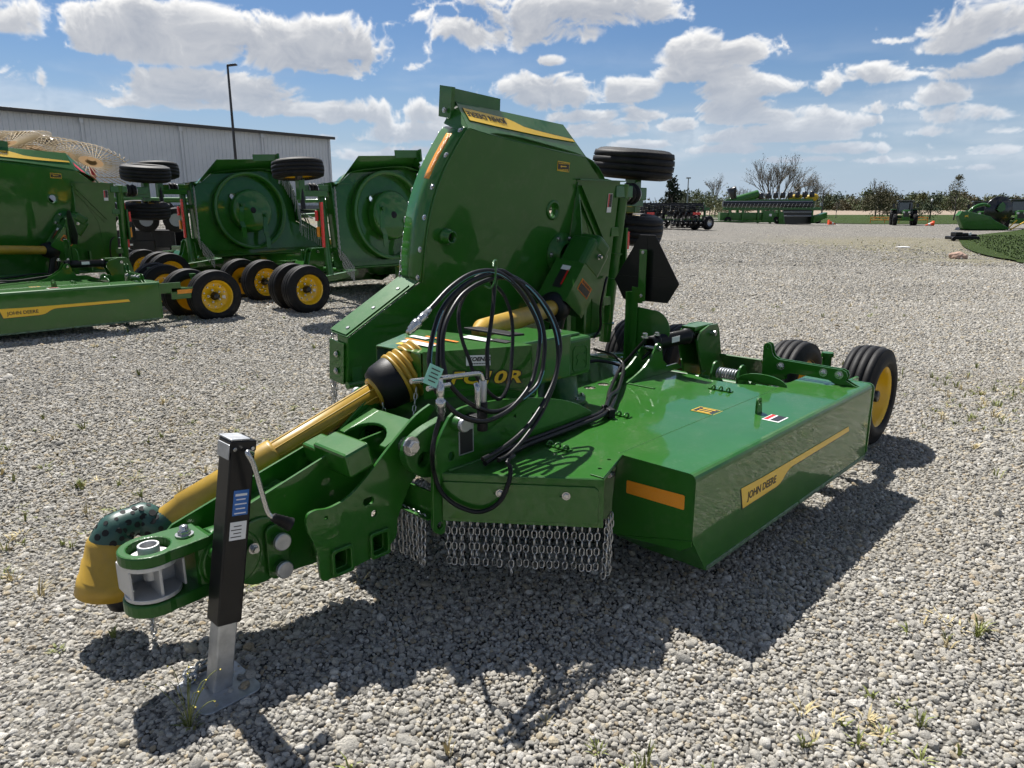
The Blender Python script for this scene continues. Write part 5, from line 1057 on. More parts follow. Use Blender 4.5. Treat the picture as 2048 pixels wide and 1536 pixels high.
def build_gravel():
    import numpy as np
    rs = np.random.RandomState(5); P = []; S = []
    def fill(y0, y1, step, sz, keep=1.0):
        xa, xb = -0.74 * (y1 + 0.5) - 0.4, 0.74 * (y1 + 0.5) + 0.4
        gx, gy = np.meshgrid(np.arange(xa, xb, step), np.arange(y0, y1, step)); n = gx.size
        x = gx.ravel() + rs.uniform(-0.5, 0.5, n) * step; y = gy.ravel() + rs.uniform(-0.5, 0.5, n) * step
        ok = (np.abs(x) < 0.74 * (y + 0.55) + 0.35) & (rs.rand(n) < keep)
        for (sx, sy, rx, ry) in ((17.0, 31.0, 6.5, 10.0), (20.5, 35.0, 4.5, 8.0), (14.6, 23.0, 3.2, 2.6)):      # weedy corner: few stones
            dd_ = np.sqrt(((x - sx) / rx) ** 2 + ((y - sy) / ry) ** 2) + 0.25 * np.sin(x * 2.1 + y) * np.cos(y * 1.3 - x)
            ok &= rs.rand(n) > 0.92 * np.clip(1.35 - dd_, 0, 1)
        x, y = x[ok], y[ok]
        s = sz * np.exp(rs.normal(0, 0.30, x.size)); z = rs.uniform(-0.25, 0.35, x.size) * s
        P.append(np.stack([x, y, z], 1)); S.append(s)
    fill(1.2, 4.2, 0.0150, 0.0074); fill(1.2, 4.2, 0.042, 0.0115, 0.6)
    fill(4.2, 7.5, 0.0180, 0.0088); fill(4.2, 7.5, 0.06, 0.0135, 0.6)
    fill(7.5, 12.5, 0.0255, 0.0118); fill(12.5, 20.0, 0.038, 0.0155, 0.95); fill(20.0, 32.0, 0.062, 0.0195, 0.8)
    P = np.concatenate(P); S = np.concatenate(S)
    q = -0.9 * P[:, 0] + 0.45 * P[:, 1] - 2.6; zt = np.maximum(0, 0.018 * (q + np.sqrt(q * q + 4.0)) - 0.012); P[:, 2] += zt - 0.001
    n = len(S); me = bpy.data.meshes.new('gravel'); me.vertices.add(n); me.vertices.foreach_set('co', P.astype(np.float32).ravel())
    rot = rs.uniform(-math.pi, math.pi, (n, 3)); rot[:, :2] *= 0.25
    scl = S[:, None] * np.stack([rs.uniform(0.85, 1.35, n), rs.uniform(0.75, 1.1, n), rs.uniform(0.55, 0.9, n)], 1)
    for nm, dat, ty in (('rot', rot, 'FLOAT_VECTOR'), ('scl', scl, 'FLOAT_VECTOR')):
        a = me.attributes.new(nm, ty, 'POINT'); a.data.foreach_set('vector', dat.astype(np.float32).ravel())
    a = me.attributes.new('pick', 'INT', 'POINT'); a.data.foreach_set('value', rs.randint(0, 7, n).astype(np.int32))
    o = bpy.data.objects.new('gravel', me); COL.objects.link(o); tag(o, 'loose pale grey crushed stones covering the yard', 'gravel', kind='stuff')
    ng = bpy.data.node_groups.new('scatter_stones', 'GeometryNodeTree'); N = ng.nodes; L = ng.links
    ng.interface.new_socket('Geometry', in_out='INPUT', socket_type='NodeSocketGeometry'); ng.interface.new_socket('Geometry', in_out='OUTPUT', socket_type='NodeSocketGeometry')
    gi = N.new('NodeGroupInput'); go = N.new('NodeGroupOutput')
    join = N.new('GeometryNodeJoinGeometry'); mat = stone_mat()
    for k in range(7):
        ic = N.new('GeometryNodeMeshIcoSphere'); ic.inputs['Radius'].default_value = 1.0; ic.inputs['Subdivisions'].default_value = 2
        pos = N.new('GeometryNodeInputPosition'); ad = N.new('ShaderNodeVectorMath'); ad.operation = 'ADD'; L.new(pos.outputs[0], ad.inputs[0]); ad.inputs[1].default_value = (13.1 * k, 7.7 * k, 3.3 * k)
        nz = N.new('ShaderNodeTexNoise'); nz.inputs['Scale'].default_value = 0.95; nz.inputs['Detail'].default_value = 2.0; L.new(ad.outputs[0], nz.inputs['Vector'])
        sb = N.new('ShaderNodeVectorMath'); sb.operation = 'SUBTRACT'; L.new(nz.outputs['Color'], sb.inputs[0]); sb.inputs[1].default_value = (0.5, 0.5, 0.5)
        sc = N.new('ShaderNodeVectorMath'); sc.operation = 'SCALE'; L.new(sb.outputs[0], sc.inputs[0]); sc.inputs['Scale'].default_value = 1.25
        sp = N.new('GeometryNodeSetPosition'); L.new(ic.outputs['Mesh'], sp.inputs['Geometry']); L.new(sc.outputs[0], sp.inputs['Offset'])
        ss = N.new('GeometryNodeSetShadeSmooth'); L.new(sp.outputs[0], ss.inputs['Geometry']); ss.inputs['Shade Smooth'].default_value = (k % 3 != 2)
        sm = N.new('GeometryNodeSetMaterial'); L.new(ss.outputs[0], sm.inputs['Geometry']); sm.inputs['Material'].default_value = mat
        g2 = N.new('GeometryNodeGeometryToInstance'); L.new(sm.outputs[0], g2.inputs[0]); L.new(g2.outputs[0], join.inputs[0])
    iop = N.new('GeometryNodeInstanceOnPoints'); L.new(gi.outputs[0], iop.inputs['Points']); L.new(join.outputs[0], iop.inputs['Instance']); iop.inputs['Pick Instance'].default_value = True
    def attr(nm, ty):
        a = N.new('GeometryNodeInputNamedAttribute'); a.data_type = ty; a.inputs['Name'].default_value = nm; return a.outputs['Attribute']
    L.new(attr('pick', 'INT'), iop.inputs['Instance Index'])
    e2r = N.new('FunctionNodeEulerToRotation'); L.new(attr('rot', 'FLOAT_VECTOR'), e2r.inputs[0]); L.new(e2r.outputs[0], iop.inputs['Rotation'])
    L.new(attr('scl', 'FLOAT_VECTOR'), iop.inputs['Scale']); L.new(iop.outputs[0], go.inputs[0])
    md = o.modifiers.new('stones', 'NODES'); md.node_group = ng
    return n
build_gravel()

# ---------------------------------------------------------------- lawns and field
def grass_mat(name, c0, c1, scale=3.0):
    m = bpy.data.materials.new(name); m.use_nodes = True; t = NT(m.node_tree); b = t.n['Principled BSDF']
    geo = t.node('ShaderNodeNewGeometry'); P = geo.outputs['Position']
    n = t.noise(P, scale, 7, 0.7); n2 = t.noise(P, scale * 0.12, 4, 0.6)
    col = t.mix(t.math('ADD', t.math('MULTIPLY', n.outputs[0], 0.7), t.math('MULTIPLY', n2.outputs[0], 0.35)), c0, c1)
    t.l.new(col, b.inputs['Base Color']); b.inputs['Roughness'].default_value = 0.9; b.inputs['Specular IOR Level'].default_value = 0.15
    bp = t.node('ShaderNodeBump'); bp.inputs['Strength'].default_value = 0.8; bp.inputs['Distance'].default_value = 0.15; t.l.new(n.outputs[0], bp.inputs['Height']); t.l.new(bp.outputs[0], b.inputs['Normal'])
    return m
M_LAWN = grass_mat('lawn_grass', (0.010, 0.024, 0.003), (0.046, 0.074, 0.010), 7.0)
M_FIELD = grass_mat('bare_field', (0.20, 0.155, 0.115), (0.34, 0.275, 0.21), 0.35)
def sheet(name, pts, mat, dz, kind='structure', sub=3):
    bm = bmesh.new(); f = bm.faces.new([bm.verts.new((x, y, 0)) for x, y in pts]); bmesh.ops.triangulate(bm, faces=bm.faces)
    bmesh.ops.subdivide_edges(bm, edges=bm.edges, cuts=sub, use_grid_fill=True)
    for v in bm.verts: v.co.z = terr(v.co.x, v.co.y) + dz
    me = bpy.data.meshes.new(name); bm.to_mesh(me); bm.free(); me.materials.append(mat)
    o = bpy.data.objects.new(name, me); COL.objects.link(o); o['kind'] = kind
    return o
edge = spl([(60, 14), (30, 16.0), (16.2, 20.3), (15.4, 22.5), (17.0, 27.0), (20.5, 33.5), (25, 40.5), (34, 50), (46, 62), (75, 78)], 5)
sheet('lawn', edge + [(120, 78), (120, 14)], M_LAWN, 0.05)
sheet('far_lawn', [(16, 78), (22, 74), (40, 72.5), (75, 79), (260, 90), (260, 165), (10, 165)], M_LAWN, 0.03)
sheet('crop_field', [(-30, 165), (300, 165), (520, 480), (-60, 480)], M_FIELD, 0.02)
sheet('far_pasture', [(-700, 170), (-32, 166), (-60, 480), (520, 482), (302, 165), (900, 165), (1600, 1500), (-1400, 1500)], grass_mat('pasture', (0.06, 0.075, 0.025), (0.13, 0.13, 0.06), 0.05), 0.01)
sheet('building_lawn', [(-40, 25), (-34, 24.0), (-24, 40.0), (-9, 62.5), (-8, 70), (-40, 70)], M_LAWN, 0.03)

# ================================================================ background
F_, PIT = 1440.0, R(13.77)
def at(x, y, d):
    """point at photo position (x, y) and distance d ahead"""
    u, v = (x - 1024) / F_, (768 - y) / F_
    fy = math.cos(PIT) + v * math.sin(PIT); k = d / fy
    return Vector((u * k, d, 1.6 + (-math.sin(PIT) + v * math.cos(PIT)) * k))
def ground_at(x, d): p = at(x, 500, d); return Vector((p.x, d, terr(p.x, d)))

# ---------------------------------------------------------------- the other three cutters
EA = Vector((math.sin(R(43.5)), math.cos(R(43.5)), 0)); EB = Vector((-math.cos(R(43.5)), math.sin(R(43.5)), 0))
def place_cutter(label, loc, rz, drop_lower=False, drop=()):
    c = copy_tree(cutter, None, drop); c.location = loc; c.rotation_euler = (0, 0, rz); c['label'] = label
    if drop_lower:
        for ch in list(c.children):
            if ch.name.startswith('wheel') and ch.location.z > 1.2 and ch.location.z < 1.7:
                for g in list(ch.children): bpy.data.objects.remove(g)
                bpy.data.objects.remove(ch)
    return c
place_cutter('green rotary cutter cut off by the left edge, yellow stripe along its side', (-5.66, 7.24, 0.13), MRZ)
o4 = Vector((-2.9, 10.17, 0)) + EA * 2.80 + EB * 2.16; o3 = Vector((-5.63, 11.93, 0)) + EA * 2.80 + EB * 2.16
place_cutter('green rotary cutter seen from behind, its raised wing half hidden by the nearest cutter', (o4.x, o4.y, 0.14), MRZ + math.pi, True)
place_cutter('green rotary cutter seen from behind, its raised wing in full view below the lamp post', (o3.x, o3.y, 0.20), MRZ + math.pi, True)

# ---------------------------------------------------------------- metal building
M_SIDING = pbr('pale_siding', (0.60, 0.61, 0.62), 0.45, metal=0.0, var=0.05, vscale=0.6)
M_TRIM = pbr('dark_trim', (0.05, 0.045, 0.04), 0.5)
M_BASE = pbr('concrete', (0.25, 0.24, 0.22), 0.9, var=0.1)
def building():
    C1 = at(666, 416, 58.0); C0 = at(0, 416, 40.5); zt_ = at(666, 275, 58.0).z; C1.z = C0.z = 0; e = (C1 - C0).normalized(); nrm = Vector((e.y, -e.x, 0)); z0, z1 = 1.50, zt_
    root = empty('metal_building', (C1.x, C1.y, z0), math.atan2(e.y, e.x)); H = z1 - z0      # local x runs along the wall, -y faces the yard
    tag(root, 'long pale grey metal building with dark roof edge behind the cutters', 'building')
    bay = 5.9; n = 20; w = bay / n; mb = MB(); vs = []
    prof = [(0, 0), (w * 0.62, 0), (w * 0.70, -0.035), (w * 0.92, -0.035)]
    pts = [(i * w + x, y) for i in range(n) for x, y in prof] + [(bay, 0)]
    for x, y in pts: vs += [(x, y, 0.25), (x, y, H)]
    mb.add(vs, [(2 * i, 2 * i + 2, 2 * i + 3, 2 * i + 1) for i in range(len(pts) - 1)])
    p0 = mb.build('wall_panel', M_SIDING, root, fixn=False); p0.location = (-bay, 0, 0)
    for k in range(2, 9):
        c = p0.copy(); COL.objects.link(c); c.parent = root; c.location = (-bay * k, 0, 0)
    L = bay * 8
    mb = MB(); mb.box((-L / 2, 6, H / 2 + 0.1), (L - 0.02, 11.9, H - 0.3)); mb.build('wall_core', M_SIDING, root)
    mb = MB(); mb.add([(-L - 0.3, -0.35, H + 0.02), (0.3, -0.35, H + 0.02), (0.3, 6, H + 0.75), (-L - 0.3, 6, H + 0.75), (-L - 0.3, 12.3, H + 0.02), (0.3, 12.3, H + 0.02)], [(0, 1, 2, 3), (3, 2, 5, 4)]); mb.build('roof', M_TRIM, root, solid=0.06)
    mb = MB(); mb.box((-L / 2, -0.30, H - 0.06), (L + 0.6, 0.16, 0.20)); mb.build('gutter', M_TRIM, root, 0.02)
    mb = MB(); mb.box((-L / 2, 0.02, 0.12), (L, 0.10, 0.30)); mb.build('plinth', M_BASE, root)
    mb = MB(); mb.box((-0.06, -0.05, H / 2 + 0.1), (0.16, 0.10, H - 0.3)); mb.build('corner_trim', M_SIDING, root)
    for k in range(1, 9):
        mb = MB(); mb.box((-bay * k, -0.09, H / 2), (0.12, 0.10, H - 0.1)); mb.box((-bay * k, -0.14, H - 0.30), (0.22, 0.16, 0.30)); mb.build('downspout', M_SIDING, root, 0.01)
building()

M_BRONZE = pbr('bronze_pole', (0.022, 0.018, 0.016), 0.4)
def lamp_post(label, x, ytop, d, h_arm=0.45, name='lamp_post'):
    t = at(x, ytop, d); z = terr(t.x, d); r = empty(name, (t.x, d, z)); tag(r, label, 'lamp post', 'yard lamp posts')
    h = t.z - z; mb = MB(); mb.tube([(0, 0, 0.5), (0, 0, h)], [0.085, 0.055], 4, True, False); mb.build('pole', M_BRONZE, r)
    mb = MB(); mb.cyl((0, 0, -0.1), (0, 0, 0.55), 0.22, 14); mb.build('footing', M_BASE, r)
    mb = MB(); mb.box((h_arm * 0.5, 0, h + 0.02), (h_arm, 0.26, 0.07), Matrix.Rotation(R(-6), 3, 'Y')); mb.build('lamp_head', M_BRONZE, r, 0.015)
    return r
lamp_post('tall dark lamp post with short arm in front of the metal building', 455, 131, 38.0)
r = at(1377, 357, 150.0); lp = empty('lamp_post', (r.x, 150, 0)); tag(lp, 'thin pale lamp pole far off beside the bare trees', 'lamp post', 'yard lamp posts')
M_GALVP = pbr('pole_grey', (0.30, 0.31, 0.33), 0.5)
mb = MB(); mb.tube([(0, 0, 0), (0, 0, r.z)], [0.16, 0.10], 8); mb.build('pole', M_GALVP, lp); mb = MB(); mb.box((0, 0, r.z + 0.1), (0.9, 0.4, 0.25)); mb.build('lamp_head', M_GALVP, lp, 0.03)
r = at(1864, 403, 100.0); lp = empty('lamp_post', (r.x, 100, 0)); tag(lp, 'short dark post with pale top standing between the tractors', 'lamp post', 'yard lamp posts')
mb = MB(); mb.tube([(0, 0, 0), (0, 0, r.z)], 0.09, 8); mb.build('pole', M_BRONZE, lp); mb = MB(); mb.lathe([(0, 0.12), (0.25, 0.14), (0.35, 0.05), (0.36, 0)], (0, 0, r.z), (0, 0, 1), 10); mb.build('lamp_head', M_WHITE, lp)
M_WOOD = pbr('weathered_pole', (0.10, 0.085, 0.075), 0.8, var=0.2)
r = at(1648, 380, 140.0); up_ = empty('utility_pole', (r.x, 140, 0)); tag(up_, 'wooden utility pole with crossarm at the edge of the field', 'utility pole')
mb = MB(); mb.tube([(0, 0, 0), (0, 0, r.z)], [0.17, 0.12], 8); mb.build('pole', M_WOOD, up_); mb = MB(); mb.box((0, 0, r.z - 0.7), (1.9, 0.12, 0.14)); mb.build('crossarm', M_WOOD, up_); mb = MB(); mb.box((-0.25, 0, 2.2), (0.4, 0.3, 0.6)); mb.build('meter_box', M_GALVP, up_, 0.02)

# ---------------------------------------------------------------- hay rake behind the left cutter
M_TINE = pbr('tine_yellow', (0.30, 0.21, 0.075), 0.6)
M_HUBO = pbr('hub_rust', (0.20, 0.115, 0.04), 0.85, spec=0.1)
def hay_rake():
    base = ground_at(120, 14.0); root = empty('hay_rake', base); tag(root, 'hay rake with yellow finger wheels behind the left cutter', 'hay rake')
    inv = lambda p: Vector(p) - base
    first = None
    for (x, y, d, rad, ax) in ((182, 324, 13.6, 0.80, (0.42, -0.30, 0.86)), (128, 312, 13.9, 0.80, (0.36, -0.34, 0.87)), (70, 300, 14.3, 0.80, (0.36, -0.34, 0.87)), (10, 290, 13.6, 0.80, (-0.10, -0.38, 0.90)), (-60, 290, 13.8, 0.80, (-0.10, -0.38, 0.90))):
        c = inv(at(x, y, d))
        if first is None:
            mb = MB()
            for k in range(44):
                a = 2 * math.pi * k / 44; b = a + 0.20; c2 = a + 0.42
                mb.tube([(0.19 * math.cos(a), 0.19 * math.sin(a), 0), (0.62 * math.cos(b), 0.62 * math.sin(b), 0.05), (0.78 * math.cos(c2), 0.78 * math.sin(c2), 0.0)], 0.0065, 4, False)
            mb.tube([(0.60 * math.cos(t), 0.60 * math.sin(t), 0.03) for t in [0.157 * i for i in range(40)]], 0.008, 5, False, True, True)
            w = mb.build('finger_wheel', M_TINE, root)
            mb = MB(); mb.lathe([(-0.006, 0.10), (-0.006, 0.20), (0.006, 0.20), (0.006, 0.10), (0.05, 0.06), (0.05, 0)], (0, 0, 0), (0, 0, 1), 24, False); hb = mb.build('wheel_disc', M_HUBO, w); first = w
        else:
            w = first.copy(); COL.objects.link(w); w.parent = root; hb = first.children[0].copy(); COL.objects.link(hb); hb.parent = w
        w.location = c; w.rotation_euler = Vector(ax).to_track_quat('Z', 'X').to_euler(); w.rotation_euler.rotate_axis('Z', rnd.uniform(0, 3))
    for (x, d) in ((182, 13.6), (128, 13.9), (10, 13.6)):
        a = inv(at(x, 330, d)); b = inv(at(x + 3, 362, d)); mb = MB(); mb.tube(spl([a, a * 0.5 + b * 0.5 + Vector((0.02, 0, 0)), b, b + Vector((-0.12, 0, -0.05))], 4), 0.05, 10); mb.build('wheel_arm', M_REDP, root)
    mb = MB(); mb.tube([inv(at(-60, 372, 13.8)), inv(at(215, 372, 13.8))], 0.07, 8); mb.build('rake_beam', M_REDP, root)
    mb = MB(); p = inv(at(70, 420, 14.2)); mb.box((p.x, p.y, 0.7), (0.10, 0.10, 1.4)); mb.box((p.x - 1.2, p.y, 0.7), (0.10, 0.10, 1.4)); mb.build('rake_leg', M_BLACK, root)
    mb = MB(); a, b = inv(at(25, 272, 15.0)), inv(at(110, 288, 15.0)); mb.tube([a, (a + b) / 2 + Vector((0, 0, 0.08)), b], 0.10, 8); mb.build('frame_tube', M_BLACK, root)
hay_rake()

# ---------------------------------------------------------------- black grapple and a low green trailer frame behind the cutters
def grapple():
    base = ground_at(306, 17.0); root = empty('grapple', base); root.scale = (1.3, 1.3, 1.3); tag(root, 'black grapple attachment with curved tines standing on the gravel', 'grapple')
    o = lambda x, y, z: (x, y, z)
    for sgn, yb in ((1, -0.26), (-1, 0.30)):
        for k in range(4):
            x = -0.50 + 0.33 * k; mb = MB()
            mb.tube([o(x, yb, 0.28), o(x, yb, 0.62), o(x + 0.02, yb, 0.66), o(x + 0.22 * sgn, yb + 0.18 * sgn, 1.02)], 0.035, 6, True, False); mb.build('tine', M_BLACK, root)
        mb = MB(); mb.box((0, yb, 0.36), (1.08, 0.05, 0.30)); mb.build('side_plate', M_BLACK, root, 0.01)
    mb = MB(); mb.box((0, 0, 0.22), (0.40, 0.60, 0.24)); mb.build('centre_box', M_BLACK, root, 0.02)
    for x in (-0.36, 0.36): mb = MB(); mb.cyl((x, 0, 0.0), (x, 0, 0.22), 0.05, 8); mb.build('foot', M_BLACK, root)
    mb = MB(); mb.box((-0.30, -0.288, 0.26), (0.24, 0.004, 0.03)); mb.build('maker_plate', M_WHITE, root)
grapple()
def green_frame():
    base = ground_at(330, 17.0); root = empty('implement_frame', base); tag(root, 'long green tube frame with small black wheels behind the cutters', 'implement')
    inv = lambda p: Vector(p) - base
    for (x0, y0, x1, y1, d, r) in ((190, 399, 400, 400, 16.0, 0.055), (190, 432, 330, 420, 16.2, 0.05), (560, 403, 720, 400, 20, 0.05), (600, 432, 720, 424, 20, 0.06)):
        mb = MB(); mb.tube([inv(at(x0, y0, d)), inv(at(x1, y1, d))], r, 8); mb.build('frame_tube', M_GREEN, root)
    for x in (292, 352):
        p = inv(at(x, 440, 16.4)); mb = MB(); mb.lathe([(-0.06, 0.12), (-0.07, 0.22), (-0.04, 0.27), (0.04, 0.27), (0.07, 0.22), (0.06, 0.12)], p, (0.55, -0.83, 0), 22); mb.build('wheel', M_RUBBER, root)
        mb = MB(); mb.lathe([(0.0, 0.0), (0.02, 0.14)], p + Vector((0.02, -0.04, 0)), (0.55, -0.83, 0), 16); mb.build('wheel_rim', M_GALVP, root)
    for x in (210, 380, 650):
        d = 16.1 if x < 500 else 20; p = inv(at(x, 400, d)); mb = MB(); mb.tube([p, Vector((p.x, p.y, -0.0))], 0.04, 6); mb.build('frame_leg', M_GREEN, root)
green_frame()

# ---------------------------------------------------------------- black tillage tool with rolling baskets
def tillage():
    d = 46.0; base = ground_at(1400, d); root = empty('tillage_tool', base); tag(root, 'black tillage tool with rows of spring tines and rolling baskets', 'tillage tool')
    L = 9.0
    for (z, y) in ((1.55, 0.0), (0.95, 0.3), (0.62, -0.6)):
        mb = MB(); mb.box((-L / 2, y, z), (L, 0.12, 0.12)); mb.build('frame_bar', M_BLACK if z > 0.7 else M_GREEN, root)
    for row, (z, y, r) in enumerate(((1.30, -0.5, 0.20), (0.35, -0.8, 0.22), (1.42, 0.3, 0.18))):
        for k in range(4):
            mb = MB(); x1 = -0.1 - 2.2 * k; x0 = x1 - 2.0
            for j in range(9):
                a = 2 * math.pi * j / 9; mb.tube([(x0 + (x1 - x0) * s / 4, y + r * math.cos(a + s * 0.25), z + r * math.sin(a + s * 0.25)) for s in range(5)], 0.022, 4, False, False)
            for s in range(5): mb.lathe([(0, 0.0), (0, r * 0.95), (0.02, r * 0.95), (0.02, 0)], (x0 + (x1 - x0) * s / 4, y, z), (1, 0, 0), 12, False)
            mb.build('rolling_basket', M_HUB, root)
    for k in range(26):
        x = -0.2 - 0.34 * k; mb = MB(); mb.tube([(x, -0.2, 1.60), (x - 0.10, -0.45, 1.75), (x - 0.22, -0.75, 1.92)], 0.016, 4); o_ = mb.build('tine', M_HUB, root)
    for k in range(20):
        x = -0.2 - 0.44 * k; mb = MB(); mb.tube([(x, -0.55, 0.66), (x, -1.0, 0.72), (x - 0.05, -1.2, 0.30)], 0.02, 4); mb.build('tine', M_HUB, root)
    for (z, y, n_) in ((0.42, 0.5, 24), (0.85, -0.2, 22), (1.05, 0.9, 22), (0.40, -1.4, 26)):
        for g in range(4):
            mb = MB()
            for k in range(n_ // 4): x = -0.3 - 2.2 * g - 8.0 / n_ * k; mb.lathe([(-0.03, 0.0), (0.0, 0.22), (0.012, 0.22), (-0.01, 0.0)], (x, y, z), (1, 0.35, 0), 14, False); mb.box((x, y, z + 0.30), (0.05, 0.3, 0.3))
            mb.tube([(-0.2 - 2.2 * g, y, z), (-2.2 - 2.2 * g, y, z)], 0.05, 6); tag(mb.build('disc_gang', M_HUB, root), kind='stuff')
    for k in range(10):
        mb = MB(); mb.tube([(-0.4 - 0.9 * k, 0.6, 0.5), (-0.7 - 0.9 * k, -0.3, 1.5)], 0.06, 6); mb.build('frame_strut', M_BLACK, root)
    for (x, dy) in ((0.0, -0.5), (-0.75, -0.35)):
        mb = MB(); mb.lathe([(-0.16, 0.22), (-0.18, 0.36), (-0.10, 0.43), (0.10, 0.43), (0.18, 0.36), (0.16, 0.22)], (x + 0.25, dy, 0.43), (0.55, -0.83, 0), 26); w = mb.build('wheel', M_RUBBER, root)
        mb = MB(); mb.lathe([(0.16, 0.23), (0.04, 0.20), (0.04, 0.0)], (x + 0.25, dy, 0.43), (0.55, -0.83, 0), 20); mb.build('rim', M_GALV, w)
    mb = MB(); mb.tube([(0.1, -0.2, 0.45), (0.15, 0.0, 1.0), (0.1, 0.1, 1.5)], 0.08, 6); mb.box((0.12, 0.0, 1.25), (0.5, 0.5, 0.2)); mb.build('end_frame', M_GREEN, root)
    for x in (-0.6, -3.4, -5.2):
        mb = MB(); mb.box((x, -1.05, 0.98), (0.45, 0.02, 0.16)); mb.build('reflector', M_REDREF, root)
tillage()

# ---------------------------------------------------------------- combine headers and a planter behind
M_PLY = pbr('planter_yellow', (0.55, 0.36, 0.01), 0.5)
def grain_header():
    d = 66.0; base = ground_at(1535, d); root = empty('grain_header', base); tag(root, 'long green grain header with a row of reel tines, parked beyond the gravel', 'combine header')
    S = d / F_; X = lambda px: (px - 1535) * S; Zp = lambda py: at(1535, py, d).z - base.z
    mb = MB(); mb.box((X(1490), 0, Zp(433)), (X(1545) - X(1435), 0.7, 0.7)); mb.build('back_sheet', M_GREEN, root, 0.02)
    mb = MB(); mb.box((X(1535), -0.3, Zp(417)), (X(1630) - X(1440), 0.18, 0.22)); mb.build('top_beam', M_GREEN, root, 0.02)
    mb = MB(); mb.box((X(1480), -0.5, Zp(443)), (X(1560) - X(1440), 0.2, 0.14)); mb.build('lower_beam', M_GREEN, root, 0.02)
    for px in (1453, 1478, 1508, 1532, 1548): mb = MB(); mb.box((X(px), -0.42, Zp(432)), (0.20, 0.14, 1.5)); mb.build('upright', M_GREEN, root, 0.02)
    mb = MB(); mb.box((X(1527), -0.48, Zp(432)), (1.0, 0.10, 0.95)); mb.build('side_box', M_GREEN, root, 0.02)
    mb = MB(); mb.box((X(1531), -0.54, Zp(430)), (0.22, 0.01, 0.2)); mb.build('label', M_WHITE, root)
    for k in range(48):
        px = 1440 + 172 * k / 47; mb = MB(); mb.tube([(X(px), -0.7, Zp(416)), (X(px) + 0.05, -0.75, Zp(411)), (X(px) + 0.12, -0.8, Zp(407))], 0.022, 3, False); mb.build('reel_tine', M_GALV if k % 2 else M_HUB, root)
    mb = MB(); mb.tube([(X(1438), -0.7, Zp(412)), (X(1614), -0.7, Zp(412))], 0.04, 6); mb.build('reel_bar', M_HUB, root)
    mb = MB(); mb.tube([(X(1440), -0.1, Zp(408)), (X(1614), -0.1, Zp(408))], 0.26, 10); mb.build('reel_core', M_HUB, root)
    mb = MB(); mb.box((X(1588), 0.2, Zp(430)), (X(1616) - X(1560), 0.3, 1.6)); mb.build('draper_belt', M_HUB, root)
    for py in (424, 432): mb = MB(); mb.tube([(X(1558), -0.3, Zp(py)), (X(1612), -0.3, Zp(py))], 0.05, 6); mb.build('cutter_bar', M_GALV, root)
    mb = MB(); mb.add([(X(1612), -0.9, Zp(447)), (X(1638), -0.9, Zp(436)), (X(1638), -0.9, Zp(424)), (X(1612), -0.9, Zp(432)), (X(1612), -0.2, Zp(447)), (X(1638), -0.2, Zp(436)), (X(1638), -0.2, Zp(424)), (X(1612), -0.2, Zp(432))], [(0, 1, 2, 3), (7, 6, 5, 4), (0, 4, 5, 1), (3, 2, 6, 7), (1, 5, 6, 2), (0, 3, 7, 4)]); mb.build('divider', M_GREEN, root, 0.08)
    mb = MB(); mb.add([(X(1546), -0.6, Zp(420)), (X(1556), -0.6, Zp(425)), (X(1562), -0.6, Zp(450)), (X(1548), -0.6, Zp(450)), (X(1546), 0.3, Zp(420)), (X(1556), 0.3, Zp(425)), (X(1562), 0.3, Zp(450)), (X(1548), 0.3, Zp(450))], [(0, 1, 2, 3), (7, 6, 5, 4), (0, 4, 5, 1), (3, 2, 6, 7), (1, 5, 6, 2), (0, 3, 7, 4)]); mb.build('end_panel', M_GREEN, root, 0.08)
    for px in (1450, 1545, 1624): mb = MB(); mb.lathe([(-0.1, 0.1), (-0.12, 0.3), (0.12, 0.3), (0.1, 0.1)], (X(px), -0.4, 0.3), (0, 1, 0), 16); mb.build('gauge_wheel', M_RUBBER, root)
grain_header()
def corn_head():
    d = 74.0; base = ground_at(1540, d); root = empty('row_planter', base); tag(root, 'planter with yellow hoppers and folded green wings behind the long header', 'planter')
    S = d / F_; X = lambda px: (px - 1540) * S; Zp = lambda py: at(1540, py, d).z - base.z
    mb = MB(); mb.tube([(X(1455), 0, Zp(404)), (X(1508), 0, Zp(388))], 0.42, 12); mb.build('auger_tube', M_GREEN, root)
    mb = MB(); mb.tube([(X(1460), -0.3, Zp(397)), (X(1454), -0.3, Zp(380)), (X(1462), -0.3, Zp(379))], [0.3, 0.45, 0.35], 8); mb.build('spout', M_HUB, root)
    mb = MB(); mb.box((X(1530), 0, Zp(402)), (X(1620) - X(1450), 0.4, 0.35)); mb.build('toolbar', M_GREEN, root, 0.03)
    for k in range(8): mb = MB(); mb.lathe([(0, 0.18), (0.1, 0.26), (0.5, 0.24), (0.6, 0.1), (0.6, 0)], (X(1512 + 14 * k), -0.3, Zp(398 - 0.5 * k)), (0, 0, 1), 10); mb.build('seed_hopper', M_HUB, root)
    for k in range(2): mb = MB(); mb.lathe([(0, 0.25), (0.2, 0.38), (1.0, 0.36), (1.3, 0.15), (1.3, 0)], (X(1572 + 32 * k), 0.5, Zp(399)), (0.8, 0, 0.2), 14); mb.build('yellow_hopper', M_PLY, root)
    for px in (1470, 1520, 1570, 1615): mb = MB(); mb.box((X(px), 0, Zp(402) / 2), (0.25, 0.25, Zp(402))); mb.build('stand', M_GREEN, root)
    mb = MB(); mb.box((X(1547), -0.6, Zp(405)), (0.4, 0.02, 0.2)); mb.build('reflector', M_REDREF, root)
corn_head()
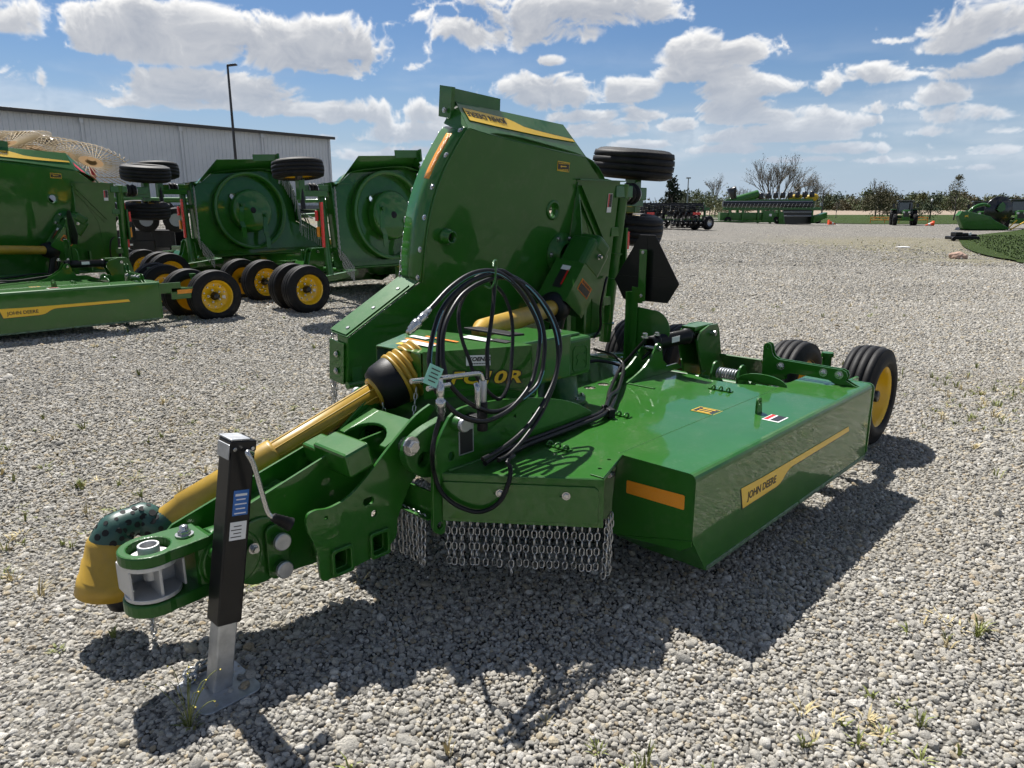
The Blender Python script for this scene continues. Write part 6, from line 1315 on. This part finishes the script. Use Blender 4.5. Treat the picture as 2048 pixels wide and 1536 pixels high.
def reel_header():
    d = 54.0; base = ground_at(1955, d); root = empty('reel_header', base); tag(root, 'green combine header with big black pickup reel at the right edge', 'combine header')
    S = d / F_; X = lambda px: (px - 1955) * S; Zp = lambda py: max(0.02, at(1955, py, d).z - base.z)
    out = [(1896, 431), (1902, 422), (1920, 424), (1958, 432), (1968, 440), (1998, 455), (1996, 459), (1930, 459), (1910, 458), (1905, 450)]
    f2 = lambda u, v, w: (u, w, v)
    plate('end_shield', [[(X(a), Zp(b)) for a, b in out]], M_GREEN, root, lambda u, v, w: (u, w - 0.5, v), 0.5, 0.06)
    mb = MB(); mb.lathe([(0, 0.0), (0.0, 1.02), (0.06, 1.05), (0.12, 1.02), (0.12, 0.0)], (X(1982), -0.2, Zp(422)), (0, 1, 0), 36); rl = mb.build('reel_disc', M_HUB, root)
    mb = MB(); mb.lathe([(0, 0.0), (0.0, 0.95), (0.06, 0.97), (0.12, 0.95), (0.12, 0.0)], (X(2012), 1.4, Zp(420)), (0, 1, 0), 36); mb.build('reel_disc', M_HUB, root)
    for k in range(6):
        a = k * 1.047; mb = MB(); mb.tube([(X(1982) + 0.9 * math.cos(a), -0.2, Zp(422) + 0.9 * math.sin(a)), (X(2012) + 0.85 * math.cos(a), 1.4, Zp(420) + 0.85 * math.sin(a))], 0.05, 6); mb.build('reel_bat', M_HUB, root)
    plate('reel_guard', [[(X(1974), Zp(420)), (X(1978), Zp(408)), (X(1985), Zp(404)), (X(1990), Zp(410)), (X(1990), Zp(420)), (X(1982), Zp(425))]], M_GREEN, root, lambda u, v, w: (u, w - 0.36, v), 0.06, 0.02)
    mb = MB(); mb.tube(spl([(X(1924), -0.2, Zp(424)), (X(1934), -0.2, Zp(414)), (X(1950), -0.2, Zp(409)), (X(1962), -0.2, Zp(412))], 4), 0.12, 8); mb.build('reel_arm', M_GREEN, root)
    plate('cutter_skid', [[(X(1906), 0.0), (X(1998), 0.0), (X(1990), 0.22), (X(1910), 0.2)]], M_HUB, root, lambda u, v, w: (u, w - 0.1, v), 0.6, 0.03)
    for k, (a, b, c, e) in enumerate(((1996, 458, 2012, 440), (2002, 459, 2030, 442))):
        mb = MB(); mb.tube([(X(a), -0.6, Zp(b)), (X(c), -0.6, Zp(e))], 0.05, 6); mb.build('divider_rod', M_DECAL, root)
    ex, ez = X(1911), Zp(432)
    plate('emblem', [[(ex - 0.14, ez - 0.02), (ex - 0.06, ez + 0.06), (ex + 0.06, ez + 0.05), (ex + 0.12, ez + 0.13), (ex + 0.10, ez + 0.02), (ex + 0.15, ez - 0.10), (ex + 0.07, ez - 0.03), (ex - 0.03, ez - 0.02), (ex - 0.12, ez - 0.12), (ex - 0.08, ez - 0.02)]], M_DECAL, root, lambda u, v, w: (u, w - 0.76, v), 0.01, 0.001)
reel_header()

# ---------------------------------------------------------------- tractors
M_GLASS = pbr('cab_glass', (0.03, 0.04, 0.045), 0.05, coat=0.5, spec=0.8)
_tr = None
def tractor(label, x, d, s=1.0, rz=0.0):
    global _tr
    base = ground_at(x, d)
    if _tr is None:
        root = empty('tractor')
        for sx in (-1, 1):
            mb = MB(); mb.lathe([(-0.22, 0.35), (-0.24, 0.62), (-0.16, 0.72), (0.16, 0.72), (0.24, 0.62), (0.22, 0.35)], (0.86 * sx, 0.9, 0.72), (1, 0, 0), 24)
            for k in range(18): a = k * 0.349; mb.box((0.86 * sx, 0.9 + 0.73 * math.cos(a), 0.72 + 0.73 * math.sin(a)), (0.42, 0.06, 0.06), Matrix.Rotation(a, 3, 'X'))
            w = mb.build('wheel', M_RUBBER, root); mb = MB(); mb.lathe([(-0.1, 0), (-0.1, 0.36), (0.1, 0.36), (0.1, 0)], (0.86 * sx, 0.9, 0.72), (1, 0, 0), 18, False); mb.build('rim', M_YELLOW, w)
            mb = MB(); mb.lathe([(-0.15, 0.25), (-0.17, 0.44), (-0.10, 0.50), (0.10, 0.50), (0.17, 0.44), (0.15, 0.25)], (0.82 * sx, -0.9, 0.50), (1, 0, 0), 22)
            for k in range(14): a = k * 0.449; mb.box((0.82 * sx, -0.9 + 0.51 * math.cos(a), 0.50 + 0.51 * math.sin(a)), (0.30, 0.05, 0.05), Matrix.Rotation(a, 3, 'X'))
            w = mb.build('wheel', M_RUBBER, root); mb = MB(); mb.lathe([(-0.08, 0), (-0.08, 0.26), (0.08, 0.26), (0.08, 0)], (0.82 * sx, -0.9, 0.50), (1, 0, 0), 18, False); mb.build('rim', M_YELLOW, w)
            mb = MB(); mb.box((0.86 * sx, 0.85, 1.42), (0.46, 1.0, 0.08)); mb.build('fender', M_GREEN, root, 0.03)
            mb = MB(); mb.box((0.22 * sx, -1.42, 1.18), (0.16, 0.03, 0.14)); mb.build('headlight', M_WHITE, root, 0.01)
            for y in (-0.05, 1.25): mb = MB(); mb.tube([(0.60 * sx, y, 1.05), (0.52 * sx, y + (0.08 if y < 0 else -0.04), 2.12)], 0.045, 6); mb.build('cab_post', M_HUB, root)
            mb = MB(); mb.tube([(0.6 * sx, -0.05, 1.85), (0.95 * sx, -0.15, 1.9)], 0.02, 5); mb.box((0.98 * sx, -0.15, 1.78), (0.20, 0.05, 0.34)); mb.build('mirror', M_HUB, root)
        mb = MB(); mb.box((0, -0.72, 1.08), (0.56, 1.36, 0.62)); mb.build('hood', M_GREEN, root, 0.10, segs=3)
        mb = MB(); mb.box((0, -1.40, 0.98), (0.44, 0.04, 0.40)); mb.build('grille', M_HUB, root, 0.01)
        mb = MB(); mb.box((0, -0.2, 0.66), (0.5, 2.4, 0.36)); mb.box((0, -0.9, 0.50), (1.5, 0.16, 0.16)); mb.box((0, 0.9, 0.72), (1.5, 0.24, 0.24)); mb.box((0, -1.5, 0.62), (0.6, 0.2, 0.3)); mb.build('chassis', M_GREEN, root, 0.02)
        mb = MB(); mb.box((0, 0.6, 1.62), (1.08, 1.26, 0.96)); mb.build('cab_glass', M_GLASS, root, 0.04)
        mb = MB(); mb.box((0, 0.6, 1.12), (1.20, 1.34, 0.22)); mb.build('cab_floor', M_HUB, root, 0.03)
        mb = MB(); mb.box((0, 0.58, 2.17), (1.36, 1.60, 0.14)); mb.build('cab_roof', M_HUB, root, 0.05)
        mb = MB(); mb.cyl((0.36, -0.3, 1.3), (0.36, -0.3, 2.0), 0.045, 10); mb.build('exhaust', M_HUB, root)
        _tr = root; r_ = root
    else: r_ = copy_tree(_tr)
    r_.location = base; r_.rotation_euler = (0, 0, rz); r_.scale = (s, s, s); tag(r_, label, 'tractor', 'parked tractors')
    return r_
tractor('green cab tractor facing the camera on the far lawn edge', 1800, 69.0, 1.0, R(-22))
tractor('green cab tractor half hidden behind the pickup reel, red seat showing', 1950, 62.0, 0.95, R(-26))
tractor('green cab tractor at the right edge, behind the reel header', 2026, 58.0, 1.0, R(-28))
# ---------------------------------------------------------------- orange barrier, cones, small implements, rock
M_CONE = pbr('cone_orange', (0.85, 0.09, 0.015), 0.5)
for (x, d, lab, flip) in ((1658, 68.0, 'orange cone lying on its side left of the tractor', 0), (1852, 66.0, 'orange and white cone lying on its side right of the tractor', 1)):
    p = ground_at(x, d); c = empty('traffic_cone', p); tag(c, lab, 'traffic cone', 'fallen traffic cones'); sgn = 1 if not flip else -1
    mb = MB(); mb.lathe([(0, 0.19), (0.70, 0.03), (0.70, 0)], (-0.30 * sgn, 0, 0.20), (sgn, 0, -0.22), 16); mb.build('cone_body', M_CONE, c)
    mb = MB(); mb.lathe([(0.28, 0.127), (0.45, 0.09)], (-0.30 * sgn, 0, 0.203), (sgn, 0, -0.22), 16); mb.build('cone_band', M_WHITE, c)
    mb = MB(); mb.box((-0.31 * sgn, 0, 0.23), (0.04, 0.42, 0.42)); mb.build('cone_base', M_CONE, c, 0.01)
M_ORB = pbr('barrier_orange', (0.70, 0.26, 0.03), 0.5)
p = ground_at(1790, 76.0); ba = empty('barrier', p); tag(ba, 'low orange pipe barrier behind the facing tractor', 'barrier')
for z in (0.35, 0.62): mb = MB(); mb.tube([(-2.9, 0, z), (3.0, 0, z)], 0.035, 6); mb.build('rail', M_ORB, ba)
for k in range(5): mb = MB(); mb.tube([(-2.9 + 1.47 * k, 0, 0), (-2.9 + 1.47 * k, 0, 0.66)], 0.04, 6); mb.build('upright', M_ORB, ba)
for k in range(4): mb = MB(); mb.tube([(-2.9 + 1.47 * k, 0, 0.35), (-2.2 + 1.47 * k, 0, 0.62), (-1.45 + 1.47 * k, 0, 0.35)], 0.02, 5); mb.build('brace', M_ORB, ba)
p = ground_at(1920, 36.5); md = empty('mower_deck', p); tag(md, 'black mower deck attachment lying on the weedy gravel', 'mower deck')
mb = MB(); mb.box((0, 0, 0.14), (1.25, 0.8, 0.16)); mb.build('deck', M_BLACK, md, 0.03)
for x, w_, h_ in ((-0.28, 0.34, 0.20), (0.12, 0.36, 0.16), (0.48, 0.26, 0.10)): mb = MB(); mb.box((x, 0, 0.22 + h_ / 2), (w_, 0.5, h_)); mb.build('cover', M_BLACK, md, 0.04)
mb = MB(); mb.box((0.22, -0.26, 0.34), (0.12, 0.06, 0.14)); mb.build('bracket', M_WHITE, md, 0.01)
for x in (-0.58, 0.60): mb = MB(); mb.cyl((x, -0.35, 0.1), (x, -0.25, 0.1), 0.1, 12); mb.build('roller', M_RUBBER, md)
M_ROCK = pbr('pink_rock', (0.42, 0.28, 0.21), 0.85, var=0.25, vscale=3, bump=0.5, bscale=8)
def rock(name, p, r, mat, seed):
    bm = bmesh.new(); bmesh.ops.create_icosphere(bm, subdivisions=3, radius=1.0)
    for v in bm.verts:
        k = 1 + 0.30 * noise.noise(v.co * 1.1 + Vector((seed, 0, 0))) + 0.10 * noise.noise(v.co * 3 + Vector((seed, 2, 0))); v.co = Vector((v.co.x * r[0] * k, v.co.y * r[1] * k, v.co.z * r[2] * k))
    me = bpy.data.meshes.new(name); bm.to_mesh(me); bm.free(); me.materials.append(mat); o = bpy.data.objects.new(name, me); COL.objects.link(o); o.location = p; return o
p = ground_at(1918, 23.6); tag(rock('boulder', p + Vector((0, 0, 0.07)), (0.26, 0.20, 0.15), M_ROCK, 3.0), 'pinkish boulder at the tip of the lawn', 'boulder')
p = ground_at(1805, 30.0); tag(rock('paper_scrap', p + Vector((0, 0, 0.03)), (0.26, 0.14, 0.025), M_WHITE, 8.0), 'crumpled white scrap lying on the gravel', 'scrap')

# ---------------------------------------------------------------- trees
M_BARK = pbr('bark', (0.10, 0.085, 0.07), 0.9, var=0.25, vscale=2)
M_BARKG = pbr('grey_twigs', (0.19, 0.165, 0.14), 0.9, var=0.2)
def leaf_mat(name, c, tr=0.25):
    m = pbr(name, c, 0.7, var=0.3, vscale=0.8, spec=0.2); return m
LEAF = [leaf_mat('leaves_dark', (0.060, 0.082, 0.042)), leaf_mat('leaves_mid', (0.095, 0.118, 0.055)), leaf_mat('leaves_spring', (0.120, 0.125, 0.050)), leaf_mat('buds_olive', (0.125, 0.112, 0.065)), leaf_mat('buds_rust', (0.088, 0.082, 0.042)), leaf_mat('conifer', (0.015, 0.026, 0.014))]  # distance haze is put into these pale, greyed leaf colours, all but the conifer
def branches(mb, p, d, L, r, depth, rg, spread=0.5, tips=None, n0=3):
    q = p + d * L; mid = (p + q) / 2 + Vector((rg.uniform(-1, 1), rg.uniform(-1, 1), 0)) * L * 0.05
    mb.tube([p, mid, q], [r, r * 0.8, r * 0.6], 4 if depth < 3 else 6, False, True)
    if tips is not None and depth <= 1: tips.append(q)
    if depth == 0: return
    for k in range(n0):
        a = rg.uniform(0, 6.283); u = d.orthogonal().normalized(); v = d.cross(u)
        nd = (d + (u * math.cos(a) + v * math.sin(a)) * rg.uniform(0.25, 1.0) * spread + Vector((0, 0, 0.18))).normalized()
        branches(mb, p + d * L * rg.uniform(0.55, 1.0), nd, L * rg.uniform(0.55, 0.80), r * 0.52, depth - 1, rg, spread, tips, n0)
def tree(name, label, x, d, h, w, kind, group, seed, trunk=0.3, bare=0.0, cat='tree', depth=3, n=260, leaf=0.3):
    rg = random.Random(seed); p = ground_at(x, d); root = empty(name, p); tag(root, label, cat, group)
    mb = MB(); tips = []
    stems = 1 if kind != 'multi' else 5
    mi = {'dark': 0, 'mid': 1, 'spring': 2, 'olive': 3, 'rust': 4, 'conifer': 5, 'multi': 3, 'bare': 3}[kind]
    for s in range(stems):
        dv = Vector((-0.5 + s * 1.0 / (stems - 1) + rg.uniform(-0.08, 0.08) if stems > 1 else rg.uniform(-0.05, 0.05), rg.uniform(-0.1, 0.1), 1)).normalized()
        branches(mb, Vector((0, 0, 0)), dv, h * 0.40, h * 0.020 * (1 if stems == 1 else 0.8), depth, rg, 0.60 if kind in ('bare', 'multi') else 0.7, tips, 4 if kind in ('bare', 'multi') else 3)
    mb.build('trunk', M_BARKG if kind in ('bare', 'multi') else M_BARK, root, fixn=False)
    vs = []; fs = []
    def card(c, s):
        a = Vector((rg.gauss(0, 1), rg.gauss(0, 1), rg.gauss(0, 1))).normalized(); b = a.orthogonal().normalized() ; e = a.cross(b)
        o = len(vs); k = rg.uniform(0.6, 1.2) * s
        vs.extend([c - b * k, c - e * k * 0.6, c + b * k, c + e * k * 0.6]); fs.append((o, o + 1, o + 2, o + 3))
    if kind in ('bare', 'multi'):
        for t_ in tips:
            if rg.random() < 0.5: card(t_ + Vector((rg.uniform(-0.2, 0.2), rg.uniform(-0.2, 0.2), rg.uniform(-0.2, 0.2))), leaf * 0.5)
    else:
        clumps = []
        for k in range(26):
            z = rg.uniform(0.22, 1.0); rr = (math.sin(min(1.0, z * 1.05) * math.pi) ** 0.6 if kind != 'conifer' else (1.05 - z)) * w / 2
            a = rg.uniform(0, 6.283); q = rr * rg.uniform(0.3, 1.0); clumps.append((Vector((q * math.cos(a), q * math.sin(a), z * h)), w * rg.uniform(0.10, 0.22)))
        for k in range(n):
            c, s = clumps[rg.randrange(len(clumps))]; v = Vector((rg.gauss(0, 1), rg.gauss(0, 1), rg.gauss(0, 0.8))); v = v.normalized() * s * rg.random() ** 0.4
            card(c + v, leaf)
    me = bpy.data.meshes.new('crown'); me.from_pydata([tuple(v) for v in vs], [], fs); me.materials.append(LEAF[mi]); o = bpy.data.objects.new('crown', me); COL.objects.link(o); o.parent = root
    return root
G1 = 'trees beyond the yard'
tree('bare_tree', 'tall bare tree with spreading twigs above the long header', 1543, 120.0, 9.6, 7, 'multi', G1, 4, bare=1, depth=4, leaf=0.22)
tree('bare_tree', 'bare tree with fine leaning twigs, right of the tall one', 1605, 125.0, 7.0, 6, 'multi', G1, 9, bare=1, depth=4, leaf=0.2)
tree('bare_tree', 'slim bare tree with pale twigs, left of the header spout', 1425, 125.0, 6.8, 4, 'bare', G1, 12, bare=1, depth=4, leaf=0.22)
tree('bare_tree', 'small bare tree just left of the tall one', 1482, 130.0, 5.6, 4, 'multi', G1, 15, bare=1, depth=3, leaf=0.2)
tree('shrub', 'yellow green shrub behind the tillage tool', 1452, 110.0, 3.2, 7.0, 'spring', G1, 21, n=1500, leaf=0.13, cat='shrub')
tree('shrub', 'dull green shrub under the slim bare tree', 1415, 118.0, 4.2, 6.0, 'mid', G1, 22, n=1500, leaf=0.14, cat='shrub')
tree('conifer', 'dark conifer behind the wing tyres of the nearest cutter', 1338, 60.0, 3.3, 2.6, 'conifer', G1, 23, n=900, leaf=0.14)
tree('shrub', 'rusty brown budding bush with bare twigs on top, left of the facing tractor', 1752, 105.0, 4.0, 6.5, 'rust', G1, 24, n=3200, leaf=0.12, cat='shrub')
tree('bare_tree', 'sparse bare sapling poking out of the rusty bush', 1742, 106.0, 6.2, 3.0, 'bare', G1, 25, bare=1, depth=3, leaf=0.15)
tree('shrub', 'thin bare bush standing near the utility pole', 1665, 108.0, 2.8, 3.4, 'bare', G1, 31, bare=1, depth=4, leaf=0.10, cat='shrub')
tree('shrub', 'low dark bush right of the facing tractor', 1846, 100.0, 2.0, 3.2, 'dark', G1, 26, n=900, leaf=0.10, cat='shrub')
tree('young_tree', 'young tree with olive buds left of the reel header', 1898, 95.0, 5.4, 3.4, 'olive', G1, 27, n=1200, leaf=0.09)
# far tree line: individual crowns where they can be told apart
kinds = ['dark', 'mid', 'olive', 'mid', 'spring', 'dark', 'olive', 'mid', 'rust', 'dark', 'mid', 'spring']
adj = {'dark': 'dark green', 'mid': 'mid green', 'olive': 'olive budding', 'spring': 'light spring green', 'rust': 'brownish budding'}
xsT = [1360, 1392, 1500, 1585, 1640, 1662, 1690, 1722, 1752, 1780, 1812, 1835, 1858, 1888, 1915, 1942, 1968, 1992, 2018, 2046, 2075]
for i, x in enumerate(xsT):
    k = kinds[i % len(kinds)]; rg = random.Random(100 + i); d = rg.uniform(330, 400)
    ordn = ['first', 'second', 'third', 'fourth', 'fifth', 'sixth', 'seventh', 'eighth', 'ninth', 'tenth', 'eleventh', 'twelfth', 'thirteenth', 'fourteenth', 'fifteenth', 'sixteenth', 'seventeenth', 'eighteenth', 'nineteenth', 'twentieth', 'last'][i]
    tree('field_tree', f'{adj[k]} tree in the far tree line, {ordn} from the left', x + rg.uniform(-6, 6), d, rg.uniform(5.5, 8.2), rg.uniform(12, 20), k, 'far tree line', 200 + i, n=1800, leaf=0.50, depth=2)
# the mass of hedge below and between them
vs = []; fs = []; rg = random.Random(77)
for k in range(40000):
    x = rg.uniform(-420, 620); y = rg.uniform(400, 440) + abs(x) * 0.05; z = abs(rg.gauss(0, 1.0)) * 2.9 * (0.7 + 0.6 * noise.noise(Vector((x * 0.03, 0, 0)))) + 0.2
    a = Vector((rg.gauss(0, 1), rg.gauss(0, 1), rg.gauss(0, 1))).normalized(); b = a.orthogonal().normalized(); e = a.cross(b); s = rg.uniform(0.45, 1.1); c = Vector((x, y, z)); o = len(vs)
    vs += [c - b * s, c - e * s * 0.7, c + b * s, c + e * s * 0.7]; fs.append((o, o + 1, o + 2, o + 3))
me = bpy.data.meshes.new('far_woodland'); me.from_pydata([tuple(v) for v in vs], [], fs); me.materials.append(LEAF[1]); me.materials.append(LEAF[3]); me.materials.append(LEAF[0])
for i, p in enumerate(me.polygons): p.material_index = (i * 7919 >> 3) % 3
o = bpy.data.objects.new('far_woodland', me); COL.objects.link(o); tag(o, 'far hedge and woodland along the horizon', 'woodland', kind='stuff')

# ---------------------------------------------------------------- weeds in the gravel
M_WEED = pbr('weed_green', (0.19, 0.21, 0.055), 0.7, var=0.4, vscale=9)
M_STRAW = pbr('weed_straw', (0.46, 0.38, 0.20), 0.8, var=0.3, vscale=9)
M_WEEDY = pbr('weed_flower', (0.62, 0.50, 0.06), 0.6)
def blades(mb, c, n, h, spread, rg, w=0.0022):
    for k in range(n):
        a = rg.uniform(0, 6.283); l = h * rg.uniform(0.5, 1.1); o = Vector((math.cos(a), math.sin(a), 0)); s = Vector((-math.sin(a), math.cos(a), 0)) * w * rg.uniform(0.7, 1.5)
        b = Vector(c) + o * rg.uniform(0, spread * 0.4); m = b + o * spread * rg.uniform(0.1, 0.5) + Vector((0, 0, l * 0.6)); t_ = m + o * spread * rg.uniform(0.2, 0.7) + Vector((0, 0, l * rg.uniform(0.15, 0.4)))
        mb.add([b - s, b + s, m + s, m - s, t_], [(0, 1, 2, 3), (3, 2, 4)])
rg = random.Random(42)
gm, sm = MB(), MB()
zones = [(-2.3, 4.4, 1.3, 2.0, 150), (-1.9, 3.4, 0.7, 0.7, 45), (3.9, 5.4, 1.0, 1.5, 150), (-1.5, 3.3, 0.6, 0.5, 14), (0.0, 3.2, 2.2, 1.6, 12), (1.15, 1.95, 0.25, 0.16, 16), (1.75, 2.5, 0.2, 0.2, 10), (0.35, 1.75, 0.2, 0.1, 8), (-2.6, 3.0, 0.35, 0.25, 22), (-1.62, 4.1, 0.18, 0.3, 16), (4.4, 6.3, 0.5, 0.4, 40), (-3.4, 8.5, 2.0, 2.2, 60), (4.5, 11, 3.0, 3.0, 60), (-1.3, 14, 2.0, 1.2, 60), (15.5, 28, 5, 9, 200), (0.1, 1.75, 0.7, 0.2, 7)]
for (x, y, rx, ry, n) in zones:
    for k in range(n):
        px, py = x + rg.gauss(0, 0.5) * rx, y + rg.gauss(0, 0.5) * ry
        q = Vector((px, py, 0)) - MO; ma, mbb = q.dot(EA), q.dot(EB)
        if -0.7 < ma < 3.1 and -0.05 < mbb < 2.4: continue
        big = 1.0 + 0.015 * py
        blades(gm if rg.random() < 0.62 else sm, (px, py, terr(px, py) - 0.004), rg.randint(5, 14), rg.choice((0.018, 0.026, 0.034, 0.05, 0.075)) * big, rg.uniform(0.02, 0.06) * big, rg, 0.0026 * big)
tag(gm.build('green_weeds', M_WEED, None, fixn=False), 'thin green weeds sprouting between the stones', 'weeds', kind='stuff')
tag(sm.build('dry_weeds', M_STRAW, None, fixn=False), 'dry straw coloured weeds between the stones', 'weeds', kind='stuff')
gl = MB()
rg2 = random.Random(5)
edge_in = lambda x, y: True
for k in range(5200):
    u = rg2.random(); px = 15.6 + 14 * rg2.random() ** 1.3; py = 19.5 + 22 * rg2.random()
    # inside the near lawn only: to the right of its curved edge
    ex = 15.4 + max(0, py - 22.5) * 0.50 if py > 22.5 else 15.4 + max(0, 22.5 - py) * 0.7
    if px < ex + 0.15 or py < 20.4: continue
    blades(gl, (px, py, terr(px, py) + 0.045), 5, rg2.uniform(0.05, 0.12), 0.06, rg2, 0.010)
tag(gl.build('lawn_grass', pbr('lawn_blade', (0.045, 0.080, 0.012), 0.8, var=0.4, vscale=1.5), None, fixn=False), 'short green grass of the lawn at the right edge', 'grass', kind='stuff')
# the flowering weed in front of the jack foot
W0 = MO + EA * -1.66 + EB * 0.80; wr = empty('weed', (W0.x, W0.y, 0.0)); tag(wr, 'spindly yellow flowering weed in front of the jack foot', 'weed')
mb = MB(); fl = MB(); rg = random.Random(8)
for k in range(12):
    a = rg.uniform(0, 6.283); l = rg.uniform(0.08, 0.22); o = Vector((math.cos(a), math.sin(a), 0)) * rg.uniform(0.02, 0.13)
    tip = o + Vector((0, 0, l)); mb.tube(spl([(0, 0, 0), o * 0.25 + Vector((0, 0, l * 0.5)), o * 0.7 + Vector((0, 0, l * 0.9)), tip], 4), 0.0013, 4)
    for j in range(1): c = tip + Vector((rg.uniform(-1, 1), rg.uniform(-1, 1), rg.uniform(-1, 0.4))) * 0.010; fl.box(c, (0.004, 0.004, 0.003))
mb.build('stem', M_WEED, wr); tag(fl.build('flower', M_WEEDY, wr), kind='stuff')
mb = MB(); blades(mb, (0, 0, 0), 18, 0.05, 0.05, rg, 0.003); mb.build('leaf', M_WEED, wr, fixn=False)
